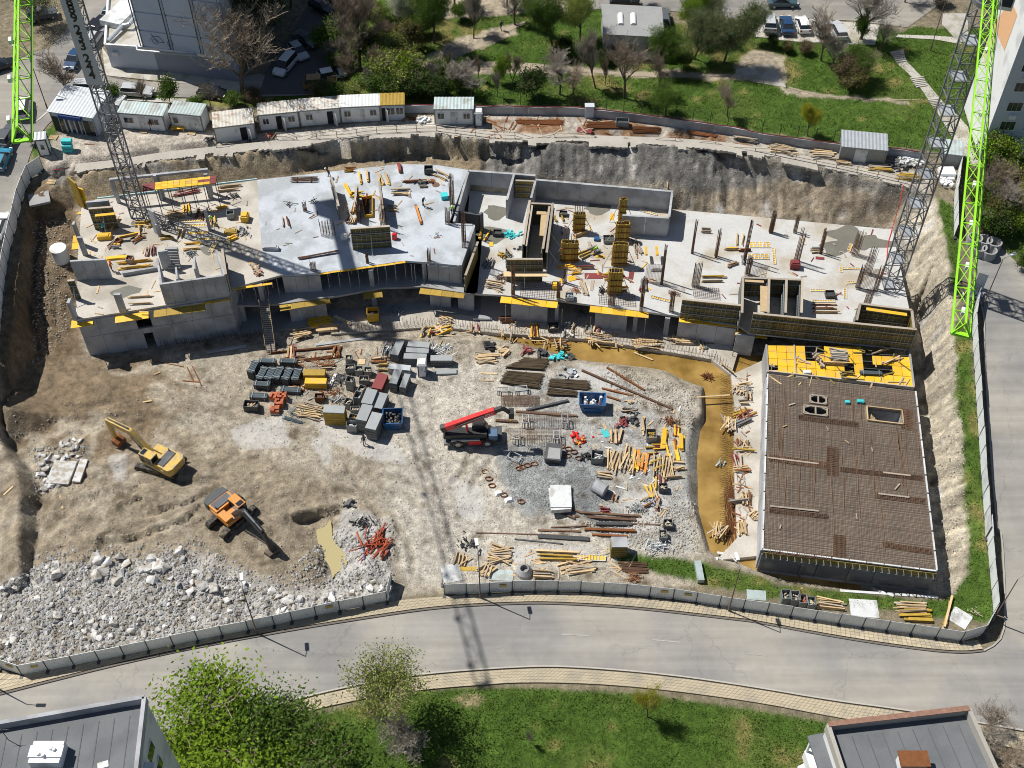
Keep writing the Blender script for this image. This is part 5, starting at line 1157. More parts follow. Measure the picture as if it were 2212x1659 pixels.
# ================================================================== site cabins
_corr={}
def corr_roof(L,dp,z,mt,ov=.1,n_=None,pitch=.12):
    mb=MB();n_=n_ or int(L/.22);vs=[]
    for i in range(n_+1):
        x=-L/2-ov+(L+2*ov)*i/n_;dz=.035 if i % 2 else 0
        vs+=[(x,-ov,z+dz),(x,dp+ov,z+dz+pitch),(x,-ov,z-.06),(x,dp+ov,z-.06+pitch)]
    fs=[]
    for i in range(n_):a=i*4;b=a+4;fs+=[(a,b,b+1,a+1),(b+2,a+2,a+3,b+3),(a+2,b+2,b,a),(b+3,a+3,a+1,b+1)]
    fs+=[(0,1,3,2),(n_*4+1,n_*4,n_*4+2,n_*4+3)]
    mb.add(vs,fs);return mb
def cabin(label,A,B,dp=2.4,ht=2.55,roof='roof_sheet',wall='white_paint',rim='steel_grey',wins=(),doors=(),name='site_cabin',opend=(),pitch=.12,flip=False,ov=.1):
    a,b=g(*A),g(*B);L=(b.xy-a.xy).length;t=(b-a).xy.normalized();ang=math.atan2(t.y,t.x);m_=(a+b)/2;z=min(a.z,b.z,TH(*m_.xy))
    o=thing(name,label,'cabin',(m_.x,m_.y,z),ang)
    mb=MB();mb.bx(-L/2,L/2,0,dp,-.5,ht);part('wall',mb,M(wall),o)
    part('roof',corr_roof(L,dp,ht+.08,roof,ov=ov,pitch=pitch),M(roof),o)
    for x in (-L/2,L/2):
        for y in (0,dp):mb=MB();mb.bx(x-.07,x+.07,y-.07,y+.07,-.5,ht+.02);part('corner_post',mb,M(rim),o)
    for y in (-.05,dp+.05):mb=MB();mb.bx(-L/2+.08,L/2-.08,y-.03,y+.03,ht-.14,ht+.01);mb.bx(-L/2+.08,L/2-.08,y-.03,y+.03,-.1,.06);part('rim',mb,M(rim),o)
    for u,wd,h_ in wins:
        x=-L/2+L*u;mb=MB();mb.bx(x-wd/2-.06,x+wd/2+.06,-.05,-.002,1.0-.06,1.0+h_+.06);f_=part('window',mb,M('white_paint'),o)
        n_=2 if wd>.7 else 1
        for k in range(n_):mb=MB();w_=wd/n_;x0=x-wd/2+k*w_+.03;mb.bx(x0,x0+w_-.06,-.07,-.052,1.03,1.0+h_-.03);link('pane',mb.mesh('pane',M('glass')),f_)
    for u,wd in doors:
        x=-L/2+L*u;mb=MB();mb.bx(x-wd/2,x+wd/2,-.05,-.002,.05,2.1);d_=part('door',mb,M('white_sheet'),o);mb=MB();mb.bx(x+wd/2-.15,x+wd/2-.05,-.1,-.052,1.0,1.12);link('handle',mb.mesh('handle',M('steel_dark')),d_)
    for u,wd in opend:
        x=-L/2+L*u;mb=MB();mb.bx(x-wd/2,x+wd/2,-.012,.02,.05,2.1);part('doorway',mb,M('dark'),o)
        mb=MB();mb.ob((x+wd/2+.25,-.42,.05),(wd*.95,.05,2.0),-1.0);part('door',mb,M('white_sheet'),o)
    return o
cabin('white cabin with two barred windows, second from the left after the kiosk',('a',985,1030),('a',1340,1058),wins=((.2,1.3,.9),(.77,1.3,.9)),doors=((.5,.9),))
cabin('white cabin with small blue roof behind a yellow bench',('a',1388,1030),('a',1640,1058),wins=((.17,.7,.8),),doors=((.52,.8),(.72,.8)),roof='roof_sheet')
cabin('low white cabin with a pale ribbed roof and dark doorway',('a',1745,1148),('a',2062,1112),roof='roof_rusty',opend=((.72,.9),),dp=3.2)
cabin('green rimmed white cabin with an open door, left of the joined cabin row',('b',88,1052),('b',402,1020),roof='roof_rusty',wins=((.17,.8,.9),(.82,.9,.9)),opend=((.5,.75),))
cabin('rust streaked white cabin in the middle of the joined cabin row',('b',414,1018),('b',733,990),roof='roof_rusty',wins=((.23,.9,.9),),opend=((.75,.8),))
cabin('white cabin right of the rust streaked one with sheet roof joints',('b',740,988),('b',1052,973),roof='white_sheet',wins=((.17,.9,.9),(.83,.9,.9)),doors=((.52,.9),))
cabin('glass fronted cabin with yellow boards on its roof',('b',1062,972),('b',1248,966),roof='yellow_old',wins=((.4,1.2,1.1),(.8,1.0,1.1)),opend=((.1,.5),),wall='facade_grey')
cabin('lone white cabin with blue green roof next to the portable toilet',('b',1490,1003),('b',1797,1003),wins=((.16,.9,.9),(.83,.9,.9)),doors=((.5,.95),))
cabin('small white store cabin half hidden behind the left crane mast',('a',890,945),('a',985,965),dp=2.0,ht=2.4,roof='white_sheet')
# kiosk with a blue sign
KI=cabin('grey kiosk with ribbed roof, dark display panels and blue sign at upper left',('a',452,1048),('a',790,1100),dp=5.0,ht=3.2,roof='steel_galv',wall='facade_grey',name='kiosk',pitch=.5,ov=.3)
Lk=(g('a',790,1100).xy-g('a',452,1048).xy).length
for k,(u,w_) in enumerate([(.08,.14),(.22,.1),(.34,.06),(.46,.08),(.58,.08),(.68,.06),(.8,.14),(.92,.1)]):
    x=-Lk/2+Lk*u;mb=MB();mb.bx(x-Lk*w_/2+.02,x+Lk*w_/2-.02,-.06,-.004,.1,2.4);part('display_panel',mb,M('black' if k % 2==0 else 'glass'),KI)
mb=MB();mb.bx(-Lk*.28,Lk*.25,-.5,-.02,2.55,3.1);part('sign',mb,mat('sign_blue',(.03,.07,.25),var=.15),KI)
cabin('dark metal shed with ribbed grey roof at the upper right platform',('d',722,1285),('d',1080,1325),dp=3.0,ht=2.3,roof='steel_galv',wall='steel_grey',name='metal_shed',pitch=.35,doors=((.45,1.6),))
cabin('small ribbed blue grey shelter behind the right crane mast',('d',1545,1330),('d',1690,1350),dp=2.6,ht=2.0,roof='roof_sheet',wall='steel_grey',name='shelter',pitch=.3)
BO=cabin('small striped guard booth at the upper left gate',('a',325,1256),('a',408,1246),dp=1.4,ht=2.6,roof='steel_galv',wall='white_paint',rim='black',name='guard_booth',wins=((.5,.5,.8),))
def toilet(label,P_,rz=0):
    o=thing('portable_toilet',label,'toilet',P_,rz);mb=MB();mb.bx(-.55,.55,0,1.15,0,2.0);part('cabin_wall',mb,M('blue_wc'),o)
    mb=MB();mb.bx(-.4,.4,-.04,-.002,.1,1.95);d_=part('door',mb,M('white_paint'),o);mb=MB();mb.bx(.25,.33,-.08,-.042,1.0,1.15);link('handle',mb.mesh('handle',M('black')),d_);mb=MB();mb.bx(-.15,.12,-.05,-.042,1.2,1.6);link('sign',mb.mesh('sign',M('facade_grey')),d_)
    mb=MB();mb.ob((0,.575,2.0),(1.2,1.25,.28),0,0,.72);part('roof',mb,M('white_paint'),o,smooth=False)
    mb=MB();mb.bx(-.52,.52,-.02,1.1,-.2,.1);part('skid',mb,M('steel_dark'),o);return o
toilet('white and blue portable toilet beside the lone cabin',g('b',1840,1015))
toilet('white and blue portable toilet among the grey panel stacks in the yard',g('j',1590,318))
# turquoise insulation packs
for k,z in enumerate((0,.55,1.1)):
    p=g('a',552,1215);mb=MB();mb.ob((p.x+random.uniform(-.05,.05),p.y+(0 if k<2 else .35),p.z+z),(1.3,.7,.5));solo('insulation_pack',mb,M('turquoise'),['lowest','middle','topmost'][k]+' turquoise insulation pack of the stack near the guard booth','insulation','turquoise packs by the booth')
# ================================================================== lamp posts
def lamp(label,base_,ht=8.3,rz=0,arm=1.3):
    o=thing('street_lamp',label,'street lamp',base_,rz);mb=MB();mb.tube((0,0,-.2),(0,0,1.2),.11,8);mb.tube((0,0,1.2),(0,0,ht),.075,8,.05);part('pole',mb,mat('lamp_rust',(.17,.12,.10),var=.2) if 'lamp_rust' not in bpy.data.materials else bpy.data.materials['lamp_rust'],o)
    mb=MB();mb.tube((0,0,ht),(arm*.7,0,ht+.35),.04,6);part('arm',mb,M('steel_grey'),o)
    mb=MB();mb.bx(arm*.6,arm+.35,-.17,.17,ht+.28,ht+.45);part('lamp_head',mb,M('white_paint'),o);return o
lamp('street lamp in front of the hoarding right of the gate',g('n',1572,500),8.4,R(100))
lamp('street lamp in front of the hoarding left of the gate',g('m',1755,742),8.6,R(100))
lamp('street lamp at the bottom road near the concrete hall',g('o',1730,590),8.2,R(100))
lamp('street lamp beside the right street above the black bags',g('h',1878,1265),8.0,R(20))
lamp('street lamp at the lower right corner of the hoarding',g('p',1660,660),8.2,R(30))
lamp('tall lamp by the left street next to the lime jib',g('a',388,892),10,R(180))
lamp('tall thin lamp in the park beside the railing path',g('d',1458,408),9.5,R(90))
lamp('lamp standing at the edge of the bottom left pavement',g('F',-6,1488),5.5,R(0))
# ================================================================== houses around the site
def tower(name,label,base_pts,z0,z1,mt,roofmt='roof_felt',par=.9,parmt='facade_white'):
    c0=sum((Vector((p[0],p[1],0)) for p in base_pts),Vector())/len(base_pts);o=thing(name,label,'building',(c0.x,c0.y,z0))
    mb=MB();mb.prism([Vector(p[:2]) for p in base_pts],z0-1,z1);part('wall',mb,M(mt),o,True)
    n_=len(base_pts);inn=[Vector((p[0],p[1])).lerp(c0.xy,.0) for p in base_pts]
    mb=MB();mb.prism([q.lerp(c0.xy,.02) for q in inn],z1+.003,z1+.06);rf=part('roof',mb,M(roofmt),o,True)
    for k in range(n_):
        a,b=inn[k],inn[(k+1) % n_];part('parapet',wallmb(a,b,z1+.002,z1+par,.32),M(parmt),o,True)
    return o,rf
zr=22.0
# bottom left block
q1=D('m',985,1175,zr+.8);q0=D('m',-120,1372,zr+.8);dv=Vector((-.22,-1,0)).normalized()*16
pts=[q0.xy,q1.xy,(q1+Vector((1.6,-16,0))).xy,(q0+Vector((1.6,-16,0))).xy]
BLK,rf=tower('apartment_block','flat roofed grey block with a white vent box at the bottom left',pts,0,zr,'facade_white',parmt='concrete_wall')
v0=D('m',345,1590,zr);mb=MB();mb.ob((v0.x,v0.y,zr),(2.3,1.7,1.1));mb.ob((v0.x,v0.y,zr+1.1),(2.5,.9,.12));subpart('vent_box',mb,M('white_paint'),rf,BLK)
for sx,sy in ((-.5,-.25),(-.1,-.35),(.35,.2),(.6,.1)):mb=MB();mb.lathe((v0.x+sx,v0.y+sy,zr+1.1),[(0,.3),(.12,.3),(.16,.12),(.1,0)],8);subpart('vent_cap',mb,M('white_paint'),rf,BLK)
for k in range(9):
    a=D('m',60+k*105,1400-k*18,zr)+Vector((0,-.6,.072));mb=MB();mb.bar(a,a+Vector((1.2,-13,0)),.07,.02);subpart('felt_seam',mb,mat('seam',(.10,.105,.11)) if k==0 else bpy.data.materials['seam'],rf,BLK)
mb=MB();a=D('m',60,1470,zr);mb.tube(a,a+Vector((0,0,1.9)),.03,5);mb.bar(a+Vector((-.5,0,1.7)),a+Vector((.5,.1,1.7)),.025);subpart('aerial',mb,M('steel_dark'),rf,BLK)
mb=MB();a=D('m',705,1640,zr);mb.ob((a.x,a.y,zr+.06),(.8,.5,.05),.3);subpart('loose_sheet',mb,M('white_sheet'),rf,BLK)
for fl in range(7):
    z=zr-2.6-fl*2.9
    for k in range(3):
        y=q1.y-3.0-k*4.5;x=q1.x+1.6*(q1.y-y)/16;mb=MB();mb.bx(x-.02,x+.06,y-.8,y+.8,z-.7,z+.8);w_=part('window',mb,M('white_paint'),BLK,True);mb=MB();mb.bx(x+.061,x+.08,y-.7,y+.7,z-.6,z+.7);subpart('pane',mb,M('glass'),w_,BLK)
a=q1+Vector((.5,-4.2,0));mb=MB();mb.bx(a.x,a.x+.75,a.y-1.2,a.y-.2,zr-1.9,zr-1.1);part('air_conditioner',mb,M('white_paint'),BLK,True)
for z in (zr-3.2,zr-6.2):mb=MB();mb.bx(a.x+.3,a.x+2.0,a.y-4.6,a.y-1.4,z,z+1.2);part('balcony',mb,M('rust'),BLK,True)
# bottom right block
q0=D('p',540,1365,zr+.8);q1=D('p',1500,1255,zr+.8)
pts=[q0.xy,q1.xy,(q1+Vector((2.6,-15,0))).xy,(q0+Vector((2.0,-15,0))).xy]
BRK,rf=tower('apartment_block','flat roofed block with rusty parapet and chimney at the bottom right',pts,0,zr,'facade_white',parmt='kerb')
v0=D('p',1095,1650,zr);mb=MB();mb.ob((v0.x,v0.y,zr),(1.9,1.0,1.3));ch=subpart('chimney',mb,M('facade_white'),rf,BRK)
mb=MB();mb.ob((v0.x,v0.y,zr+1.3),(2.2,1.25,.18));subpart('chimney_cap',mb,M('rust'),rf,BRK)
mb=wallmb(q0,q1,zr+.91,zr+.98,.42);part('parapet_flashing',mb,mat('flashing',(.25,.14,.10),var=.5,scale=3),BRK,True)
for k in range(9):
    a=q0.lerp(q1,.06+k*.108);a=Vector((a.x,a.y-.8,zr+.072));mb=MB();mb.bar(a,a+Vector((2.0,-12,0)),.07,.02);subpart('felt_seam',mb,bpy.data.materials['seam'],rf,BRK)
mb=MB();a=D('p',400,1440,zr-1.2);b=D('p',520,1415,zr-1.2);mb.prism([a.xy,b.xy,(b+Vector((1.8,-12,0))).xy,(a+Vector((1.8,-12,0))).xy],zr-1.4,zr-1.2);part('loggia_roof',mb,M('roof_felt'),BRK,True)
for fl in range(6):
    z=zr-4.3-fl*2.9;mb=MB();mb.prism([(a+Vector((.1,-.3,0))).xy,b.xy,(b+Vector((1.8,-12,0))).xy,(a+Vector((1.8,-12,0))).xy],z-.1,z+1.0);part('balcony',mb,M('facade_white'),BRK,True)
for k in range(4):p=a+Vector((.25+.45*k*.99,-.3-3.6*k*.95,0));mb=MB();mb.bx(p.x-.05,p.x+.1,p.y-.1,p.y+.1,zr-4.3,zr-1.4);part('loggia_post',mb,M('facade_white'),BRK,True)
# upper left block with annex
zg=9.2
f0,f1=D('a',1150,385,zg+4),D('a',1880,480,zg+4)
d=(f1-f0);up_=Vector((-.10,1,0)).normalized()
pts=[f0.xy,f1.xy,(f1+up_*42).xy,(f0+up_*42).xy]
UB,rf=tower('apartment_block','pale blue panel block with a drawn bicycle at the upper left',pts,zg,zg+26,'facade_blue',parmt='facade_white')
t=d.normalized();nn=Vector((t.y,-t.x,0));L=d.length
for i in range(3):
    for j in range(8):
        u0,u1=L*i/3+.28,L*(i+1)/3-.28;z0=zg+4.2+j*2.9;a=f0+t*u0+nn*.05;b=f0+t*u1+nn*.05
        part('facade_panel',wallmb(a,b,z0,z0+2.66,.12),M('facade_blue'),UB,True)
    a=f0+t*(L*i/3)+nn*.04;
    for du in (-.24,.24):p=a+t*du;part('joint_strip',wallmb(p-t*.03,p+t*.03,zg+4,zg+26,.2),M('steel_dark'),UB,True)
mb=MB()
for cx in (1235,1360):
    cpt=D('a',cx,300 if cx<1300 else 310,zg+6.2);u_=(cpt-f0).dot(t);c_=f0+t*u_+nn*.14;pv=None
    for k in range(13):
        q=c_+t*(.42*math.cos(k*math.pi/6))+Vector((0,0,zg+5.4-c_.z+.42*math.sin(k*math.pi/6)))
        if pv is not None:mb.bar(pv,q,.05)
        pv=q
cs=[]
for x,z in ((1.15,5.4),(1.75,6.2),(2.7,6.3),(3.3,5.4),(2.2,5.4),(1.75,6.2),(1.6,6.6)):cs.append(f0+t*(x+.3)+nn*.14+Vector((0,0,zg+z-f0.z)))
for p,q in zip(cs,cs[1:]):mb.bar(p,q,.05)
part('bicycle_drawing',mb,mat('ink',(.16,.18,.22)),UB,True)
# annex: single storey with parapet and duct
a0,a1=g('a',900,545),g('a',1780,610);an=[a0.xy,a1.xy,(a1+up_*4.2).xy,(f0+up_*13).xy+Vector((-5.5,0)),(a0+up_*6).xy]
AN,rf=tower('annex','single storey white annex with roof ducts below the blue panel block',[a0.xy,a1.xy,f1.xy+Vector((0,.0)),f0.xy,(f0+up_*12).xy,(a0+up_*17+Vector((-1.5,0,0))).xy],zg,zg+3.9,'facade_grey','path_concrete',.45)
mb=MB();p0=D('a',870,330,zg+4.4);mb.path([p0,D('a',985,205,zg+4.6),D('a',1040,195,zg+4.8),D('a',1080,140,zg+5)],.28,8);subpart('duct',mb,M('steel_galv'),rf,AN)
mb=MB();p0=D('a',1100,370,zg+4.4);mb.path([p0,D('a',1105,405,zg+4.3),D('a',1580,445,zg+4.2)],.18,8);subpart('duct',mb,M('steel_galv'),rf,AN)
mb=MB();a=D('a',860,240,zg+4.9);mb.ob((a.x+1.2,a.y+5.5,zg+4.0),(3.4,7.5,.9),-.35);subpart('white_canopy',mb,M('white_sheet'),rf,AN)
p=a0.lerp(a1,.05);mb=MB();mb.bx(p.x,p.x+.8,p.y-.45,p.y-.05,zg+2.6,zg+3.2);part('air_conditioner',mb,M('white_paint'),AN,True)
# park kiosk house
zk=TH(*g('c',1000,470).xy);h0,h1=g('c',830,450),g('c',1290,480)
hb_=[h0.xy,h1.xy,(h1+Vector((.3,7.6,0))).xy,(h0+Vector((.1,7.6,0))).xy]
PK,rf=tower('park_house','small flat roofed grey house with two skylights in the park',hb_,zk,zk+3.6,'concrete_wall',par=.12,parmt='rust')
mb=MB();mb.prism([Vector(p).lerp(Vector(hb_[0]).lerp(Vector(hb_[2]),.5),-.05) for p in hb_],zk+3.61,zk+3.78);part('roof_overhang',mb,mat('felt_light',(.26,.265,.265),var=.15,scale=.5),PK,True)
for x in (968,1070):
    a,b=D('c',x,115,zk+3.8),D('c',x+4,200,zk+3.8);mb=MB()
    for k in range(6):t0_=math.pi*k/6;t1__=math.pi*(k+1)/6;mb.add([(p.x-.42*math.cos(q),p.y,zk+3.79+.35*math.sin(q)) for p in (a,b) for q in (t0_,t1__)],[(0,1,3,2)])
    mb.add([(b.x-.42*math.cos(math.pi*k/6),b.y,zk+3.79+.35*math.sin(math.pi*k/6)) for k in range(7)],[tuple(range(7))]);part('skylight',mb,M('white_paint'),PK,True)
for k in range(3):p=h0.lerp(h1,.2+.3*k);mb=MB();mb.bx(p.x-.6,p.x+.6,p.y-.04,p.y+.02,zk+1.2,zk+2.3);part('window',mb,M('glass'),PK,True)
# right white tower
w0=g('d',1846,1262);w1=g('d',1728,862)
e1_=Vector((w1.x-w0.x,w1.y-w0.y));fr_=Vector((e1_.y,-e1_.x)).normalized()
if fr_.x<0:fr_=-fr_
pts=[w0.xy,w0.xy+fr_*22,w1.xy+fr_*22,w1.xy]
WTW,rf=tower('apartment_block','tall white apartment tower with a peach diamond on its blank wall',pts,w0.z,w0.z+34,'facade_white')
nn=-fr_;t=e1_.normalized();Lw=e1_.length
def wp(u,z):p=w0.xy+t*u+nn*.03;return (p.x,p.y,w0.z+z)
def onwall(x,y):
    dd=ray(*F('d',x,y));nrm=Vector((nn.x,nn.y,0));o=Vector((0,0,CAMH));k=((Vector((*w0.xy,0))-Vector((0,0,0))).dot(nrm))/Vector((dd[0],dd[1],0)).dot(nrm)
    p=o+Vector(dd)*k;return ((p.xy-w0.xy).dot(t),p.z-w0.z)
dia=[onwall(*q) for q in ((2110,0),(2160,118),(2055,410),(1965,200))]
mb=MB();mb.add([wp(*q) for q in dia],[(0,1,2,3)]);part('painted_diamond',mb,M('facade_peach'),WTW,True)
cr_=[onwall(*q) for q in ((1965,205),(1995,320),(1900,550),(1890,400))];mb=MB();mb.add([wp(*q) for q in cr_],[(0,1,2,3)]);part('painted_stripe',mb,M('facade_cream'),WTW,True)
fd=Vector((fr_.x,fr_.y));fn=Vector((fd.y,-fd.x))
if fn.y>0:fn=-fn
mb=MB();a=w0.xy+fd*.02+fn*.03;mb.add([(*a,w0.z-.5),(*(a+fd*5.6),w0.z-.5),(*(a+fd*5.6),w0.z+34),(*a,w0.z+34)],[(0,1,2,3)]);part('facade_strip',mb,M('facade_grey'),WTW,True)
a=w0.xy+fd*5.65+fn*.03;mb=MB();mb.add([(*a,w0.z-.5),(*(a+fd*14),w0.z-.5),(*(a+fd*14),w0.z+34),(*a,w0.z+34)],[(0,1,2,3)]);part('facade_strip',mb,mat('facade_olive',(.42,.38,.2)),WTW,True)
for fl in range(11):
    z=w0.z+1.5+fl*2.95
    for u,w_ in ((2.2,2.0),(8.0,1.9),(11.5,1.9)):
        p=w0.xy+fd*u+fn*.06;e=fd*w_/2;mb=MB();mb.add([(*(p-e),z),(*(p+e),z),(*(p+e),z+1.5),(*(p-e),z+1.5)],[(0,1,2,3)]);wn=part('window',mb,M('white_paint'),WTW,True)
        for s in (-.5,0,.5):q=p+fn*.02+fd*w_*s*.62;e2_=fd*w_*.145;mb=MB();mb.add([(*(q-e2_),z+.12),(*(q+e2_),z+.12),(*(q+e2_),z+1.38),(*(q-e2_),z+1.38)],[(0,1,2,3)]);subpart('pane',mb,M('glass'),wn,WTW)
    if fl in (1,2,4):p=w0.xy+fd*2.3+fn*.3;mb=MB();mb.ob((*p,z-.95),(.8,.4,.6),math.atan2(fd.y,fd.x));part('air_conditioner',mb,M('white_paint'),WTW,True)
# ================================================================== vehicles
for nm,c_ in dict(car_black=(.012,.012,.014),car_blue=(.02,.06,.14),car_silver=(.48,.50,.52),car_white=(.75,.76,.77),car_grey=(.10,.11,.12),car_teal=(.05,.10,.12),car_lightblue=(.03,.22,.35),car_orange=(.28,.16,.03)).items():dm(nm,c_,rough=.25,var=.05,fine=.03,spec=.7,rnd=.02)
PROF={'hatch':(4.1,1.74,1.48,[(-2.05,.35),(-2.05,.75),(-1.95,.98),(1.0,.95),(1.85,.78),(2.05,.6),(2.05,.3)],[(-1.85,.98),(-1.5,1.42),(.1,1.48),(.95,.97)]),
        'sedan':(4.5,1.78,1.45,[(-2.25,.35),(-2.25,.85),(-2.1,1.0),(-1.5,1.02),(1.0,.95),(2.05,.8),(2.25,.6),(2.25,.3)],[(-1.65,1.0),(-.95,1.42),(.2,1.45),(1.0,.95)]),
        'wagon':(4.6,1.8,1.5,[(-2.3,.35),(-2.3,.9),(-2.2,1.0),(1.1,.95),(2.1,.8),(2.3,.6),(2.3,.3)],[(-2.15,1.0),(-1.9,1.45),(.2,1.5),(1.1,.95)]),
        'suv':(4.6,1.88,1.7,[(-2.3,.4),(-2.3,1.0),(-2.2,1.12),(1.0,1.1),(2.1,.98),(2.3,.7),(2.3,.35)],[(-2.15,1.12),(-1.85,1.62),(.1,1.7),(1.0,1.1)]),
        'van':(4.5,1.83,1.85,[(-2.25,.35),(-2.25,1.1),(1.2,1.1),(2.0,.95),(2.25,.65),(2.25,.3)],[(-2.22,1.1),(-2.1,1.8),(.5,1.85),(1.35,1.1)])}
CAR={}
def car_proto(kind):
    L,W_,H_,bd,cb=PROF[kind];o=thing('parked_car','x','car');mb=MB();mb.sideprism(bd,-W_/2,W_/2);b_=part('body',mb,M('car_silver'),o);bv=b_.modifiers.new('b','BEVEL');bv.width=.09;bv.segments=2
    k=.82;n_=len(cb);mb=MB();cx=sum(p[0] for p in cb)/n_
    vs=[(x,s*(W_/2-.06 if z<1.15 else W_/2-.26),z) for s in (-1,1) for x,z in cb];mb.add(vs,[(0,1,2,3),(7,6,5,4),(0,4,5,1),(1,5,6,2),(2,6,7,3)]);part('windows',mb,M('glass'),o)
    mb=MB();(x1,z1),(x2,z2)=cb[1],cb[2];mb.bx(x1-.02,x2+.05,-W_/2+.24,W_/2-.24,min(z1,z2)-.02,H_+.03);r_=part('roof',mb,M('car_silver'),o);bv=r_.modifiers.new('b','BEVEL');bv.width=.04;bv.segments=2
    for x in (-L*.3,L*.31):
        for s in (-1,1):
            mb=MB();mb.tube((x,s*(W_/2-.2),.32),(x,s*(W_/2+.012),.32),.32,14);w_=part('wheel',mb,M('rubber'),o);mb=MB();mb.tube((x,s*(W_/2+.0125),.32),(x,s*(W_/2+.02),.32),.2,10);link('rim',mb.mesh('rim',M('steel_galv')),w_)
    for s in (-1,1):
        mb=MB();mb.bx(L/2-.1,L/2+.015,s*W_*.34-.22,s*W_*.34+.22,.62,.76);part('headlight',mb,M('white_paint'),o)
        mb=MB();mb.bx(-L/2-.015,-L/2+.08,s*W_*.38-.15,s*W_*.38+.15,.72,.95);part('tail_light',mb,M('maroon'),o)
        mb=MB();mb.bx(cb[-1][0]-.25,cb[-1][0]-.05,s*(W_/2+.02)-.06 if s>0 else -W_/2-.14,s*(W_/2+.02)+.14 if s>0 else -W_/2+.02,.95,1.08);part('mirror',mb,M('black'),o)
    return o
CARS=[('a',605,510,-97,'sedan','car_blue','dark blue sedan driving down the upper left street'),('a',805,235,75,'suv','car_black','black car parked beside the annex canopy'),('a',910,115,78,'hatch','car_teal','dark teal hatchback parked behind the black car by the annex'),('a',1000,20,100,'suv','car_black','black car at the top edge beside the blue block'),('a',765,330,80,'wagon','car_silver','silver car half hidden by the left crane banner'),
        ('a',745,745,0,'van','car_silver','silver minivan just behind the left crane mast'),('a',1110,765,-5,'wagon','car_silver','silver estate car parked behind the site cabins'),('a',1715,775,-12,'hatch','car_black','black hatchback under the large bare tree'),('a',20,555,30,'hatch','car_black','black car cut by the left frame edge on the upper street'),('a',350,150,20,'suv','car_grey','dark car in the tree shade at the upper left'),('a',200,900,100,'van','car_white','white van behind the tip of the left lime jib'),
        ('a',75,1130,82,'suv','car_grey','dark grey car on the left street below the lime jib tip'),('a',30,1310,85,'hatch','car_lightblue','blue car on the left street beside the site gate'),('e',5,640,88,'sedan','car_white','white car at the left frame edge beside the hoarding'),('e',-10,860,88,'hatch','car_black','dark car at the left frame edge below the white car'),
        ('b',290,560,-112,'van','car_white','white delivery van on the shaded parking lot'),('b',395,445,-58,'hatch','car_silver','silver hatchback on the shaded parking lot'),('b',455,350,-40,'sedan','car_grey','grey sedan on the shaded parking lot above the silver one'),('b',590,90,-38,'suv','car_black','black car on the shaded parking lot near the top'),('b',675,30,-30,'suv','car_grey','dark car at the top edge of the shaded parking lot'),('b',660,630,20,'hatch','car_white','white hatchback half hidden by bushes on the lot'),('b',570,700,5,'suv','car_orange','dark yellowish car under the bushes behind the cabins'),
        ('c',1000,45,0,'suv','car_black','black car on the top street above the park house'),('c',1310,190,88,'suv','car_grey','dark car parked in the shade beside the park house'),('c',1590,95,95,'van','car_lightblue','blue van behind the bright tree at the top street'),
        ('d',155,215,86,'suv','car_silver','silver car, leftmost of the parked row at top right'),('d',297,235,88,'sedan','car_blue','dark blue car, second in the parked row at top right'),('d',425,230,92,'hatch','car_white','white car in the middle of the parked row at top right'),('d',567,250,95,'hatch','car_silver','pale silver car, fourth in the parked row at top right'),('d',705,275,98,'wagon','car_silver','silver car, rightmost of the parked row at top right'),('d',265,50,0,'sedan','car_teal','dark teal sedan driving on the top street')]
for c_,x,y,hd,kd,cl,lb in CARS:
    p=g(c_,x,y);p.z+=.1
    if kd not in CAR:CAR[kd]=car_proto(kd);CAR[kd]['used']=0;first=True
    else:first=False
    m_={'car_silver':M(cl)}
    o=clone(CAR[kd],p,R(hd),lb,mats=m_)
    if 'used' in o:del o['used']
    # sit the car on the slope
    fx=Vector((math.cos(R(hd)),math.sin(R(hd))));q=1.3;dz=TH(p.x+fx.x*q,p.y+fx.y*q)-TH(p.x-fx.x*q,p.y-fx.y*q);dz2=TH(p.x-fx.y*.7,p.y+fx.x*.7)-TH(p.x+fx.y*.7,p.y-fx.x*.7)
    o.rotation_euler=(math.atan2(dz2,1.4),-math.atan2(dz,2*q),R(hd))
for o in CAR.values():
    for ch in kids(o):
        for s in kids(ch):bpy.data.objects.remove(s)
        bpy.data.objects.remove(ch)
    bpy.data.objects.remove(o)
KID.clear()
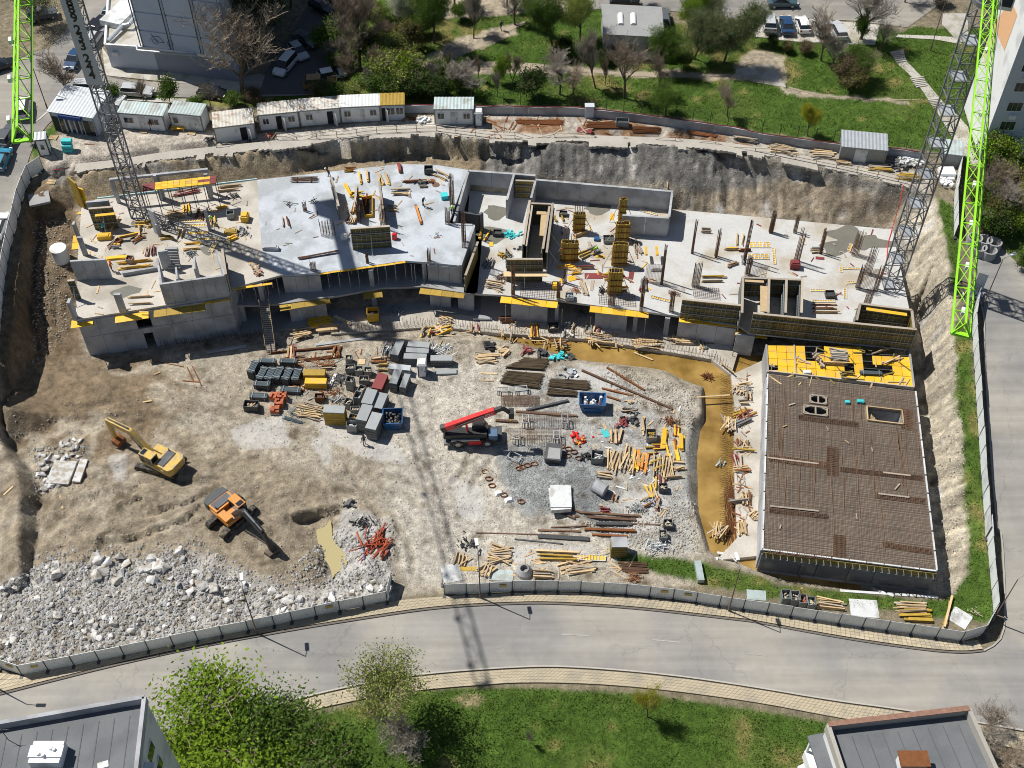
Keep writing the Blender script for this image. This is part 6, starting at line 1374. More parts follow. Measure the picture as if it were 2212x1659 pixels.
# ================================================================== machines
import bmesh
def bent(mb,pts,w0,w1,y0,y1,m=0):
    for (a,b),(p,q) in zip(zip(pts,pts[1:]),zip(w0,w1)):
        d=Vector((b[0]-a[0],b[1]-a[1])).normalized();n_=Vector((-d.y,d.x))
        A=[Vector(a)-n_*p/2,Vector(b)-n_*q/2,Vector(b)+n_*q/2,Vector(a)+n_*p/2];mb.sideprism([(v.x,v.y) for v in A],y0,y1,m)
    for a,p in zip(pts[1:-1],w0[1:]):mb.tube((a[0],y0+.001,a[1]),(a[0],y1-.001,a[1]),p/2,10,m=m)
    return mb
def local(o,mb,name,mt,rz,par=None):
    c=Matrix.Rotation(rz,3,'Z');mb.v=[tuple(c @ Vector(v)) for v in mb.v]
    return part(name,mb,mt,o) if par is None else link(name,mb.mesh(name,mt),par)
def excavator(label,pos,trk,upp,paint,dark,boom,stick,bucket,boomm,dirtyroof):
    o=thing('excavator',label,'excavator',pos)
    for s in (-1,1):
        mb=MB();pr=[(2.15+.42*math.cos(t)*1.0,.45+.44*math.sin(t)) for t in np.linspace(-math.pi/2,math.pi/2,7)]+[(-2.15-.42*math.cos(t),.45-.44*math.sin(t)) for t in np.linspace(-math.pi/2,math.pi/2,7)]
        mb.sideprism(pr,s*1.15-.32,s*1.15+.32);t_=local(o,mb,'track',M('rubber'),trk)
        mb=MB()
        for k in range(15):mb.bx(-2.2+k*.31,-2.2+k*.31+.1,s*1.15-.34,s*1.15+.34,.895,.93)
        local(o,mb,'grouser',M('steel_dark'),trk,t_)
    mb=MB();mb.bx(-1.1,1.1,-.85,.85,.35,.95);mb.tube((0,0,.95),(0,0,1.15),.75,14);local(o,mb,'undercarriage',M('steel_dark'),trk)
    mb=MB();mb.prism([(-2.1,-1.35),(1.3,-1.35),(1.3,1.35),(-2.1,1.35)],1.15,1.65);local(o,mb,'deck',M(paint),upp)
    mb=MB();mb.prism([(-2.9,-.9),(-2.6,-1.35),(-1.9,-1.4),(-1.9,1.4),(-2.6,1.35),(-2.9,.9)],1.2,2.25);local(o,mb,'counterweight',M(paint if not dark else 'steel_dark'),upp)
    mb=MB();mb.prism([(-1.88,-1.3),(-.5,-1.3),(-.5,1.3),(-1.88,1.3)],1.66,2.2);e_=local(o,mb,'engine_cover',M(paint),upp)
    mb=MB();mb.prism([(-1.75,-1.1),(-.75,-1.1),(-.75,1.1),(-1.75,1.1)],2.205,2.3);local(o,mb,'vent_panel',M('concrete_dark'),upp,e_)
    mb=MB();mb.tube((-.9,-1.0,2.2),(-.9,-1.0,2.65),.07,8);local(o,mb,'exhaust',M('steel_dark'),upp)
    mb=MB();mb.prism([(-.48,-1.35),(1.1,-1.35),(1.1,-.45),(-.48,-.45)],1.66,2.0);local(o,mb,'tool_box',M(paint),upp)
    mb=MB();mb.prism([(-.35,.42),(1.35,.42),(1.35,1.35),(-.35,1.35)],1.66,2.95);cb=local(o,mb,'cab',M('glass'),upp)
    mb=MB();mb.prism([(-.45,.38),(1.35,.38),(1.35,1.4),(-.45,1.4)],2.955,3.06);local(o,mb,'cab_roof',M(paint),upp,cb)
    mb=MB();mb.prism([(.7,.5),(1.25,.5),(1.25,1.28),(.7,1.28)],3.062,3.09);local(o,mb,'roof_window',M('glass'),upp,cb)
    mb=MB()
    for x,y in ((-.38,.4),(-.38,1.36),(1.34,.4),(1.34,1.36),(.5,1.36)):mb.bx(x-.05,x+.05,y-.04,y+.04,1.66,2.95)
    local(o,mb,'cab_pillars',M(paint if not dark else 'black'),upp,cb)
    mb=bent(MB(),boom,[.55,.75,.6][:len(boom)-1],[.75,.45,.4][:len(boom)-1],-.28,.22);bo=local(o,mb,'boom',M(boomm),upp)
    mb=bent(MB(),stick,[.55]*(len(stick)-1),[.32]*(len(stick)-1),-.22,.16);st_=local(o,mb,'stick',M(boomm),upp)
    for s in (-.42,.36):mb=MB();a,b=Vector((1.2,s,1.55)),Vector((boom[1][0]-.2,s,boom[1][1]-.35));mb.tube(a,a.lerp(b,.55),.1,8);mb.tube(a.lerp(b,.5),b,.055,8);local(o,mb,'boom_cylinder',M('steel_dark'),upp,bo)
    a,b=Vector((boom[1][0]+.2,-.03,boom[1][1]+.5)),Vector((stick[0][0]-.1,-.03,stick[0][1]+.35));mb=MB();mb.tube(a,a.lerp(b,.6),.1,8);mb.tube(a.lerp(b,.55),b,.055,8);local(o,mb,'stick_cylinder',M('steel_galv' if dark else 'black'),upp,st_)
    x,z=bucket;pr=[(x+.25,z+.75),(x-.15,z+.8),(x-.75,z+.55),(x-.85,z+.1),(x-.45,z-.05),(x+.1,z+.1)]
    mb=MB();mb.sideprism(pr,-.65,.6);bk_=local(o,mb,'bucket',M('rust' if not dark else 'bark'),upp)
    mb=MB()
    for k in range(5):mb.bx(x-.02,x+.3,-.6+k*.28,-.5+k*.28,z+.05,z+.13)
    local(o,mb,'bucket_tooth',M('steel_dark'),upp,bk_)
    return o
excavator('yellow tracked excavator with raised arm on the brown dirt at left',g('s',585,625),R(164),R(151),'yellow_machine',False,[(.9,1.9),(3.3,4.2),(6.7,4.3)],[(6.7,4.3),(6.5,1.2)],(6.4,.5),'yellow_machine',0)
excavator('orange and black tracked excavator digging near the rubble heap',g('s',1255,1130),R(52),R(-42),'orange_machine',True,[(.9,1.9),(3.2,4.4),(6.0,3.4)],[(6.0,3.4),(6.9,.9)],(7.0,.1),'black',0)
# red rotating telehandler
TH_=g('t',610,815);TE=thing('telehandler','red rotating telehandler with raised boom in the middle of the yard','telehandler',TH_,R(2))
mb=MB();mb.prism([(-2.7,-1.0),(2.75,-1.0),(2.75,1.0),(-2.7,1.0)],.55,1.05);part('chassis',mb,M('steel_dark'),TE)
mb=MB();mb.bx(-.55,.95,-1.16,-1.004,.45,1.1);part('side_panel',mb,M('red_machine'),TE)
mb=MB();mb.bx(-2.5,.8,-1.12,-.3,1.06,1.3);part('deck_plate',mb,M('steel_galv'),TE)
for x in (-1.75,1.65):
    for s in (-1,1):
        mb=MB();mb.tube((x,s*.75,.6),(x,s*1.22,.6),.6,18);w_=part('wheel',mb,M('rubber'),TE);mb=MB();mb.tube((x,s*1.221,.6),(x,s*1.24,.6),.32,12);link('rim',mb.mesh('rim',M('steel_galv')),w_)
for x in (-3.0,3.0):mb=MB();mb.bx(x-.35,x+.35,-1.2,1.2,.5,.9);part('stabiliser',mb,M('steel_grey' if x<0 else 'steel_dark'),TE)
mb=MB();mb.prism([(-3.4,-.9),(1.6,-.9),(1.6,.2),(-3.4,.2)],1.31,1.95);part('turret',mb,M('black'),TE)
mb=MB();mb.sideprism([(-.1,1.32),(1.7,1.32),(1.75,2.0),(1.2,3.05),(.1,3.1),(-.1,2.6)],-.2,.75);cb=part('cab',mb,M('glass'),TE);mb=MB();mb.bx(.05,1.2,-.22,.77,3.105,3.17);link('cab_roof',mb.mesh('cab_roof',M('black')),cb)
mb=MB();mb.bx(1.8,2.8,-1.0,.1,1.06,1.8);part('engine_cover',mb,mat('hood',(.10,.16,.26),rough=.3),TE)
ba,bb=Vector((-3.5,-.45,2.7)),Vector((2.6,-.45,5.7));mb=MB();mb.bar(ba,bb,.55,.75);bo=part('boom',mb,M('red_machine'),TE)
mb=MB();mb.bar(bb-(bb-ba).normalized()*.02,bb+(bb-ba).normalized()*.9,.4,.52);link('boom_extension',mb.mesh('boom_extension',M('black')),bo)
mb=MB();mb.bar(ba+Vector((-.1,0,.0)),ba+(bb-ba).normalized()*.5+Vector((0,0,-.02)),.62,.82);link('boom_pivot',mb.mesh('boom_pivot',M('black')),bo)
mb=MB();mb.tube(ba.lerp(bb,.25)+Vector((0,-.36,-.1)),ba.lerp(bb,.8)+Vector((0,-.36,.1)),.1,8);link('boom_cylinder',mb.mesh('boom_cylinder',M('steel_dark')),bo)
mb=MB();mb.tube((-.6,-.3,1.9),ba.lerp(bb,.45)+Vector((0,0,-.3)),.13,8);part('lift_cylinder',mb,M('red_machine'),TE)
hd=bb+(bb-ba).normalized()*.9;mb=MB();mb.bar(hd,hd+Vector((.9,0,-.9)),.3,.4);mb.bx(hd.x+.7,hd.x+1.3,-.85,.0,hd.z-1.5,hd.z-.6);part('fork_carriage',mb,M('black'),TE)
mb=MB();mb.tube(hd+Vector((1.0,0,-1.4)),hd+Vector((1.0,0,-2.2)),.03,5);mb.ob(hd+Vector((1.0,0,-2.5)),(.25,.2,.35));part('hook',mb,M('yellow_old'),TE)
cu=bpy.data.curves.new('lettering','FONT');cu.body='MANITOU';cu.size=.5;cu.align_x='CENTER';cu.align_y='CENTER';cu.extrude=.004;cu.offset=.012
t_=bpy.data.objects.new('t',cu);COL.objects.link(t_);me_=bpy.data.meshes.new_from_object(t_.evaluated_get(bpy.context.evaluated_depsgraph_get()));bpy.data.objects.remove(t_);me_.materials.clear();me_.materials.append(M('white_sheet'))
dv=(bb-ba).normalized();lt=link('lettering',me_,bo,ba.lerp(bb,.78)+Vector((0,-.285,-.12)),(R(90),-math.atan2(dv.z,dv.x),0))
# ================================================================== stacks and stores in the yard
def at(c,X,Y,h_=0.0):
    p=g(c,X,Y)
    for _ in range(6):q=P(*F(c,X,Y),TH(p.x,p.y)+h_);p=Vector((q.x,q.y,TH(q.x,q.y)))
    return p
def pstack(label,c,X,Y,l,w_,h_,rz=0,mt='steel_grey',lay=.14,top=None,zb=None,name='panel_stack',cat='stack'):
    p=at(c,X,Y,h_) if zb is None else D(c,X,Y,zb+h_);z0=p.z if zb is None else zb
    o=thing(name,label,cat,(p.x,p.y,z0),R(rz));n_=max(1,int(h_/lay))
    for k in range(n_):
        mb=MB();dx,dy=random.uniform(-.03,.03),random.uniform(-.03,.03);z=h_*k/n_;zz=-.15 if k==0 and zb is None else z+.02
        mb.bx(-l/2+dx,l/2+dx,-w_/2+dy,w_/2+dy,zz,h_*(k+1)/n_);part('panel',mb,M(top if top and k==n_-1 else mt),o)
    return o
dm('panel_face',(.30,.32,.33),rough=.6,var=.12,rnd=.08);dm('prop_blue',(.115,.15,.175),rough=.5,metal=.3,var=.25,rnd=.25);dm('panel_side',(.13,.14,.14),rough=.7,var=.3,rnd=.3)
for q in [('steep grey stack of large panels behind the maroon pack','u',1770,110,2.5,1.0,1.3,75,'panel_side','panel_face'),('grey panel stack with a loose slanting top sheet','u',2005,75,2.7,.9,1.3,-6,'panel_side','panel_face'),('wide grey panel stack behind the portable toilet','u',1990,140,2.8,.8,1.2,-3,'panel_side','panel_face'),('grey panel stack left behind the portable toilet','u',1965,205,2.8,.9,1.2,-2,'panel_side','panel_face'),('grey panel stack right of the portable toilet','j',1742,162,2.7,.9,1.1,0,'panel_side','panel_face'),('low pair of grey panels leaning right of the portable toilet','j',1775,270,2.6,.8,.25,2,'panel_side','panel_face'),('bright galvanised panel pack crossing above two narrow stacks','u',1790,325,2.7,.85,1.0,-7,'steel_galv','steel_galv'),('narrow tall grey panel stack below the galvanised pack','u',1745,430,2.3,.95,1.6,77,'panel_side','panel_face'),('narrow grey panel stack carrying a timber offcut','u',1850,475,2.2,.75,1.3,77,'panel_side','panel_face'),
          ('low maroon plywood pack in the middle of the yard store','u',1572,480,2.4,1.3,.9,75,'maroon','maroon'),('grey topped panel stack right below the maroon pack','u',1455,648,2.3,1.35,1.8,77,'panel_side','panel_face'),('grey panel stack beside the blue skip of black rubbish','u',1575,695,2.4,1.3,1.4,76,'panel_side','panel_face'),('tall grey panel stack in front, left of the frontmost one','u',1400,828,2.4,1.3,2.3,76,'panel_side','panel_face'),('frontmost tall grey panel stack where a worker stands','u',1510,920,2.5,1.3,2.2,75,'panel_side','panel_face'),('wide stack with yellow edged panels and grey top in front','u',1070,790,2.5,1.1,2.3,-3,'yellow_old','panel_face'),
          ('pack of yellow ribbed beams behind the bright yellow pack','u',850,385,2.6,1.0,.9,0,'yellow_old','yellow_old'),('bright yellow plywood pack in the yard store','u',865,478,2.6,.9,1.0,-1,'yellow','yellow'),
          ('grey topped panel stack beside the lime digging bins at the bottom fence','o',985,115,1.7,1.3,2.0,0,'ply_olive','concrete_wall'),('green grey panel pack standing by the right foundation edge','k',1885,15,1.8,.8,.9,-3,'ply_olive','concrete_wall')]:
    pstack(q[0],q[1],q[2],q[3],q[4],q[5],q[6],q[7],q[8],.15,q[9])
# bundles of steel props
def bundle(label,c,X,Y,l,w_,h_,rz,mt='prop_blue',zb=None):
    p=at(c,X,Y,h_) if zb is None else D(c,X,Y,zb+h_);z0=p.z if zb is None else zb
    o=thing('prop_bundle',label,'prop bundle',(p.x,p.y,z0),R(rz));n_=max(4,int(w_/.13));r_=w_/n_/2
    mb=MB();mb.bx(-l/2,l/2,-w_/2+r_*.5,w_/2-r_*.5,-.1,h_-r_*2.2);part('packed_core',mb,M('steel_dark'),o)
    for k in range(n_):mb=MB();y=-w_/2+r_+k*2*r_;e=random.uniform(-.06,.06);mb.tube((-l/2+e,y,h_-r_),(l/2+e,y,h_-r_),r_*.92,6);part('prop',mb,M(mt),o)
    for x in (-l*.36,l*.36):mb=MB();mb.bx(x-.05,x+.05,-w_/2-.06,w_/2+.06,h_+.01,h_+.06);mb.bx(x-.05,x+.05,-w_/2-.07,-w_/2-.01,-.1,h_);mb.bx(x-.05,x+.05,w_/2+.01,w_/2+.07,-.1,h_);part('strap_frame',mb,M('steel_grey'),o)
    return o
for lb,x,y,l,w_,h_,rz in [('slanted blue grey prop bundle at the left end of the top row',170,315,2.0,.9,1.2,76),('crosswise prop bundle at the back left of the prop rows',330,250,2.1,.7,1.1,-2),('crosswise prop bundle at the back right of the prop rows',560,250,2.1,.7,1.2,-2),('first upright prop bundle of the row of five',270,385,2.0,.85,1.2,76),('second upright prop bundle of the row of five',360,392,2.0,.85,1.2,77),('third upright prop bundle of the row of five',448,385,2.0,.85,1.2,78),('fourth upright prop bundle of the row of five',552,395,2.0,.9,1.2,77),('fifth upright prop bundle of the row of five',652,400,1.9,.85,1.2,80),('crosswise prop bundle below the row of five at left',268,505,2.0,.7,1.0,-3),('lower crosswise prop bundle nearest the brick pallets',232,635,2.1,.8,.6,-3),('single crosswise prop bundle behind the brick pallets',588,568,2.5,.8,.5,-5)]:bundle(lb,'u',x,y,l,w_,h_,rz)
bundle('blue grey prop bundle lying on the yellow deck','l',985,278,2.6,.5,.35,-3,zb=ZH)
# brick pallets
for k,(x,y,n_,lb) in enumerate([(410,640,3,'ragged brick pallet behind the others'),(492,635,4,'tall brick pallet at the back right'),(458,710,4,'full brick pallet in the middle'),(412,785,3,'frontmost brick pallet')]):
    p=at('u',x,y,.2*n_);o=thing('brick_pallet','red brick pallet: '+lb,'bricks',p,R(random.uniform(-12,4)));mb=MB();mb.bx(-.55,.55,-.45,.45,-.1,.12);part('pallet',mb,M('wood_grey'),o)
    for z in range(n_):
        for i in range(4):
            for j in range(3):
                if z==n_-1 and random.random()<.35:continue
                mb=MB();mb.bx(-.52+i*.262,-.52+i*.262+.25,-.42+j*.285,-.42+j*.285+.27,.12+z*.205,.12+z*.205+.2);part('brick',mb,M('brick_red'),o)
# crates with contents
def crate(label,p,l,w_,h_,rz=0,mt='steel_grey',fill='wood',n_=10,wall=.05):
    o=thing('crate',label,'crate',p,R(rz))
    for s in (-1,1):
        mb=MB();mb.bx(-l/2,l/2,s*(w_/2)-wall/2,s*(w_/2)+wall/2,.05,h_);part('side',mb,M(mt),o)
        mb=MB();mb.bx(s*(l/2)-wall/2,s*(l/2)+wall/2,-w_/2+wall/2+.002,w_/2-wall/2-.002,.05,h_);part('side',mb,M(mt),o)
    mb=MB();mb.bx(-l/2+wall,l/2-wall,-w_/2+wall,w_/2-wall,.03,h_*.55);part('floor',mb,M('steel_dark'),o)
    for s in (-1,1):mb=MB();mb.bx(s*l*.38-.06,s*l*.38+.06,-w_/2,w_/2,-.1,.05);part('skid',mb,M('steel_dark'),o)
    if fill:
        for k in range(n_):
            mb=MB();a=Vector((random.uniform(-l*.32,l*.32),random.uniform(-w_*.32,w_*.32),h_*.6+random.uniform(-.05,.12)));t=random.uniform(0,6.3);e=Vector((math.cos(t),math.sin(t),random.uniform(-.2,.3)))*random.uniform(.1,.22)
            mb.bar(a-e,a+e,.11,.09);part('piece',mb,M(fill),o)
    return o
dm('fitting',(.42,.38,.28),var=.5,scale=6,rnd=.4)
for lb,c_,x,y,l,w_,h_,rz,mt,fill in [('topmost grey crate of fittings behind the crate rows','u',1230,215,.75,.7,.9,0,'steel_grey','fitting'),('wide grey crate of pale fittings, leftmost of the three in line','u',1242,318,1.1,.7,1.0,3,'steel_grey','fitting'),('square grey crate of fittings, middle of the three in line','u',1342,338,.9,.75,1.0,2,'steel_grey','fitting'),('square grey crate of fittings, right of the three in line','u',1440,350,.85,.8,1.0,2,'steel_grey','fitting'),('tall stacked grey crate of fittings beside the rusty wire heap','u',1242,458,.85,.9,1.7,75,'steel_grey','fitting'),('grey crate of fittings left of the maroon pack','u',1398,448,1.15,.7,1.0,0,'steel_grey','fitting'),('slanted grey crate of fittings above the grey topped stack','u',1368,560,1.0,.7,1.0,70,'steel_grey','fitting'),('tall grey crate with yellow fittings beside the grey topped stack','u',1328,630,1.0,.8,1.6,75,'steel_grey','fitting'),('grey crate of fittings beside the loose steel frames','u',1222,700,.9,.8,1.0,70,'steel_grey','fitting'),('grey crate of fittings behind the frontmost crates','u',1300,780,1.1,.6,.9,2,'steel_grey','fitting'),('grey crate with bright yellow pieces near the front','u',1280,868,.9,.6,1.1,-10,'steel_grey','yellow'),('frontmost grey green crate with a white sack','u',1262,950,1.2,.8,1.3,-5,'steel_grey','white_sheet'),('dark wooden crate beside the timber fan','u',905,640,1.1,.7,.8,2,'rust','bark'),('mesh crate full of timber offcuts at the left of the store','u',148,730,1.7,1.0,1.0,-4,'steel_dark','wood'),
          ('grey bin of yellow offcuts in the timber store','k',1420,770,1.1,1.3,1.0,0,'steel_grey','yellow_old'),('grey wheeled tub with pale load beside the gravel','k',985,940,1.3,1.2,1.1,-5,'steel_grey','white_sheet'),('dark bin near the right end of the store by the cut','k',1515,1195,.9,.8,.8,0,'steel_dark','fitting'),('dark bin of fittings at the cut above the bottom beams','k',1555,1490,.9,.9,.8,0,'steel_dark','fitting'),('small grey bin at the end of the bottom beams','o',1285,60,.8,1.0,.8,0,'steel_grey','fitting'),('grey bin on the foundation corner with rubbish','k',1910,130,1.1,.9,.8,0,'steel_grey','wood'),('tall dark bin on the right foundation strip','k',2140,1140,.8,1.7,.9,0,'steel_grey','white_sheet'),
          ('leftmost of four grey bins behind the bottom hoarding','p',258,470,.95,1.1,1.3,0,'steel_grey','fitting'),('second of four grey bins behind the bottom hoarding','p',318,480,.95,1.1,1.3,0,'steel_grey','fitting'),('third of four grey bins with reddish rubbish','p',370,500,.8,1.0,1.2,0,'steel_grey','brick_red'),('rightmost of four grey bins behind the bottom hoarding','p',430,515,.8,1.0,1.2,0,'steel_grey','fitting'),
          ('open grey bin on the platform by the back wall','c',985,965,1.7,1.0,.9,-3,'steel_grey',None)]:
    crate(lb,at(c_,x,y,h_),l,w_,h_,rz,mt,fill)
for lb,c_,x,y,z,l,w_,h_,mt,fill in [('dark green bin near the back edge of the pale slab','f',1435,1330-1200+10,ZL,1.1,.9,.9,'steel_dark',None),('small dark crate on the left slab near the damp patch','e',1850,500,ZL,.9,.8,.9,'steel_grey',None),('crate of debris on the left slab among planks','e',1040,865,ZL,.8,.8,.7,'wood_grey','rust'),('grey bin on the damp floor beside the lift core','f',1990,655,ZR,1.1,.8,.6,'steel_dark',None),('open grey tub beside the second yellow column formwork','v',1205,970,ZR,1.4,1.1,.6,'steel_grey',None),('dark small tub near the back wall','v',700,690,ZR,1.0,.8,.5,'steel_dark',None),('dark tool box on the slab near the right crane','h',655,1150,ZR,1.1,1.0,.6,'steel_dark',None),('grey stillage with fittings before the lift core','g',560,1165,ZR,1.0,.9,.7,'steel_galv','steel_galv'),('dark crate under the edge by the recessed bays','g',430,1410,-.3,1.3,1.1,.7,'steel_dark','fitting'),('yellow bin standing before the recessed bays','f',985,1290,-.2,1.4,1.2,1.5,'yellow',None)]:
    p=D(c_,x,y,z+h_);crate(lb,(p.x,p.y,z),l,w_,h_,random.uniform(-8,8),mt,fill)
# skips
def skip(label,p,l,w_,h_,rz,fill,n_):
    o=thing('skip',label,'skip',p,R(rz));t=.07;bl,bw=l*.72,w_*.92
    tp=[(-l/2,-w_/2),(l/2,-w_/2),(l/2,w_/2),(-l/2,w_/2)];bt=[(-bl/2,-bw/2),(bl/2,-bw/2),(bl/2,bw/2),(-bl/2,bw/2)]
    for k in range(4):
        a,b,c_,d_=bt[k],bt[(k+1)%4],tp[(k+1)%4],tp[k];s=.94
        mb=MB();mb.add([(*a,-.1),(*b,-.1),(*c_,h_),(*d_,h_),(a[0]*s,a[1]*s,.05),(b[0]*s,b[1]*s,.05),(c_[0]*s,c_[1]*s,h_),(d_[0]*s,d_[1]*s,h_)],[(0,1,2,3),(7,6,5,4),(3,2,6,7),(1,0,4,5),(0,3,7,4),(2,1,5,6)]);part('skip_wall',mb,M('blue_bin'),o)
    for k in range(4):a,b=tp[k],tp[(k+1)%4];mb=MB();mb.bar((*a,h_+.04),(*b,h_+.04),.1,.08);part('rim',mb,M('blue_bin'),o)
    mb=MB();mb.prism(bt,.06,.1,top=None);part('floor',mb,M('rust'),o)
    for k in range(n_):
        a=Vector((random.uniform(-l*.36,l*.36),random.uniform(-w_*.36,w_*.36),.1));mb=MB();mb.ob(a,(random.uniform(.2,.5),random.uniform(.2,.5),h_*random.uniform(.35,.85)),random.random()*3,0,.6);part('rubbish',mb,M(fill),o)
    for s in (-1,1):mb=MB();mb.bx(-l*.3,l*.3,s*w_/2-.05 if s<0 else w_/2,s*w_/2 if s<0 else w_/2+.05,h_*.45,h_*.55);part('lug',mb,M('blue_bin'),o)
    return o
skip('blue skip full of black rubbish beside the panel stacks',at('u',1715,870,1.3),2.3,2.3,1.3,2,'garbage',40)
skip('large blue skip with white rubble near the rebar piles',at('k',945,500,1.4),3.1,1.9,1.5,-3,'white_paint',16)
# ================================================================== timber
def plank(label,a,b,w_=.14,h_=.05,mt='wood',grp=None,name='plank',cat='timber'):
    mb=MB();mb.bar(a,b,w_,h_);return solo(name,mb,M(mt),label,cat,grp)
def pile(label,pts,n_,w_,ln_,mt=('wood','wood_grey'),spread=.5,ang=0,jit=.12,lay=3,zb=None,name='timber_pile',thick=(.12,.1)):
    p=g(*pts) if zb is None else D(*pts,zb);o=thing(name,label,'timber',p)
    for k in range(n_):
        t=R(ang)+random.gauss(0,jit);L=ln_*random.uniform(.7,1.05);d=Vector((math.cos(t),math.sin(t),0));nn=Vector((-math.sin(R(ang)),math.cos(R(ang)),0))
        c_=nn*((k % max(1,n_//lay))/max(1,n_//lay-1 or 1)-.5)*spread*2+d*random.gauss(0,ln_*.06)+Vector((0,0,.05+(k//max(1,n_//lay))*thick[1]*1.05))
        mb=MB();mb.bar(c_-d*L/2,c_+d*L/2+Vector((0,0,random.uniform(-.04,.05))),w_*random.uniform(.7,1.2),thick[1],up=(0,0,1));part('plank',mb,M(random.choice(mt)),o)
    return o
W2=('wood','wood','wood_grey')
for a in [('fan of pale timber poles in the yard store','u',790,820,26,.12,3.4,-14,.13,1.0,W2),('rough timber and board heap behind the grey stacks','k',90,170,22,.16,2.6,2,.12,.7,W2),('broken boards and offcuts heap by the trench start','k',230,115,14,.25,1.3,20,.5,.6,W2),
          ('long timber stack on the platform nearest the back wall corner','c',1980,1110,16,.2,3.4,-12,.05,.5,('wood','wood_grey','wood_grey')),('tangled timber heap on the platform left of the metal shed','d',270,1200,26,.16,3.6,-12,.15,.9,W2),('grey timber heap touching the metal shed','d',600,1240,20,.18,3.2,-12,.12,.8,('wood_grey','wood')),('dark timber stack before the metal shed','d',1050,1350,18,.2,3.2,-4,.05,.6,('wood_grey','yellow_old')),('yellowish timber stack by the foot of the right crane','d',1280,1430,14,.18,3.0,-4,.06,.5,('yellow_old','wood_grey')),('short timber stack in front of the metal shed','d',760,1310,10,.16,2.2,-10,.06,.4,W2),
          ('upright lying row of poles and boards, left in the timber store','k',1110,990,12,.16,3.0,78,.2,.6,W2),('row of poles right of the yellow boards in the timber store','k',1510,1040,22,.13,3.1,82,.06,1.0,W2),('messy poles beside the grey truck body','k',1220,1010,16,.15,3.0,75,.25,.8,W2),('maroon and timber boards in the timber store','k',1130,800,10,.22,2.0,78,.1,.5,('maroon','wood_grey','wood')),('poles stack with yellow boards in the middle of the timber store','k',1330,1000,12,.3,2.8,80,.08,.7,('yellow','wood','orange_machine')),('yellow boards at the right rim of the timber store','k',1630,850,5,.4,2.4,84,.1,.4,('yellow',)),('single orange yellow boards stack standing in the timber store','k',1505,820,4,.6,2.6,80,.03,.2,('yellow',)),('second yellow boards strip at the cut edge','k',1610,950,3,.4,2.2,95,.05,.2,('yellow',)),
          ('long yellow timber beams behind the bottom hoarding','o',570,215,10,.2,4.6,-2,.03,.5,('yellow_old','wood')),('loose timber heap by the gate corner at the bottom','o',170,205,22,.16,2.6,-8,.3,.9,W2),('splayed short boards by the gate fence','n',1610,310,14,.18,1.8,50,.25,.6,W2),('pale planks on a frame behind the bottom hoarding','o',710,300,12,.2,3.2,8,.12,.5,W2),('crossed long timbers behind the bottom hoarding','o',680,265,6,.18,3.6,22,.05,.3,W2),('small pallet like timber stack by the bottom hoarding','o',465,340,10,.15,2.2,-4,.08,.4,('wood_grey','wood')),('rough timber heap left of the bottom gate fence','n',1440,240,12,.14,1.6,65,.3,.6,W2),
          ('timber bundle right of the grey bins behind the hoarding','p',555,545,14,.16,2.8,-6,.06,.5,W2),('pale timber stack in the bottom right corner grass','p',1110,565,14,.16,3.4,-2,.06,.5,W2),('orange and pale boards stack in the bottom right corner','p',1140,620,10,.3,3.2,-3,.05,.6,('wood','yellow_old')),('crossed long yellow timbers in the bottom right corner','p',1335,590,4,.24,4.0,62,.06,.3,('yellow_old','wood'))]:
    pile(a[0],a[1:4],a[4],a[5],a[6],a[10],a[9],a[7],a[8])
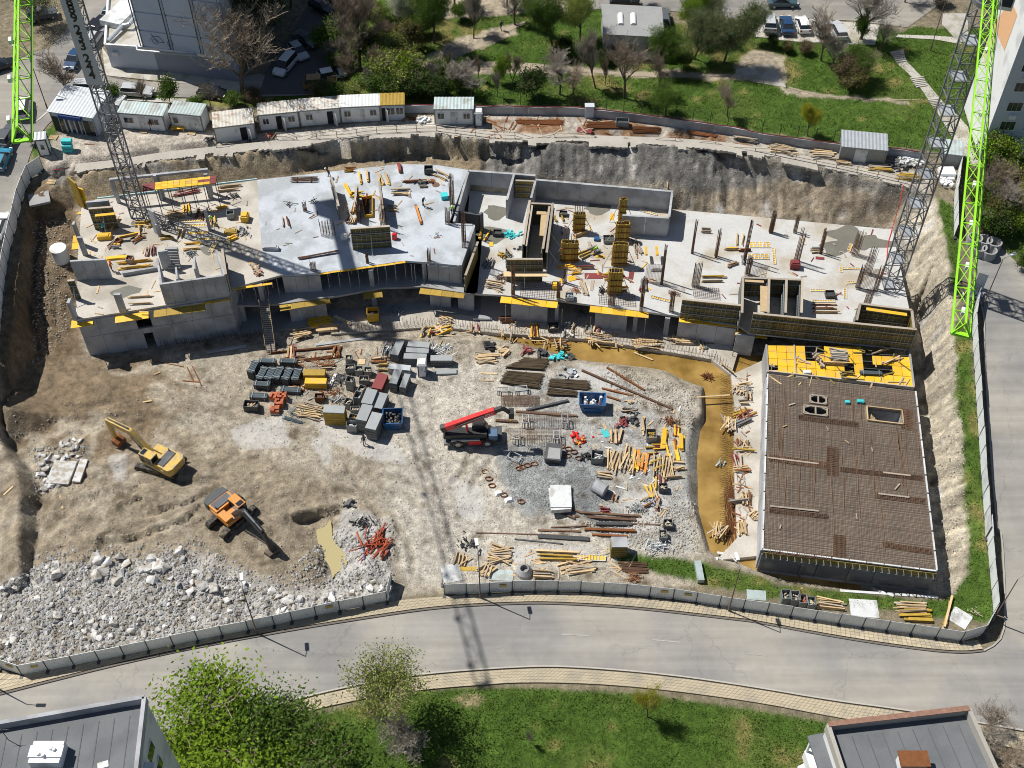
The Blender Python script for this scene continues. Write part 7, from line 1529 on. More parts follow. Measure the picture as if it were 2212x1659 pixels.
for a in [('timber litter heap on the foundation strip before the bays','f',1560,1400,30,.16,2.0,-20,.6,1.4,W2,-.3),('boards and yellow beams before the recessed bays','f',560,1390,12,.3,3.2,14,.06,.6,('yellow','yellow'),-.25),('pale wide boards before the recessed bays at left','f',620,1435,6,.4,2.6,8,.06,.4,('wood','wood'),-.25),('timber scraps heap left of the starter bars','f',420,1470,18,.14,2.4,10,.25,.7,W2,-.25),('timber boards along the trench on the foundation','g',800,1520,16,.18,3.0,-5,.1,.7,W2,-.3),('thick timber heap on the foundation below the yellow platform','g',1180,1560,20,.18,3.4,-8,.15,.8,W2,-.3),('stack of timber boards under the yellow edge platform','g',1465,1540,14,.2,2.9,-2,.05,.5,('wood_grey','wood'),-.3),('rough stone and timber heap on the foundation centre','g',555,1450,26,.3,.9,10,.9,1.0,('wood_grey','rock','bark'),-.3),('steel frame stack on the foundation left of centre','g',60,1370,14,.06,2.0,0,.05,.5,('rust','steel_dark'),-.3),
          ('white grey panel on trestle before the recessed bays','f',1870,1345,4,.6,2.2,-2,.02,.3,('white_sheet','steel_galv'),-.3),('timber litter along the right foundation strip, upper part','k',2130,430,20,.12,1.5,70,.5,.7,W2,-.3),('timber boards and ladders at the trench wall, middle','k',2050,700,22,.13,2.2,75,.35,.6,W2,-.3),('rusty timber litter on the right foundation strip','k',2150,870,18,.12,1.6,80,.4,.6,('wood_grey','rust','wood'),-.3),('timber scraps at the lower right foundation strip','l',60,1450,22,.12,1.2,40,.8,.7,W2,-.3),('timber frame litter at the trench corner below','k',1960,1560,16,.12,2.0,70,.4,.6,W2,-.3),
          ('yellow beams and planks on the back of the pale slab','f',915,225,8,.22,2.6,100,.05,.5,('yellow','wood'),ZL),('yellow board pair left on the pale slab','f',775,330,4,.35,2.4,115,.03,.25,('yellow',),ZL),('yellow boards on the pale slab behind the dark opening','f',1080,240,6,.3,2.4,108,.08,.4,('yellow','wood'),ZL),('bright yellow and maroon boards at the back slab edge','f',1180,155,5,.4,2.0,100,.06,.4,('yellow','yellow','maroon'),ZL),('long dark planks near the round plates','f',1340,248,4,.18,4.0,3,.03,.3,('rust','wood_grey'),ZL),('pale planks leaning at the back right of the pale slab','f',1545,215,8,.16,2.6,-35,.12,.4,W2,ZL),('brown timber bundle beside the narrow opening','f',815,575,16,.12,1.2,80,.2,.5,('wood_grey','rust','wood'),ZL),('brown bundle of boards in the middle of the white slab','f',285,580,7,.14,1.9,105,.05,.3,('wood_grey','rust'),ZL),('rusty steel beam with cross sticks on the pale slab','f',1345,520,3,.3,4.4,104,.02,.15,('rust','orange_machine'),ZL),('reddish board heap at the front edge of the left slab','e',2060,960,44,.2,1.0,30,.8,1.1,('wood','brick_red','wood_grey'),ZL),
          ('long yellow timbers on the left slab behind the front area','e',1090,925,8,.14,4.2,10,.06,.5,('yellow','wood'),ZL),('dark plank bundle on the left slab','e',925,755,12,.12,2.0,55,.12,.4,('wood_grey','rust'),ZL),('brown plank bundle in the middle of the left slab','e',1110,715,12,.12,1.9,50,.1,.4,('wood_grey','rust'),ZL),('upright dark planks heap before the stair core','e',1210,820,14,.12,1.6,100,.15,.5,('wood_grey','maroon'),ZL),('pale planks fan on the front left slab','e',1130,1215,6,.12,3.0,6,.04,.6,W2,ZL),('long yellow planks on the left slab near the workers','e',1060,680,3,.16,3.6,16,.04,.2,('yellow','wood'),ZL),('maroon and timber planks under the yellow table','e',1500,345,12,.14,3.4,14,.1,.4,('maroon','wood_grey'),ZL),('planks right of the yellow table','e',1840,315,8,.14,3.0,6,.08,.4,W2,ZL),('planks on the left slab below the table','e',1410,520,10,.12,2.4,0,.15,.5,W2,ZL),('orange yellow sheet with planks on the left slab','e',940,865,3,.6,2.6,6,.03,.2,('yellow',),ZL),
          ('light poles in a bundle on the right slab','g',1710,1045,8,.14,3.3,1,.03,.4,('wood_grey','yellow_old'),ZR),('dark planks on the open slab near the back cage','g',1660,655,8,.14,1.3,-10,.1,.3,('wood_grey',),ZR),('yellow boards block beside the standing mesh','g',1218,820,6,.3,1.7,90,.02,.7,('yellow',),ZR+1.2),('timber and yellow beams left of the lift core','f',1885,680,6,.2,2.2,78,.1,.5,('yellow','wood_grey'),ZR),('boards heap on the slab in front of the step formwork','f',1960,1090,14,.16,2.4,-18,.2,.6,W2,ZR),('grey poles heap beside the lift core front','f',1920,920,12,.12,2.0,70,.3,.5,('wood_grey','steel_grey'),ZR),('scattered red and grey timbers near the right slab corner','h',610,1280,10,.1,3.0,-2,.05,.7,('wood','rust'),ZR),
          ('timber frames heap on the yellow deck','l',720,150,22,.18,2.2,-3,.2,.8,('wood_grey','steel_grey'),ZH),('rubble and broken boards heap on the yellow deck','l',560,190,30,.2,.8,20,.9,1.0,('bark','wood_grey','wood'),ZH),('crossed long timbers on the right of the yellow deck','l',1110,150,6,.16,3.2,22,.1,.9,('wood_grey','wood'),ZH),('olive boards at the front of the yellow deck','l',800,320,8,.2,1.6,10,.2,.5,('ply_olive','wood_grey'),ZH),('white plank pack on the yellow deck','l',690,200,5,.12,2.8,-4,.05,.4,('wood','white_sheet'),ZH)]:
    pile(a[0],a[1:4],a[4],a[5],a[6],a[10],a[9],a[7],a[8],zb=a[11])
# steel beams, pipes and long rusty sections in the yard
for lb,c_,x0,y0,x1,y1,w_,h_,mt,dz in [('long rusty girder slanting across the white patch','k',860,268,1590,580,.25,.2,'rebar',.1),('shorter rusty girder above the long slanting one','k',1060,245,1362,428,.22,.2,'rust',.1),('rusty pipe lying near the blue rubble skip','k',1020,412,1268,472,.2,.2,'rust',.1),('short rusty section beside the blue rubble skip','k',1060,478,1168,512,.2,.2,'rust',.1),('dark grey pipe lying beside the rebar mats','k',412,592,750,512,.28,.28,'steel_dark',.12),('brown steel beam behind the rebar table','k',330,600,822,636,.25,.2,'rebar',.1),('brown beam end behind the telehandler cab','k',165,672,342,682,.3,.25,'rebar',.1),('bent brown section at the top of the bottom beams','k',770,1378,850,1415,.2,.2,'rebar',.1),('long brown section below the white sheets','k',848,1412,1332,1442,.22,.2,'rebar',.1),('second long brown section in the bottom beams','k',800,1440,1295,1472,.3,.2,'rebar',.1),('slanting brown section end of the bottom beams','k',680,1412,805,1462,.2,.2,'rebar',.1),('dark steel bundle in the bottom beams','k',970,1502,1260,1508,.35,.25,'steel_dark',.12),('thin brown bar right of the dark bundle','k',1262,1502,1490,1510,.15,.15,'rebar',.08),('thin brown bar left of the dark bundle','k',610,1530,930,1515,.12,.12,'rebar',.06),('rusty round pipe at the bottom beams','k',880,1548,1290,1562,.3,.3,'rust',.15),('brown channel left in the bottom beams','k',505,1553,850,1562,.2,.15,'rebar',.08),('longest thin brown bar of the bottom beams','k',5,1572,700,1592,.1,.1,'rebar',.06),('dark channel bundle lowest of the bottom beams','o',430,80,780,100,.5,.2,'steel_dark',.1),('black flat bar at the very bottom of the beams','o',270,98,600,132,.15,.1,'steel_dark',.06),('rusty pipe end under the tilted sheet','o',800,70,1038,80,.22,.22,'rust',.1),
          ('rusty rail in the brown dirt, longer one','i',1505,240,1580,405,.12,.1,'rust',.05),('rusty rail in the brown dirt crossing','i',1470,350,1610,362,.12,.1,'rust',.07),('thin rusty bar in the dirt near the building','i',1260,195,1480,238,.1,.08,'rust',.05),('second rusty rail beside the longer one','i',1545,230,1620,390,.1,.1,'rust',.05),('grey channel leaning beside the building foot','i',1665,125,1985,75,.35,.2,'concrete_wall',.15),('long white gutter at the hall foot','p',620,452,1290,497,.28,.15,'white_sheet',.08),('short white gutter crossing the long one','p',845,440,985,492,.2,.15,'white_sheet',.14),('thin steel bar on the ground beside the telehandler','t',345,872,495,922,.07,.07,'rust',.04),('white grey channel leaning in the yard store','j',845,395,890,300,.35,.15,'white_sheet',.1),('grey channel pair before the recessed bays','j',730,68,1170,10,.35,.2,'concrete_wall',.15),('black pipe floating across the trench end','o',1640,130,1960,185,.3,.3,'black',.0),('long brown rail on the upper left platform','a',680,1160,1550,1248,.12,.12,'rust',.06),('pale pole standing down the grey slope','c',1355,1150,1345,1520,.14,.14,'wood',.25)]:
    plank(lb,g(c_,x0,y0,dz),g(c_,x1,y1,dz),w_,h_,mt,name='steel_section' if mt not in ('wood','white_sheet','concrete_wall') else 'beam',cat='beam')
# small planks singly lying about
for lb,c_,x0,y0,x1,y1 in [('pale plank alone on the yard left of the rebar pile','k',45,287,180,295),('second pale plank alone left of the rebar frames','k',48,345,148,352),('small plank on the brown dirt','i',1240,300,1292,278),('angled pale plank pair on the ruts, long one','i',1150,522,1222,510),('angled pale plank pair on the ruts, short one','i',1185,478,1222,512),('stick sticking out of the brown bank','i',485,1275,505,1380),('pale stick on the left bench','i',30,1270,105,1200),('plank lying in the trench water','k',1280,120,1430,180),('white walkway plank across the trench','k',1785,480,2050,462),('yellow plank at the trench corner','k',1970,190,2085,285),('plank at the wet hall foot','p',355,435,500,405),('wooden plank by the park house lawn','c',1400,1000,1460,1010)]:
    plank(lb,g(c_,x0,y0,.05) if 'trench' not in lb else D(c_,x0,y0,-.72 if 'water' in lb else .25),g(c_,x1,y1,.05) if 'trench' not in lb else D(c_,x1,y1,-.72 if 'water' in lb else .25),.2,.06)
LIT={}
def scatter(label,grp,c_,x0,x1,y0,y1,n_,z,mts,ln_=(.5,1.6),w_=.12,name='loose_plank',cat='timber'):
    for k in range(n_):
        p=D(c_,random.uniform(x0,x1),random.uniform(y0,y1),z) if z is not None else g(c_,random.uniform(x0,x1),random.uniform(y0,y1));t=random.random()*6.3;L=random.uniform(*ln_);d=Vector((math.cos(t),math.sin(t),0))*L/2
        mt_=random.choice(mts);ww=w_*random.uniform(.8,1.7)
        if k<20:plank(label,p-d+Vector((0,0,.03)),p+d+Vector((0,0,.05)),ww,.05,mt_,grp,name,cat)
        else:LIT.setdefault(mt_,MB()).bar(p-d+Vector((0,0,.03)),p+d+Vector((0,0,.05)),ww,.05)
scatter('loose plank lying on the back half of the pale slab','planks on the pale slab','f',700,1550,130,600,30,ZL,W2)
scatter('short loose stick lying on the front half of the pale slab','sticks on the pale slab','f',100,1550,450,880,20,ZL,('wood_grey','rust'),(.4,1.1),.09)
scatter('loose plank lying on the dusty left slab','planks on the left slab','e',700,2000,420,950,70,ZL,W2)
scatter('loose plank lying on the front left slab','planks on the front left slab','e',660,1280,1060,1320,9,ZL,W2)
scatter('loose timber lying on the slab around the yellow columns','timber around the columns','v',600,1700,640,1600,60,ZR,('wood','wood_grey','maroon','yellow','rust'),(.4,1.6))
scatter('loose timber lying on the open right slab','timber on the open slab','h',-300,1100,600,1280,36,ZR,('wood','wood_grey','maroon'),(.4,1.3))
scatter('timber scrap lying on the foundation strip','scraps on the foundation','g',-700,1900,1400,1600,80,-.3,W2,(.4,1.8))
scatter('timber scrap lying on the right foundation strip','scraps by the hall','k',2090,2210,300,1550,70,-.3,('wood','wood_grey','rust'),(.4,1.2))
scatter('timber scrap lying in the yard store','scraps in the yard store','u',500,1700,120,700,80,None,('wood','wood_grey','rust','steel_grey'),(.4,1.6))
scatter('timber scrap lying behind the right part of the yard','scraps in the timber store','k',950,1650,560,1500,100,None,('wood','wood','wood_grey','white_sheet'),(.3,1.3))
scatter('loose timber lying on the upper platform','timber on the platform','c',-400,900,940,1110,60,None,('wood','wood_grey','rust','rust'),(.8,3.0))
scatter('loose timber lying on the yellow deck','timber on the deck','l',180,1280,90,380,40,ZH,('wood_grey','wood','ply_olive'),(.5,2.2))
scatter('timber scrap lying by the bottom hoarding','scraps by the hoarding','o',0,1100,180,350,40,None,W2,(.4,1.8))
scatter('stick or bar lying on the mesh of the hall roof','sticks on the hall roof','l',200,1250,380,1550,8,ZH+.12,('wood_grey','wood'),(.5,1.1))
mb=MB();lm=sorted(LIT)
for i,k in enumerate(lm):mb.add(LIT[k].v,LIT[k].f,i)
tag(link('timber_litter',mb.mesh('timber_litter',[M(k) for k in lm])),'small timber and steel offcuts strewn over slabs and yard','litter',kind='stuff')
def heaps(label,grp,c_,x0,x1,y0,y1,n_,z,mts):
    for k in range(n_):
        X,Y=random.uniform(x0,x1),random.uniform(y0,y1);a=random.choice((0,5,80,85,100,30));pile(label,(c_,X,Y),random.randint(5,9),random.uniform(.1,.22),random.uniform(1.0,2.6),random.sample(mts,min(2,len(mts))),random.uniform(.2,.5),a,.12,zb=z)['group']=grp
MX=['wood','wood_grey','yellow','yellow_old','rust','wood','steel_grey','maroon']
heaps('small timber heap on the dusty left slab','small heaps on the left slab','e',720,2000,430,800,14,ZL,MX)
heaps('small timber heap on the back of the pale slab','small heaps on the pale slab','f',720,1500,150,520,9,ZL,MX)
heaps('small timber heap on the slab among the columns','small heaps among the columns','v',560,1600,680,1560,12,ZR,MX)
heaps('small timber heap on the open right slab','small heaps on the open slab','h',-200,850,640,1000,6,ZR,MX)
heaps('small timber heap on the foundation strip','small heaps on the foundation','g',-600,1850,1440,1580,16,-.3,MX)
heaps('small timber heap on the strip beside the hall','small heaps beside the hall','k',2105,2195,380,1550,14,-.3,MX)
heaps('small timber heap among the yard stores','small heaps in the yard','k',1000,1640,560,1480,18,None,MX)
heaps('small timber heap around the panel stacks','small heaps around the stacks','u',560,1700,140,640,12,None,MX)
# white yellow grid panels lying on slabs
_gp={}
def gridpanel(label,c_,x,y,z,l,w_,rz):
    k=(l,w_)
    if k not in _gp:
        mb=MB();mb.bx(-l/2,l/2,-w_/2,w_/2,0,.03);a=mb.mesh('ply_face',M('yellow'));mb=MB()
        nx_=max(2,round(l/.32));ny_=max(1,round(w_/.6))
        for i in range(nx_+1):x_=-l/2+l*i/nx_;mb.bx(x_-.025,x_+.025,-w_/2,w_/2,.031,.11)
        for j in range(ny_+1):y_=-w_/2+w_*j/ny_;mb.bx(-l/2,l/2,y_-.03,y_+.03,.031,.113)
        _gp[k]=(a,mb.mesh('steel_grid',M('white_sheet')))
    p=D(c_,x,y,z);o=thing('grid_shutter',label,'shutter',(p.x,p.y,z+.005),R(rz));link('ply_face',_gp[k][0],o);link('steel_grid',_gp[k][1],o);return o
for lb,c_,x,y,z,l,w_,rz in [('ribbed panel strip left of the big grid panels','h',200,855,ZR,3.0,.35,85),('upright narrow ribbed panel by the red trolley','h',438,730,ZR,1.6,.35,88),('white ribbed panel on the damp patch','h',810,790,ZR,1.6,.4,65),('long ribbed panel right of the red panel','h',835,957,ZR,2.6,.3,-2),('short upright ribbed panel at the end of the long one','h',738,963,ZR,.9,.35,85),('small ribbed panel pair near the crane mat','h',815,1068,ZR,1.2,.4,4),('ribbed panel left of the dark tool box','h',555,1132,ZR,1.9,.35,0),('upright ribbed panel right of the dark tool box','h',772,1160,ZR,1.7,.35,80),('brown ribbed panel below the dark tool box','h',600,1217,ZR,2.8,.35,0),
          ('ribbed panel lying near the back wall right corner','g',1195,505,ZR,2.4,.35,-22),('ribbed panel near the front slab edge','g',1290,1200,ZR,2.4,.4,-20),('ribbed panel beside the yellow boards at the lift core','g',600,992,ZR,2.1,.3,10),('ribbed panel at the back of the left slab','e',1665,490,ZL,2.3,.35,-4),('long ribbed panel in the heap on the left slab','e',1590,570,ZL,4.6,.5,3),('second long ribbed panel in the heap on the left slab','e',1610,610,ZL,3.6,.5,2),('third ribbed panel in the heap on the left slab','e',1590,670,ZL,2.6,.6,2),('lowest ribbed panel in the heap on the left slab','e',1670,720,ZL,2.8,.45,4),('ribbed panel beside the stair core','e',1715,785,ZL,1.9,.5,78),('ribbed panel ladder at the foot of the pale slab front','f',745,1370,-.18,2.6,.4,-32),('ribbed panel leaning in the bottom timber store','o',795,225,None,3.0,.7,-3)]:
    if z is None:z=TH(*g(c_,x,y).xy)+.1
    gridpanel(lb,c_,x,y,z,l,w_,rz)
for i in range(3):
    for j in range(2):gridpanel(f'grid panel of the big yellow white set, {["left","middle","right"][i]} {["back","front"][j]}','h',35+i*52-(j*12),765+j*95,ZR,1.05,1.0,88)
# boxes, sheets, plates
def sheet(label,c_,x,y,z,l,w_,rz,mt,th=.03,name='sheet',cat='sheet',rx=0):
    p=D(c_,x,y,z) if z is not None else g(c_,x,y);mb=MB();mb.ob((0,0,0),(l,w_,th));return solo(name,mb,M(mt),label,cat,loc=(p.x,p.y,p.z+.02+abs(math.sin(rx))*w_/2)) if False else tag(link(name,mb.mesh(name,M(mt)),None,(p.x,p.y,p.z+.02+abs(math.sin(rx))*w_/2),(rx,0,R(rz))),label,cat)
for a in [('maroon board with dark rebar on it between the columns','v',1035,1395,ZR,2.3,1.0,-1,'maroon'),('narrow maroon board right of the front column','v',1450,1390,ZR,.6,1.4,-10,'maroon'),('bright yellow board on slab near the lift core','v',800,1420,ZR,1.2,.9,20,'yellow'),('yellow board near the second column','v',1110,1180,ZR,1.2,.4,0,'yellow'),('yellow board beside the back column','v',1240,740,ZR,.5,1.3,-12,'yellow'),('grey plank board upright between the columns','v',1000,1100,ZR,.4,3.0,5,'wood_grey'),('dark board near the slab front','v',1018,1500,ZR,.4,2.0,-8,'wood_grey'),('small yellow board on the damp floor','f',1940,760,ZR,.5,.8,-5,'yellow'),('maroon panel on the open slab right','h',570,872,ZR,1.1,.5,-10,'maroon'),('tilted white corrugated sheet on the grey bin stack','o',988,95,None,1.0,2.2,35,'steel_galv'),('upper white corrugated sheet beside the gravel pile','k',690,1300,None,2.3,3.0,0,'white_sheet'),('lower white corrugated sheet beside the gravel pile','k',680,1320,None,2.2,3.0,5,'white_sheet'),('white sheet with shadow at the gate corner','n',1375,330,None,2.0,2.2,12,'white_sheet'),('blue white ribbed sheet behind the bottom hoarding','n',1715,345,None,2.6,1.3,-2,'roof_sheet'),('white ribbed sheet by the bins behind the hoarding','p',785,570,None,2.9,2.1,-4,'white_sheet'),('pale sheet lying in the bottom right corner grass','p',1440,635,None,1.9,2.0,50,'white_sheet'),('blue framed sheet behind the bottom hoarding','p',50,480,None,2.0,1.2,-5,'roof_sheet'),('brown cloth sheet on the upper platform','c',680,1050,None,2.0,1.0,-15,'maroon'),('blue and yellow long pack in the grass by the hall','o',1528,330,None,.7,2.4,3,'roof_sheet'),('orange board in the gate corner heap','n',1470,300,None,2.6,.5,0,'yellow_old'),('light wooden box lid in the yard store','u',1375,270,None,.8,.8,0,'wood'),('turquoise board in the timber store','k',1048,768,None,.7,1.3,18,'turquoise'),('old concrete slab piece on the left bank','i',500,1095,None,2.6,3.2,-4,'rock'),('tilted old concrete strip on the left bank','i',650,1080,None,.9,3.2,-3,'rock'),('round edged concrete slab left at the top of the bank','e',320,400,None,2.6,2.4,20,'concrete'),
          ('white roof sheet pile at the right crane foot','d',1585,1400,None,2.0,1.6,0,'white_paint'),('lid board on the left fence corner pallet','e',290,170,None,1.8,.8,-6,'steel_galv'),('turquoise block on the pale slab','f',1565,385,ZL,.9,.9,10,'turquoise')]:
    sheet(a[0],a[1],a[2],a[3],a[4],a[5],a[6],a[7],a[8],.3 if 'slab piece' in a[0] or 'concrete' in a[0] and 'white' not in a[0] else (.6 if 'block' in a[0] or 'pack' in a[0] or 'pile' in a[0] else .04))
for lb,x,y,r_,mt in [('pale round steel plate on the slab',1190,278,.55,'concrete'),('brown round steel plate on the slab',1462,252,.5,'rust'),('dark round steel plate on the slab',1495,280,.5,'rebar')]:
    p=D6('f',x,y);mb=MB();mb.tube((p.x,p.y,ZL+.003),(p.x,p.y,ZL+.05),r_,20);solo('round_plate',mb,M(mt),lb,'plate')
for lb,c_,x,y,z,l,mt in [('yellow box trolley on the left slab','e',845,710,ZL,(1.7,.8,.7),'yellow'),('yellow machine box near the left slab crate','e',1975,560,ZL,(.9,1.2,1.0),'yellow'),('yellow box in the shade of the crane','e',1860,670,ZL,(1.6,.8,.5),'yellow_old'),('blue tool box on the right slab','v',1070,995,ZR,(.7,.6,.4),'blue_bin'),('red topped trolley on the right slab','h',365,945,ZR,(1.2,.9,1.1),'maroon'),('white bag on the standing mesh','v',1725,1320,ZR+.02,(1.3,.8,.5),'white_sheet'),('yellow drum at the slab front edge','v',612,1520,ZR,(.9,.8,.8),'yellow'),('white square on the hall roof','l',465,285,ZH,(.9,.5,.3),'white_paint'),('white small box on the hall roof','l',790,525,ZH+.1,(.5,.35,.3),'turquoise'),('pale blue box beside the hall opening','l',895,520,ZH+.1,(.8,.45,.3),'turquoise'),('concrete block in the pale slab front','e',2180,800,ZL,(2.0,.6,.6),'concrete_wall'),('red plastic block at the formwork box','f',1165,715,ZL,(.6,.5,.9),'red_machine'),('white generator box by the formwork','f',757,715,ZL,(.7,.6,.8),'white_paint')]:
    p=D(c_,x,y,z);mb=MB();mb.ob((p.x,p.y,z+.001),(l[0],l[1],l[2]*.85),random.uniform(-.15,.15));mb.ob((p.x,p.y,z+l[2]*.85),(l[0]*.8,l[1]*.8,l[2]*.15),random.uniform(-.15,.15),0,.9);solo('site_box',mb,M(mt),lb,'box')
# grey truck tub, cement drum, white tank, concrete rings
p=g('k',630,960);o=thing('dump_bin','open grey tipping bin with a pale lid beside the trestles','bin',p,R(-8));mb=MB();mb.prism([(-.8,-1.0),(.8,-1.0),(.8,1.0),(-.8,1.0)],-.05,1.0,top=[(-.95,-1.2),(.95,-1.2),(.95,1.2),(-.95,1.2)]);part('tub',mb,M('steel_dark'),o);mb=MB();mb.prism([(-.6,-1.1),(.85,-1.0),(.75,.5),(-.6,.5)],1.01,1.05);part('lid',mb,M('concrete'),o)
def ring(label,p,r_,h_,rr=None,mt='concrete',name='concrete_ring',cat='ring'):
    mb=MB();rr=rr or r_*.82;mb.lathe(p,[(rr,-.05),(r_,-.05),(r_,h_),(rr,h_),(rr,.02),(0,.02)],20);return solo(name,mb,M(mt),label,cat)
for lb,x,y in [('concrete ring at the left rear of the five rings',1800,755),('concrete ring at the middle rear of the five rings',1880,770),('concrete ring at the right rear of the five rings',1955,790),('concrete ring at the left front of the five rings',1835,830),('concrete ring at the right front of the five rings',1915,855)]:ring(lb,g('h',x,y),.95,1.15)
p=g('o',335,325);mb=MB();mb.lathe(p,[(.9,-.05),(.85,.4),(.5,.85),(.42,.85),(.42,.3),(0,.3)],18);solo('manhole_cone',mb,M('concrete'),'grey concrete manhole cone behind the bottom hoarding','ring')
p=g('e',500,880);mb=MB();mb.lathe(p,[(0,-.1),(1.05,-.1),(1.05,2.0),(0,2.0)],20);solo('water_tank',mb,M('white_paint'),'round white tank standing on the left bank','tank')
p=g('k',995,1230);mb=MB();mb.tube(p+Vector((-.5,.2,.75)),p+Vector((.7,-.6,.7)),.75,16);solo('cable_drum',mb,M('concrete_wall'),'grey concrete pipe section lying beside the gravel pile','pipe')
# trestles and rebar mats being tied
def trestle(label,p,l,w_,h_,rz,mt='steel_galv'):
    o=thing('trestle',label,'trestle',p,R(rz))
    for a in (-1,1):
        for b in (-1,1):mb=MB();mb.bar((a*l/2,b*w_/2,-.05),(a*l/2,b*w_/2,h_),.08);part('leg',mb,M(mt),o)
        mb=MB();mb.bar((a*l/2,-w_/2,h_*.4),(a*l/2,w_/2,h_*.4),.07);mb.bar((a*l/2,-w_/2,h_*.95),(a*l/2,w_/2,h_*.95),.07);part('rail',mb,M(mt),o)
    for b in (-1,1):mb=MB();mb.bar((-l/2,b*w_/2,h_*.85),(l/2,b*w_/2,h_*.85),.08);part('rail',mb,M(mt),o)
    return o
for lb,x,y,l,w_,h_,rz in [('white trestle frame left above the rebar mats',985,225,1.3,.6,.8,0),('white trestle frame right above the rebar mats',1215,215,1.4,.7,.8,6),('left trestle of the upper rebar table',1270,620,.7,1.2,1.1,0),('right trestle of the upper rebar table',1765,620,.7,1.2,1.1,0),('left trestle of the lower rebar table',1150,820,.7,1.2,1.1,0),('right trestle of the lower rebar table',1660,820,.7,1.2,1.1,0),('white trestle lying open below the rebar tables',1130,1060,1.4,.9,.6,-30)]:trestle(lb,g('t',x,y),l,w_,h_,rz)
mat_('upper rebar mat resting on two trestles',g('t',1190,660,.95),g('t',1850,655,.95),(0,1.8,0),.2)
mat_('lower rebar mat resting on two trestles',g('t',1080,880,.95),g('t',1720,875,.95),(0,1.7,0),.2)
mat_('roll of rebar mat behind the telehandler boom',g('t',960,400,.15),g('t',1440,395,.15),(0,1.6,0),.16)
mat_('second layer of the mat roll behind the telehandler boom',g('t',975,392,.3),g('t',1435,388,.3),(.1,1.5,0),.2)
# big rebar bundles: loose bars, each bundle one object of many thin bars
def bars(label,c_,quad,n_,r_=.03,hz=.35,mt='rebar'):
    q=[g(c_,*p) for p in quad];mb=MB()
    for k in range(n_):
        t=random.random();e=random.uniform(-.05,.05);f_=random.uniform(-.05,.05);a=q[0].lerp(q[3],t).lerp(q[1].lerp(q[2],t),random.uniform(0,.12));b=q[1].lerp(q[2],min(1,max(0,t+e))).lerp(q[0].lerp(q[3],t),random.uniform(0,.12));z=random.uniform(.03,hz)
        mb.tube((a.x,a.y,TH(a.x,a.y)+z),(b.x,b.y,TH(b.x,b.y)+z*random.uniform(.7,1.2)),r_,4)
    return solo('rebar_bundle',mb,M(mt),label,'rebar')
dm('rebar_olive',(.115,.085,.05),var=.35,rnd=.1)
bars('large dark brown rebar bundle at the upper yard','k',[(230,250),(570,270),(600,180),(380,170)],150,mt='rebar_olive');bars('lower part of the large rebar bundle near the trestles','k',[(190,370),(520,420),(570,300),(240,270)],150,mt='rebar_olive');bars('rebar bundle right of the large one','k',[(580,400),(930,430),(930,360),(590,340)],110,mt='rebar_olive');bars('thin rebar bundle above the blue rubble skip','k',[(570,470),(820,480),(830,440),(580,410)],70,mt='rebar_olive')
bars('long rusty bars behind the prop bundles','j',[(330,135),(900,90),(930,70),(420,120)],60,.035,.3,'rust');bars('rusty bars beside the yard store boards','u',[(720,250),(1100,200),(1180,220),(760,270)],40,.03,.2,'rust')
bars('rusty bars along the back wall platform, left','c',[(130,1000),(520,1010),(520,970),(120,970)],60,.03,.15,'rust');bars('rusty bars along the back wall platform, middle','c',[(690,1030),(1000,1040),(1010,990),(690,980)],70,.03,.2,'rust');bars('rusty bars along the back wall platform, right','c',[(1060,1070),(1290,1080),(1300,1030),(1060,1020)],60,.03,.2,'rust');bars('rusty bars lying along the right platform','c',[(1500,1080),(1740,1110),(1760,1090),(1500,1050)],40,.03,.15,'rust')
bars('rusty bars along the lower trench bank','k',[(2000,1600),(2080,1600),(2090,1000),(2020,1020)],10,.03,.2,'rust')
mb=MB()
for k in range(120):
    t=random.random();a=D('k',2000+random.uniform(0,80),1050+t*480,-.9);b=a+Vector((random.uniform(-.3,.3),random.uniform(-4,-2),random.uniform(0,.3)));mb.tube(a,b,.03,4)
solo('rebar_bundle',mb,M('rust'),'rust red bars lying in the trench along the hall','rebar')
bars('blue grey thin bars in front of the timber fan','u',[(490,900),(720,960),(735,940),(520,870)],40,.02,.15,'prop_blue')
bars('brown bars heap in the grass by the hoarding','o',[(960,250),(1180,260),(1190,340),(1010,330)],50,.03,.2,'rebar')
for c_,q,lb in [('f',[(320,265),(550,265),(555,225),(325,225)],'rebar bundle on two sticks at the back of the white slab'),('f',[(385,885),(720,830),(720,820),(380,870)],'thin dark bars along the front of the white slab')]:
    mb=MB();qq=[D6(c_,*p) for p in q]
    for k in range(34):t=random.random();mb.tube(qq[0].lerp(qq[3],t)+Vector((random.uniform(0,.4),0,.2)),qq[1].lerp(qq[2],t)+Vector((random.uniform(-.4,0),0,.2+random.uniform(0,.2))),.022,4)
    for t in (.25,.75):mb.bar(qq[0].lerp(qq[1],t)+Vector((0,0,.08)),qq[3].lerp(qq[2],t)+Vector((0,0,.08)),.12)
    solo('rebar_bundle',mb,M('rebar'),lb,'rebar')
# orange pipe heap
o=thing('pipe_heap','heap of orange red drainage pipes near the gate','pipes',g('n',850,150))
for k in range(30):
    t=R(random.choice((55,70,80,20,100))+random.uniform(-15,15));L=random.uniform(1.2,2.8);c_=Vector((random.gauss(0,.75),random.gauss(0,1.0),.12+random.uniform(0,.55)));d=Vector((math.cos(t),math.sin(t),random.uniform(-.12,.12)))*L/2;mb=MB();mb.tube(c_-d,c_+d,random.choice((.07,.1)),7);part('pipe',mb,M('pipe_orange'),o)
mb=MB();a=g('n',778,150,.1);mb.tube(a,g('n',782,240,.12),.09,8);solo('pipe',mb,M('blue_bin'),'single blue pipe left of the orange pipe heap','pipe')
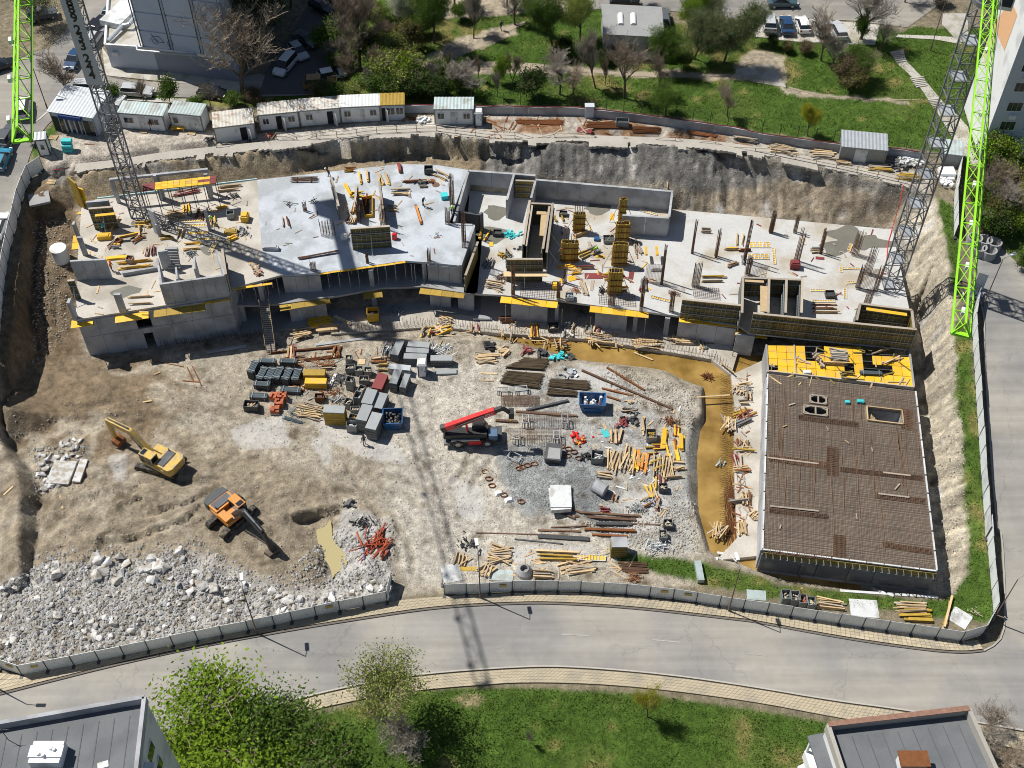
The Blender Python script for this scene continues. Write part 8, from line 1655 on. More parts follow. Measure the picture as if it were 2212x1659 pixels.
# black attachments, scaffold frames, hoses, rings of rust wire
def junk(label,c_,x,y,n_,sz,mt,ln_=.8,r_=.04,zb=None,cat='scrap'):
    p=g(c_,x,y) if zb is None else D(c_,x,y,zb);mb=MB()
    for k in range(n_):
        a=Vector((p.x+random.gauss(0,sz),p.y+random.gauss(0,sz*.7),p.z+random.uniform(.04,.4)));t=random.random()*6.3;d=Vector((math.cos(t),math.sin(t),random.uniform(-.35,.35)))*random.uniform(.3,1)*ln_;mb.bar(a-d/2,a+d/2,r_*random.uniform(.6,1.8),r_)
    return solo('scrap_heap',mb,M(mt),label,cat)
for a in [('black machine attachment heap beside the dirt hollow','n',770,-20,16,.5,'black',1.0,.12),('dark bagged pallet beside the dirt hollow','j',1005,1340,14,.35,'garbage',.6,.2),('two black bucket attachments near the gate corner','n',1500,135,26,.7,'black',.9,.08),('galvanised scaffold frames heap behind the grey stacks','j',1740,90,60,1.0,'steel_galv',1.4,.04),('blue grey scaffold frames beside the steep grey stack','u',1640,150,40,.5,'steel_galv',1.2,.04),('rusty wire heap behind the yellow packs','u',960,300,50,.6,'rust',.7,.04),('rusty dark wire heap beside the wooden crate','u',1080,620,40,.6,'rust',.7,.05),('steel frames heap before the crates','u',1090,690,40,.5,'steel_grey',.8,.06),('dark tangled frames behind the crates','u',1120,470,60,.6,'steel_dark',.8,.06),('wire basket tangle before the timber fan','u',640,850,50,.5,'prop_blue',.9,.03),('steel frames at the right end of the yard by the cut','k',1310,1380,30,.5,'steel_grey',1.0,.06),('silver frames pack by the cut edge','k',1450,1330,26,.4,'steel_galv',1.4,.08),('grey black machine coupling beside the truck tub','k',895,960,22,.4,'black',.6,.12),('orange and red vibrating plate near the timber store','t',1930,800,18,.5,'red_machine',.7,.14),('orange machine parts below the red vibrating plate','t',1950,860,12,.4,'orange_machine',.5,.12),('scaffold frames on the gravel by the hoarding','o',1250,150,30,.7,'steel_galv',1.6,.05),('brown bars and frames at the hoarding grass','o',1080,370,30,.5,'rust',.7,.05),('black hose coil in the bottom right corner','p',1530,600,14,.4,'wood_grey',.6,.05),('dark bags heap behind the right hoarding','h',1790,1240,40,.5,'garbage',.7,.2),('white bags behind the right hoarding','h',1780,1165,20,.5,'white_sheet',.6,.25),('mixed rubbish heap, dark half, at the upper right platform','d',1190,1320,60,.9,'garbage',.8,.2),('mixed rubbish heap, pale half, at the upper right platform','d',1290,1300,60,.8,'white_sheet',.7,.2),('white block stack below the right crane','d',1590,1470,30,.6,'white_paint',.5,.3),('white bags beside the lone cabin','b',1400,970,20,.5,'white_sheet',.6,.25),('dark barrels and boards beside the glass cabin','b',1280,960,14,.4,'rust',.8,.12),('cement mixer parts before the low cabin','a',1680,1130,16,.4,'black',.7,.14),('red plastic heap beside the low cabin','b',150,1095,12,.4,'pipe_orange',.5,.16),('turquoise film heap near the trench start','k',675,165,16,.6,'turquoise',.7,.25),('black rolls beside the turquoise film','k',780,175,8,.4,'steel_dark',1.4,.16),('dark blue strapped pack beside the turquoise film','k',540,125,10,.3,'steel_dark',1.4,.3),('dark bundle pack right of the galvanised frames','k',115,75,12,.3,'black',1.5,.25),('maroon sheet heap beside the strapped pack','k',430,110,10,.5,'maroon',1.4,.12),('grey plastic sheet heap on the white patch','k',770,285,14,.6,'steel_galv',.8,.2),('black plastic heap in the timber store','k',1250,670,14,.5,'black',.7,.22),('brown net heap in the timber store','k',1190,690,14,.4,'maroon',.6,.18),('steel tub frame heap above the timber store','k',1255,590,18,.4,'steel_grey',.9,.07),('rusty bars bundle at the right yard rim','k',1560,680,30,.5,'rust',1.2,.05),('white hose coil at the right yard rim','k',1255,520,14,.4,'wood',.6,.06)]:
    junk(a[0],a[1],a[2],a[3],a[4],a[5],a[6],a[7],a[8])
for a in [('dark steel heap in the crane shadow on the left slab','e',1950,660,30,.5,'steel_grey',.8,.08,ZL),('grey steel frames heap beside the concrete fin','e',1350,610,40,.5,'steel_grey',.8,.06,ZL),('steel frames between the stair core walls','e',1535,845,26,.4,'prop_blue',.8,.06,ZL),('pump and hoses on the left slab','e',1880,375,26,.4,'garbage',.6,.09,ZL),('tripod laser on the white slab, left one','f',315,440,10,.3,'black',.9,.05,ZL),('tripod laser on the white slab in the round shadow','f',510,415,10,.3,'black',.9,.05,ZL),('black cloth heap near the round plates','f',1370,275,14,.4,'black',.7,.12,ZL),('hose loops on the right of the pale slab','f',1500,690,12,.4,'steel_grey',.6,.04,ZL),('turquoise film on the damp floor','f',2110,690,14,.4,'turquoise',.7,.2,ZR),('turquoise film caught on the lift core corner','v',135,960,10,.3,'turquoise',.6,.2,ZR+1.5),('dark pumps on the deck of timber by the lift core','f',2040,850,16,.4,'yellow_old',.7,.12,ZR),('rebar tangle before the lift core','v',30,1420,40,.5,'rebar',1.0,.04,ZR),('dark machine near the right slab front','v',1130,1560,16,.3,'black',.6,.12,ZR),('brown twig heap at the slab front','v',830,1560,40,.3,'rust',.6,.03,ZR),('brown rebar twist on the right slab','g',1390,1160,40,.3,'rebar',.9,.03,ZR),('steel racks before the recessed bays','f',1160,1300,44,.6,'steel_galv',1.2,.06,-.2),('dark prop racks under the right slab','g',660,1330,20,.4,'steel_grey',1.0,.1,-.3),('small trolleys on the foundation beside the trench','k',2180,430,30,.4,'steel_galv',.8,.06,-.3),('rusty sticks bundle standing in the muddy water','k',1862,320,26,.25,'rust',1.6,.05,-.85),('blue frame sunk in the muddy water','k',1978,1020,6,.3,'roof_sheet',1.6,.08,-.85),('white tubes heap over the trench end','o',1650,240,14,.6,'white_sheet',1.8,.16,-.5)]:
    junk(a[0],a[1],a[2],a[3],a[4],a[5],a[6],a[7],a[8],a[9])
for k,(c_,x,y) in enumerate([('t',760,1230),('t',1190,1190),('t',1230,1170),('t',1290,1150),('t',1380,1130),('t',1810,940),('t',1800,1030),('t',1880,980),('t',1940,1060),('t',1720,910),('k',110,1140),('k',135,1195),('k',370,1325),('k',230,1270)]):
    p=g(c_,x,y);mb=MB();n_=10
    for j in range(3):
        pv=None
        for i in range(n_+1):
            t=2*math.pi*i/n_;q=Vector((p.x+.35*math.cos(t)*(1+.1*j),p.y+.28*math.sin(t),p.z+.05+.06*j+.04*math.sin(2*t)))
            if pv is not None:mb.bar(pv,q,.05)
            pv=q
    solo('wire_coil',mb,M('rust'),'small coil of rusty tie wire lying on the yard around the gravel pile','wire coil','coils of rusty wire')
for lb,x,y in [('white sack left of the gravel pile, upper',195,1255),('white sack left of the gravel pile, lower',275,1310)]:
    p=g('k',x,y);mb=MB();mb.ob(p,(1.0,.7,.35),.3,0,.6);solo('sack',mb,M('white_paint'),lb,'sack')
# hoses and rails on the platform edge
RP=thing('edge_railing','timber guard rail with thin rails along the upper platform edge','railing',g(*CREST[5][:3]))
rp=resample([g(q[0],q[1],q[2]-6) for q in CREST[4:-1]],70)
for i,p in enumerate(rp):
    if i % 2==0:z=TH(p.x,p.y);mb=MB();mb.bar((p.x,p.y,z-.1),(p.x,p.y,z+1.1),.08);part('post',mb,M('wood'),RP,True)
for h_ in (.5,1.05):
    mb=MB()
    for a,b in zip(rp,rp[1:]):mb.bar((*a,TH(a.x,a.y)+h_),(*b,TH(b.x,b.y)+h_),.06)
    part('rail',mb,M('wood_grey'),RP,True)
mb=MB();mb.path([g(*q,.05) for q in [('a',510,1360),('a',700,1310),('a',960,1280),('a',1200,1250),('a',1600,1225),('a',1900,1190)]],.04,5);solo('hose',mb,M('black'),'black cable lying along the upper left platform edge','cable')
mb=MB();mb.path([g(*q,.05) for q in [('a',430,1220),('a',470,1280),('a',510,1360)]]+[g('a',430,1370,.05)],.045,5);solo('hose',mb,M('red_machine'),'red cable hanging from the guard booth over the platform','cable')
mb=MB();mb.path([D('h',x,y,z) for x,y,z in [(1245,280,8.4),(1215,420,6.8),(1180,540,4.6),(1150,640,3.2),(1120,740,3.15),(1105,900,3.15)]],.05,5);solo('hose',mb,M('red_machine'),'red cable running down the slope to the right crane','cable')
# yellow bench and pallets by the cabins
p=g('a',1435,1050);o=thing('bench','yellow bench in front of the small white cabin','bench',p);mb=MB();mb.bx(-.9,.9,-.3,.3,.42,.5);part('seat',mb,M('yellow'),o)
for s in (-.75,.75):
    for y in (-.22,.22):mb=MB();mb.bx(s-.05,s+.05,y-.05,y+.05,-.05,.42);part('leg',mb,M('yellow'),o)
for lb,c_,x,y in [('pallet left of the guard booth turquoise packs','a',430,1110),('pallet at the top of the left bank','e',415,262),('pallet doorstep before the barred cabin','a',1160,1058),('pallet doorstep before the bench cabin','a',1545,1072)]:
    p=g(c_,x,y);o=thing('pallet',lb,'pallet',p,R(-8))
    for k in range(5):mb=MB();mb.bx(-.55,.55,-.42+k*.19,-.42+k*.19+.12,.1,.13);part('slat',mb,M('wood'),o)
    for s in (-.5,0,.5):mb=MB();mb.bx(s-.05,s+.05,-.42,.46,-.03,.098);part('runner',mb,M('wood_grey'),o)
# ================================================================== rubble
rocks=[]
for k in range(14):
    bm=bmesh.new();sx,sy,sz=random.uniform(.7,1.2),random.uniform(.6,1.1),random.uniform(.4,.9)
    for _ in range(15):
        v=Vector((random.gauss(0,1),random.gauss(0,1),random.gauss(0,1))).normalized();v=Vector((max(-.72,min(.72,v.x)),max(-.72,min(.72,v.y)),max(-.7,min(.7,v.z))))*random.uniform(.85,1.1);bm.verts.new((v.x*sx,v.y*sy,v.z*sz))
    r_=bmesh.ops.convex_hull(bm,input=bm.verts);bmesh.ops.delete(bm,geom=[e for e in r_['geom_interior'] if isinstance(e,bmesh.types.BMVert)],context='VERTS')
    me_=bpy.data.meshes.new('rock');bm.to_mesh(me_);bm.free();me_.materials.append(M('rock'));rocks.append(me_)
def in_poly(poly):
    xs=[p[0] for p in poly];ys=[p[1] for p in poly]
    while True:
        x,y=random.uniform(min(xs),max(xs)),random.uniform(min(ys),max(ys))
        if inpoly(np.array([x]),np.array([y]),poly)[0]:return x,y
HEAP=[(0,1262),(60,1235),(110,1205),(240,1230),(330,1200),(400,1185),(470,1240),(560,1260),(640,1300),(520,1345),(250,1395),(40,1430),(0,1430)]
def rockat(x,y,s,label,grp):
    p=G(x,y);o=link('rubble_chunk',random.choice(rocks),None,(p.x,p.y,p.z+s*.22),(random.uniform(-.5,.5),random.uniform(-.5,.5),random.random()*6.3),(s,s*random.uniform(.8,1.1),s*random.uniform(.7,1)));tag(o,label,'rubble',grp)
for k in range(205):
    x,y=in_poly(HEAP);s=random.choice((.24,.28,.32,.38,.45,.6));
    if y<1290 and random.random()<.5:s *= 1.5
    rockat(x,y,s,'angular grey concrete chunk in the large rubble heap at the bottom left','chunks of the large rubble heap')
for k in range(16):rockat(*in_poly([(200,1205),(300,1200),(380,1195),(430,1215),(300,1240),(90,1250)]),random.uniform(.7,1.1),'large pale block at the upper rim of the bottom left rubble heap','large blocks of the rubble heap')
for k in range(42):rockat(*in_poly([(75,980),(130,955),(180,950),(175,985),(120,1000),(110,1060),(85,1060),(75,1010)]),random.uniform(.3,.65),'grey chunk in the small rubble pile on the left bank','chunks of the small rubble pile')
for k in range(36):rockat(*in_poly([(570,1260),(640,1290),(800,1250),(840,1260),(830,1290),(600,1330)]),random.uniform(.35,.7),'grey chunk in the rubble along the hoarding left of the gate','chunks along the hoarding')
sm=MB()
def smallrocks(poly,n_,s0,s1,dens=None):
    for k in range(n_):
        x,y=in_poly(poly);p=G(x,y);s=random.uniform(s0,s1);vs=[]
        for _ in range(6):pass
        r=[Vector((1,0,0)),Vector((-1,0,0)),Vector((0,1,0)),Vector((0,-1,0)),Vector((0,0,.8)),Vector((0,0,-.8))];t=random.random()*6.3;c,sn=math.cos(t),math.sin(t)
        vs=[(p.x+s*(v.x*c-v.y*sn)*random.uniform(.7,1.3),p.y+s*(v.x*sn+v.y*c)*random.uniform(.6,1.2),p.z+s*.3+s*v.z*random.uniform(.6,1.2)) for v in r]
        sm.add(vs,[(0,2,4),(2,1,4),(1,3,4),(3,0,4),(2,0,5),(1,2,5),(3,1,5),(0,3,5)])
smallrocks(HEAP,4200,.05,.2);smallrocks([(40,1215),(120,1180),(300,1180),(420,1160),(520,1215),(600,1250),(500,1270),(300,1230),(90,1260)],700,.04,.2);smallrocks(HEAP,500,.2,.34);smallrocks([(570,1270),(760,1120),(850,1120),(850,1290),(600,1330)],900,.06,.24);smallrocks([(70,970),(180,945),(185,1000),(110,1070),(70,1060)],250,.06,.22)
tag(link('rubble',sm.mesh('rubble',M('rock'))),'small broken concrete rubble between the chunks at the bottom left','rubble',kind='stuff')
sm=MB();smallrocks([(20,900),(500,800),(900,800),(900,1250),(600,1200),(100,1240)],2200,.04,.13);smallrocks([(900,780),(1480,830),(1490,1200),(960,1260)],2600,.035,.11);smallrocks([(1060,320),(1440,322),(1960,415),(1930,480),(1460,440),(1060,370)],500,.03,.1);smallrocks([(1985,640),(2055,600),(2095,1132),(2060,1280),(2035,1200)],800,.04,.16);smallrocks([(70,480),(150,470),(160,720),(70,800)],700,.05,.16)
smallrocks([(1250,1130),(1500,1080),(1510,1190),(1400,1200)],700,.05,.2);smallrocks([(1300,780),(1500,840),(1500,930),(1300,830)],500,.05,.18)
tag(link('gravel',sm.mesh('gravel',mat('pebble',(.42,.385,.33),var=.4,scale=2,rnd=0))),'loose stones and clods strewn over the dirt of the site','gravel',kind='stuff')
sm=MB();smallrocks([(1090,1010),(1140,960),(1240,985),(1300,1040),(1290,1090),(1210,1110),(1110,1080)],2600,.05,.11);tag(link('gravel',sm.mesh('gravel',M('gravel'))),'blue grey gravel heaped in the middle of the yard','gravel',kind='stuff')
# ================================================================== people
def figure(name,joints,edges,rad):
    me_=bpy.data.meshes.new(name);me_.from_pydata(joints,edges,[]);o=bpy.data.objects.new(name,me_);COL.objects.link(o)
    sk=o.modifiers.new('skin','SKIN');sd=o.modifiers.new('sub','SUBSURF');sd.levels=1;sd.render_levels=1
    for v,r_ in zip(me_.skin_vertices[0].data,rad):v.radius=r_ if isinstance(r_,tuple) else (r_,r_)
    me_.skin_vertices[0].data[0].use_root=True
    ev=o.evaluated_get(bpy.context.evaluated_depsgraph_get());m2_=bpy.data.meshes.new_from_object(ev);bpy.data.objects.remove(o);return m2_
def person_mesh(bend,stride,arm):
    c,s=math.cos(bend),math.sin(bend)
    def T(x,y,z):return (x+(z-.95)*s*0 ,y-(z-.95)*s,.95+(z-.95)*c) if z>.95 else (x,y,z)
    J=[(0,0,.95),T(0,0,1.2),T(0,0,1.42),T(0,0,1.52),T(0,-.02,1.66),T(0,-.01,1.76),
         (.1,0,.88),(.12,stride*.5,.48),(.13,stride,.08),(.13,stride-.16,.03),(-.1,0,.88),(-.12,-stride*.5,.48),(-.13,-stride,.08),(-.13,-stride-.16,.03),
         T(.2,0,1.40),T(.26,-.02-arm*.1,1.14),T(.26,-.08-arm*.3,.93+arm*.1),T(.26,-.12-arm*.36,.85+arm*.1),T(-.2,0,1.40),T(-.26,.0,1.14),T(-.27,-.06-arm*.2,.92+arm*.1),T(-.27,-.1-arm*.26,.84+arm*.1)]
    E=[(0,1),(1,2),(2,3),(3,4),(4,5),(0,6),(6,7),(7,8),(8,9),(0,10),(10,11),(11,12),(12,13),(2,14),(14,15),(15,16),(16,17),(2,18),(18,19),(19,20),(20,21)]
    rd=[(.16,.12),(.16,.11),(.15,.1),.055,.095,.075,.09,.065,.05,.045,.09,.065,.05,.045,.065,.05,.038,.045,.065,.05,.038,.045]
    return figure('body',J,E,rd),J
def person(label,p,rz,vest='hiviz',legs='cloth_dark',pose=0,hat='helmet'):
    me0,J=PM[pose];me_=me0.copy();me_.materials.clear()
    for m in (legs,vest,'skin','black'):me_.materials.append(M(m))
    for po in me_.polygons:
        z=po.center.z;hd=(po.center-Vector(J[4])).length<.17;hn=min((po.center-Vector(J[17])).length,(po.center-Vector(J[21])).length)<.07
        po.material_index=2 if hd or hn else (3 if z<.1 else (0 if z<.9 else 1));po.use_smooth=True
    o=thing('person',label,'person',p,R(rz));link('body',me_,o);mb=MB();h_=J[4]
    mb.lathe((h_[0],h_[1],h_[2]+.05),[(.15,-.01),(.125,.0),(.115,.06),(.07,.11),(0,.125)],12);part('hard_hat',mb,M(hat),o,smooth=True)
    return o
PM=[person_mesh(.05,.12,.1),person_mesh(.6,.1,.8),person_mesh(.15,.25,.5)]
for lb,c_,x,y,z,rz,vest,legs,pose,hat in [('worker in dark clothes and lime shoes before the frontmost panel stack','u',1405,1185,None,20,'cloth_dark','cloth_dark',0,'black'),('worker in lime vest on the yellow formwork at the back left','e',685,440,ZL,30,'hiviz','cloth_dark',1,'hiviz'),('worker in lime vest at the left of the propped panel','e',775,618,ZL,60,'hiviz','cloth_dark',0,'helmet'),('worker in lime vest in the middle of the propped panel','e',912,600,ZL,20,'hiviz','cloth_dark',2,'hiviz'),('worker in turquoise beside the yellow box trolley','e',835,668,ZL,140,'turquoise','cloth_dark',1,'helmet'),('worker with orange helmet before the left upstand wall','e',668,1018,ZL,-40,'hiviz','cloth_dark',1,'orange_vest'),('second worker with orange helmet before the left upstand wall','e',728,1012,ZL,30,'cloth_dark','cloth_dark',1,'orange_vest'),('worker in orange beside the upstand wall end','e',905,975,ZL,80,'orange_vest','cloth_dark',0,'orange_vest'),('worker in the shade of the crane heap on the left slab','e',1705,590,ZL,10,'hiviz','cloth_dark',1,'helmet'),('worker in dark clothes standing alone on the pale slab','f',1395,455,ZL,60,'cloth_dark','cloth_dark',2,'helmet'),('worker at the back edge of the pale slab','f',640,215,ZL,-60,'cloth_dark','cloth_dark',1,'helmet'),('worker in lime vest kneeling by the edge wall of the pale slab','f',1630,510,ZL,0,'hiviz','cloth_dark',1,'helmet'),('worker in lime vest among timber between the columns','v',1050,1150,ZR,20,'hiviz','cloth_dark',1,'hiviz'),('worker beside the third yellow column','v',1370,1215,ZR,100,'cloth_dark','blue_wc',2,'helmet'),('worker standing before the low white cabin','a',2020,1190,None,10,'cloth_dark','cloth_dark',0,'black'),('worker in dark clothes before the barred cabin','a',1222,1045,None,0,'maroon','cloth_dark',1,'black'),('person on a scooter on the park path','b',2020,245,None,40,'cloth_dark','cloth_dark',2,'black'),('person in lime vest among the bushes behind the cabins','b',940,720,None,10,'hiviz','cloth_dark',0,'hiviz')]:
    person(lb,D(c_,x,y,z) if z is not None else g(c_,x,y),rz,vest,legs,pose,hat)
# ================================================================== vegetation
def leafmat(name,col,var=.35):
    m=bpy.data.materials.new(name);m.use_nodes=True;n=m.node_tree.nodes;l=m.node_tree.links;n.remove(n['Principled BSDF'])
    geo=n.new('ShaderNodeNewGeometry');oi=n.new('ShaderNodeObjectInfo');t=n.new('ShaderNodeTexNoise');t.inputs['Scale'].default_value=1.1;t.inputs['Detail'].default_value=5
    l.new(geo.outputs['Position'],t.inputs[0]);mr_=n.new('ShaderNodeMapRange');mr_.inputs[1].default_value=.3;mr_.inputs[2].default_value=.7;mr_.inputs[3].default_value=1-var;mr_.inputs[4].default_value=1+var;l.new(t.outputs[0],mr_.inputs[0])
    rp=n.new('ShaderNodeMapRange');rp.inputs[3].default_value=.7;rp.inputs[4].default_value=1.3;l.new(geo.outputs['Random Per Island'],rp.inputs[0])
    mu=n.new('ShaderNodeMath');mu.operation='MULTIPLY';l.new(mr_.outputs[0],mu.inputs[0]);l.new(rp.outputs[0],mu.inputs[1])
    v=n.new('ShaderNodeVectorMath');v.operation='SCALE';v.inputs[0].default_value=col;l.new(mu.outputs[0],v.inputs['Scale'])
    d=n.new('ShaderNodeBsdfDiffuse');tr=n.new('ShaderNodeBsdfTranslucent');mx=n.new('ShaderNodeMixShader');mx.inputs[0].default_value=.3
    l.new(v.outputs[0],d.inputs[0]);l.new(v.outputs[0],tr.inputs[0]);l.new(d.outputs[0],mx.inputs[1]);l.new(tr.outputs[0],mx.inputs[2]);l.new(mx.outputs[0],n['Material Output'].inputs[0]);Mt[name]=m;return m
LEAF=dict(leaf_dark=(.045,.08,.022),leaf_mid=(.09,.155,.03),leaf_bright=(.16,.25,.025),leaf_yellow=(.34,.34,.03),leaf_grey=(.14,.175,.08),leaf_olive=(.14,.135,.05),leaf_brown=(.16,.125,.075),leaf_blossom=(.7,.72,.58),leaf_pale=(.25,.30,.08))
for k_,c_ in LEAF.items():leafmat(k_,c_)
def skeleton(h_,spread,lev,seed,up=.55,first=.35,nb=(3,5)):
    rd=random.Random(seed);segs_=[];tips=[]
    def grow(p,d,L,r_,lv):
        n_=3 if lv>0 else 4;q=p
        for k in range(n_):
            d=(d+Vector((rd.gauss(0,.12),rd.gauss(0,.12),rd.gauss(0,.06)+.04*up))).normalized();e=q+d*L/n_;r1=r_*(1-.45*(k+1)/n_);segs_.append((q,e,r_*(1-.45*k/n_),r1,lv));q=e
            if lv<lev and k>= (1 if lv==0 else 0) and (lv>0 or q.z>h_*first):
                for _ in range(rd.randint(*nb) if lv<2 else rd.randint(1,3)):
                    a=rd.random()*6.28;sd=Vector((math.cos(a),math.sin(a),0));nd=(d*(.5+.3*rd.random())+sd*spread*(.6+.6*rd.random())+Vector((0,0,up*rd.random()))).normalized();grow(q,nd,L*rd.uniform(.42,.68),r1*.62,lv+1)
        tips.append((q,lv))
    grow(Vector((0,0,-.15)),Vector((rd.gauss(0,.05),rd.gauss(0,.05),1)),h_*.52,h_*.02,0);return segs_,tips
def tree_proto(kind,seed):
    rd=np.random.RandomState(seed);o=thing('tree','x','tree');H_=10.0
    if kind=='bare':sg,tp=skeleton(H_,.8,4,seed,.6,.22,(2,4))
    elif kind=='vase':sg,tp=skeleton(H_,.55,4,seed,.9,.1,(3,5))
    elif kind in ('leafy','sparse'):sg,tp=skeleton(H_,.85,3,seed,.45,.2,(3,4))
    else:sg,tp=skeleton(6.0,.9,3,seed,.5,.02,(4,6))
    sz=max(p.z for p,_ in tp);k=(H_ if kind not in ('shrub',) else 4.0)/sz
    tk=MB();tw=MB()
    for a,b,r0,r1,lv in sg:
        a,b=a*k,b*k
        if lv<= 1:tk.tube(a,b,max(.035,r0*k),6,max(.03,r1*k),cap=False)
        else:tw.tube(a,b,max(.016,r0*k*.8),3,max(.011,r1*k*.7),cap=False)
    tr=part('trunk',tk,M('bark'),o);
    if tw.v:part('twigs',tw,M('twig'),o)
    if kind in ('leafy','sparse','shrub'):
        cs=np.array([tuple(p*k) for p,lv in tp if lv>= 1]);
        n_={'leafy':19000,'sparse':7000,'shrub':6000}[kind];sg_={'leafy':.45,'sparse':.36,'shrub':.36}[kind]
        wts=rd.rand(len(cs))**1.5+.15;idx=rd.choice(len(cs),n_,p=wts/wts.sum());c0=cs[idx]+rd.normal(0,sg_,(n_,3))*np.array([1,1,.75]);c0[:,2]=np.maximum(c0[:,2],.12)
        u=rd.normal(0,1,(n_,3));u /= np.linalg.norm(u,axis=1)[:,None];w_=np.cross(u,rd.normal(0,1,(n_,3)));w_ /= np.linalg.norm(w_,axis=1)[:,None]
        s=rd.uniform(.06,.135,(n_,1));V=np.stack([c0-u*s,c0+w_*s*.6,c0+u*s,c0-w_*s*.6],1).reshape(-1,3)
        me_=bpy.data.meshes.new('crown');me_.vertices.add(len(V));me_.vertices.foreach_set('co',V.astype(np.float32).ravel());me_.loops.add(len(V));me_.loops.foreach_set('vertex_index',np.arange(len(V),dtype=np.int32));me_.polygons.add(n_);me_.polygons.foreach_set('loop_start',np.arange(0,len(V),4,dtype=np.int32));me_.update();me_.materials.append(M('leaf_mid'));link('crown',me_,o)
    return o
PROTO={k:[tree_proto(k,s) for s in sd] for k,sd in dict(bare=(11,12,13),vase=(21,22),leafy=(31,32),sparse=(41,42),shrub=(51,52,53)).items()}
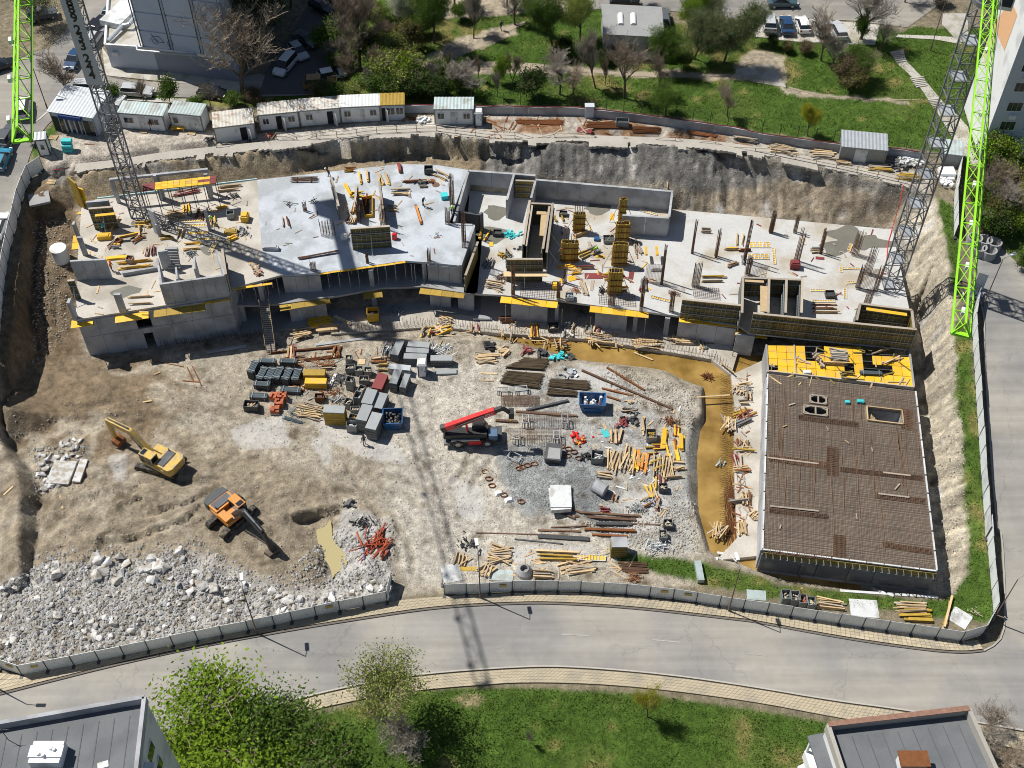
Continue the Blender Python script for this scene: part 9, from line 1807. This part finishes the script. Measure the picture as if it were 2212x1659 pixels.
TR=[('F',520,1668,'leafy',10,2.2,'leaf_bright','large bright green tree at the bottom beside the left block'),('F',420,1690,'leafy',7.5,2.0,'leaf_bright','green tree pressed against the bottom left block'),('F',630,1690,'leafy',8,2.0,'leaf_mid','darker green tree at the bottom edge right of the large one'),('n',905,1330,'sparse',11.5,.95,'leaf_pale','tall loosely leaved tree on the bottom lawn next to the pavement'),('n',1075,1560,'bare',8,.95,None,'grey bare tree on the bottom lawn'),('o',1175,1310,'sparse',6.5,.55,'leaf_yellow','slender yellow green sapling alone on the bottom lawn'),('o',375,1490,'vase',2.6,.6,None,'tiny bare sapling on the bottom lawn'),('p',1600,1400,'bare',4.5,1.2,None,'bare shrub beside the bottom right block, upper one'),('p',1700,1640,'bare',5.5,1.3,None,'bare shrub beside the bottom right block, lower one'),('p',1590,1560,'bare',4.5,1.2,None,'bare shrub between wall and road at the bottom right block'),
      ('a',1955,800,'bare',16,1.1,None,'very large bare tree left of the shaded parking lot'),('a',560,780,'bare',9,1.0,None,'bare tree behind the kiosk'),('a',940,850,'shrub',4.2,.75,'leaf_mid','small round green tree just right of the crane mast'),('a',1375,850,'shrub',4.4,.75,'leaf_mid','small green tree behind the barred cabin'),('a',320,190,'sparse',7,1.3,'leaf_grey','pale green tree over parked cars at the upper left'),('a',1700,880,'bare',5,.7,None,'thin bare sapling before the large bare tree'),('a',1165,830,'bare',4.5,.7,None,'thin bare sapling behind the silver estate'),('a',1600,870,'shrub',2.0,1.3,'leaf_mid','low green hedge bush behind the bench cabin'),('a',1850,850,'shrub',2.2,1.3,'leaf_mid','low green hedge bush under the large bare tree'),('a',2060,820,'shrub',2.4,1.2,'leaf_brown','brown brush right of the large bare tree'),
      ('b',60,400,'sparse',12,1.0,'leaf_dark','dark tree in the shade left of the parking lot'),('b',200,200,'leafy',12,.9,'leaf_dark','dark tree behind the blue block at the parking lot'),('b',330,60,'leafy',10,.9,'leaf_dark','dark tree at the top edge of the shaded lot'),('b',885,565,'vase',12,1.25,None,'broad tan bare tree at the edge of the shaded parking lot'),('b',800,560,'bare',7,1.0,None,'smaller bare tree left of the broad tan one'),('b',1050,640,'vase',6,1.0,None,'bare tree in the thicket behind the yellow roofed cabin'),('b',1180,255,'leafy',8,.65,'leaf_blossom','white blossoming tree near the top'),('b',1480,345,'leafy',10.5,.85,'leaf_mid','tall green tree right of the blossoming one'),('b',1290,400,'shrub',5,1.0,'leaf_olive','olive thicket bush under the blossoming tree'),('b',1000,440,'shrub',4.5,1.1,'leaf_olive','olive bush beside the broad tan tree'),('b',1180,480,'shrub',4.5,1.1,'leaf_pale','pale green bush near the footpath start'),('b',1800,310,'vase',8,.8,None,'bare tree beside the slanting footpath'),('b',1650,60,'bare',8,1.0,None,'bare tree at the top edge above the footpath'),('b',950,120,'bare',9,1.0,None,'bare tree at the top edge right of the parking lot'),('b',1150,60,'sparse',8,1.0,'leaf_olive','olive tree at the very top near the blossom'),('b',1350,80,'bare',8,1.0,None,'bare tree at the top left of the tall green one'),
      ('b',560,800,'shrub',3,1.1,'leaf_olive','olive bush right behind the green rimmed cabin'),('b',700,790,'shrub',3.2,1.1,'leaf_mid','green bush behind the rust streaked cabin'),('b',820,800,'shrub',3.0,1.1,'leaf_pale','pale bush behind the sheet roofed cabin'),('b',1010,780,'shrub',3.6,1.1,'leaf_mid','green bush next to the person in lime'),('b',1120,740,'shrub',4.0,1.2,'leaf_mid','green bush behind the yellow roofed cabin'),('b',1260,780,'shrub',4.2,1.3,'leaf_dark','dark bush right of the yellow roofed cabin'),('b',1380,760,'shrub',3.8,1.2,'leaf_mid','green bush left of the lone cabin'),('b',1560,780,'shrub',3.8,1.2,'leaf_dark','dark bush behind the lone cabin'),('b',1680,740,'bare',6,1.2,None,'grey bare bush behind the lone cabin'),('b',1780,800,'bare',5,1.2,None,'grey bare bush right of the lone cabin'),('b',1480,660,'shrub',3.5,1.2,'leaf_mid','green bush below the footpath'),('b',1300,640,'bare',5,1.2,None,'bare brush below the footpath fork'),('b',1700,650,'shrub',3.8,.6,'leaf_mid','narrow green tree below the footpath, left one'),('b',1995,660,'shrub',4.4,.6,'leaf_bright','narrow bright tree below the footpath, right one'),('b',1840,650,'vase',4.5,.6,None,'small bare sapling between the two narrow trees'),('b',1610,620,'vase',4.0,.6,None,'small bare sapling left of the narrow green tree'),('b',1990,780,'vase',4.5,.6,None,'bare sapling near the back wall'),('b',2110,640,'vase',4.5,.6,None,'bare sapling right of the narrow bright tree'),
      ('c',430,400,'leafy',9,.8,'leaf_mid','rounded dark green tree left of the park house'),('c',640,330,'leafy',9,.85,'leaf_pale','yellow green tree touching the park house'),('c',280,235,'vase',7,1.0,None,'bare tree left of the rounded green tree'),('c',120,200,'bare',7,1.0,None,'bare brush beside the upper footpath'),('c',500,460,'shrub',3,1.2,'leaf_dark','dark bush before the rounded green tree'),('c',770,710,'vase',9.5,.6,None,'slender dark tree with bent trunk before the park house'),('c',845,690,'vase',5,.5,None,'small bare tree before the park house'),('c',1000,790,'bare',10.5,.9,None,'tall bare tree in the middle of the park'),('c',1280,730,'bare',7.5,.8,None,'bare tree above the round bright bush'),('c',1250,560,'leafy',7.0,.95,'leaf_mid','green tree at the corner of the park house'),('c',1500,300,'leafy',8,.85,'leaf_bright','bright green tree at the top street'),('c',1560,470,'leafy',8,1.0,'leaf_grey','large grey green tree, left of the pair'),('c',1800,500,'leafy',9,1.0,'leaf_grey','large grey green tree, right of the pair'),('c',1680,300,'sparse',8,1.0,'leaf_grey','pale thin tree behind the grey green pair'),('c',1480,560,'shrub',3.4,1.1,'leaf_mid','green bush at the foot of the grey green pair'),('c',1990,330,'leafy',6.5,.65,'leaf_mid','narrow green tree left of the parked row'),('c',1330,930,'leafy',5.4,1.15,'leaf_mid','round bright bush behind the back wall'),('c',260,760,'shrub',5.0,1.0,'leaf_dark','dark green bush near the white lamp in the park'),('c',480,760,'bare',7.5,1.1,None,'broad bare tree behind the boundary wall'),('c',590,790,'bare',6,1.0,None,'bare tree right of the broad bare one'),('c',1830,940,'bare',6.5,.9,None,'bare shrub tree behind the wall on the right'),('c',1130,40,'sparse',6,.9,'leaf_mid','green tree on the top street above the park house'),('c',60,60,'bare',8,1.0,None,'bare tree in the brush at the top'),('c',200,60,'sparse',7,1.0,'leaf_olive','olive tree at the top left of the park house'),('c',380,100,'bare',7,1.0,None,'bare tree behind the rounded green tree'),('c',830,520,'shrub',2.4,1.1,'leaf_dark','low dark bush before the park house door'),('c',100,660,'vase',5,.6,None,'bare sapling above the white lamp'),
      ('d',180,380,'shrub',2.2,1.0,'leaf_dark','dark bush below the leftmost parked car'),('d',420,430,'shrub',2.0,1.2,'leaf_brown','brown pink brush below the white parked car'),('d',300,410,'shrub',1.8,1.2,'leaf_olive','olive brush below the dark parked car'),('d',580,490,'bare',10,.9,None,'leaning bare tree below the parked row'),('d',900,320,'bare',11,1.0,None,'broad bare tree right of the parked row'),('d',880,330,'shrub',4.6,.6,'leaf_mid','green bush at the trunk of the broad bare tree'),('d',1050,400,'bare',5,1.2,None,'fallen grey brush by the steps'),('d',720,640,'shrub',4.2,1.0,'leaf_brown','brown shrub left in the thicket above the meadow'),('d',820,600,'leafy',5.2,1.05,'leaf_mid','green shrub in the middle of the thicket above the meadow'),('d',820,730,'shrub',3.6,1.2,'leaf_olive','olive shrub at the front of the thicket above the meadow'),('d',950,640,'bare',5,1.1,None,'bare shrub right in the thicket above the meadow'),('d',660,560,'bare',6,1.0,None,'bare shrub at the left of the thicket above the meadow'),('d',470,1095,'leafy',5.0,.7,'leaf_yellow','yellow green bush behind the back wall on the meadow'),('d',1500,30,'shrub',3,1.3,'leaf_brown','brown brush at the top edge beside the crane'),('d',1250,20,'bare',6,1.1,None,'bare brush at the top edge of the meadow'),
      ('h',1930,480,'bare',8,.9,None,'bare tree right of the lime jib'),('h',1990,560,'bare',7,.9,None,'second bare tree right of the lime jib'),('h',1880,420,'shrub',3.4,1.2,'leaf_mid','green bush left of the bare pair by the jib'),('h',1900,640,'shrub',3.6,1.2,'leaf_mid','green bush behind the concrete rings'),('h',1990,700,'shrub',3.4,1.2,'leaf_dark','dark bush right behind the concrete rings'),('h',2080,660,'shrub',4.2,1.2,'leaf_mid','green bush at the right frame edge by the rings'),('h',2170,480,'leafy',5,.9,'leaf_yellow','yellow green bush at the right frame edge'),('h',2100,330,'shrub',3.8,1.2,'leaf_olive','olive bush below the white tower'),('h',2180,640,'bare',6,.9,None,'bare tree at the right frame edge'),('h',2190,960,'shrub',2.6,.9,'leaf_mid','small green bush at the right frame edge by the street'),('h',1850,260,'shrub',2.6,1.1,'leaf_olive','olive bush beside the path under the lime jib'),('e',260,-40,'shrub',1.8,.8,'leaf_mid','low green plant beside the guard booth')]
for k in range(34):
    x,y=in_poly([(700,120),(780,20),(1000,0),(1000,60),(900,120),(1010,200),(960,214),(860,212),(760,205),(720,180)]) if k<26 else in_poly([(2080,340),(2212,350),(2212,560),(2150,540),(2080,440)])
    kd=random.choice(('vase','shrub','shrub'));TR.append(('F',x,y,kd,random.uniform(2.5,5.5),1.15,random.choice(('leaf_olive','leaf_mid','leaf_mid','leaf_pale','leaf_bright')) if kd=='shrub' else None,'brush in the tangled thicket behind the site cabins' if k<26 else 'brush on the overgrown ground below the white tower'))
cnt={}
for c_,x,y,kd,h_,sp,lf,lb in TR:
    p=g(c_,x,y);i=cnt.get(kd,0);cnt[kd]=i+1;pr=PROTO[kd][i % len(PROTO[kd])];k=h_/(10.0 if kd != 'shrub' else 4.0)
    m_={'leaf_mid':M(lf)} if lf else {'twig':M('twig_grey' if ('grey' in lb or i % 3==0) else 'twig')}
    o=clone(pr,p,random.random()*6.3,lb,(k*sp,k*sp,k),m_);o.name='shrub' if kd=='shrub' or 'bush' in lb or 'shrub' in lb or 'brush' in lb else 'tree';o['category']=o.name.split('.')[0]
    if lb.startswith('brush'):o['group']=lb
for L_ in PROTO.values():
    for o in L_:
        for ch in kids(o):bpy.data.objects.remove(ch)
        bpy.data.objects.remove(o)
# short grass blades on the lawns
def blades(name,polys,n_,hh,mt,lb):
    V=[];rd=np.random.RandomState(5);tot=0
    msk=np.zeros(AX.shape,bool)
    for q in polys:msk |= inpoly(PX,PY,q)
    msk &= (C[...,3]>.6);jj_,ii_=np.nonzero(msk);k=rd.randint(0,len(jj_),n_);x=gx[ii_[k]]+rd.uniform(-GS,GS,n_)*.6;y=gy[jj_[k]]+rd.uniform(-GS,GS,n_)*.6;z=AZ[jj_[k],ii_[k]]-.03
    t=rd.uniform(0,6.28,n_);w_=rd.uniform(.04,.10,n_);h_=hh*rd.uniform(.5,1.3,n_)*(.7+1.2*np.clip(fbm(x*.5,y*.5)+.4,0,1));lx,ly=rd.normal(0,.09,n_),rd.normal(0,.09,n_)
    A=np.stack([x-w_*np.cos(t),y-w_*np.sin(t),z],1);B=np.stack([x+w_*np.cos(t),y+w_*np.sin(t),z],1);T=np.stack([x+lx,y+ly,z+h_],1);V=np.stack([A,B,T],1).reshape(-1,3)
    me_=bpy.data.meshes.new(name);me_.vertices.add(len(V));me_.vertices.foreach_set('co',V.astype(np.float32).ravel());me_.loops.add(len(V));me_.loops.foreach_set('vertex_index',np.arange(len(V),dtype=np.int32));me_.polygons.add(n_);me_.polygons.foreach_set('loop_start',np.arange(0,len(V),3,dtype=np.int32));me_.update();me_.materials.append(M(mt));tag(link(name,me_),lb,'grass',kind='stuff')
leafmat('grass_blade',(.09,.158,.027),.5)
blades('grass',[[(-300,1700),(300,1620),(690,1545),(900,1494),(1106,1486),(1400,1502),(1700,1547),(1860,1574),(1900,1800),(-300,1800)]],60000,.13,'grass_blade','short green grass on the lawn below the bottom road')
blades('grass',[[(760,200),(720,130),(900,0),(1900,0),(2140,60),(2140,330),(1980,322),(1640,285),(1280,232),(880,222)],[(2060,100),(2400,300),(2300,560),(2060,440)],[(1330,1195),(2150,690),(2160,1345),(1500,1270)],[(2030,430),(2075,440),(2075,600),(2045,560)]],70000,.15,'grass_blade','green meadow grass in the park and along the fences')
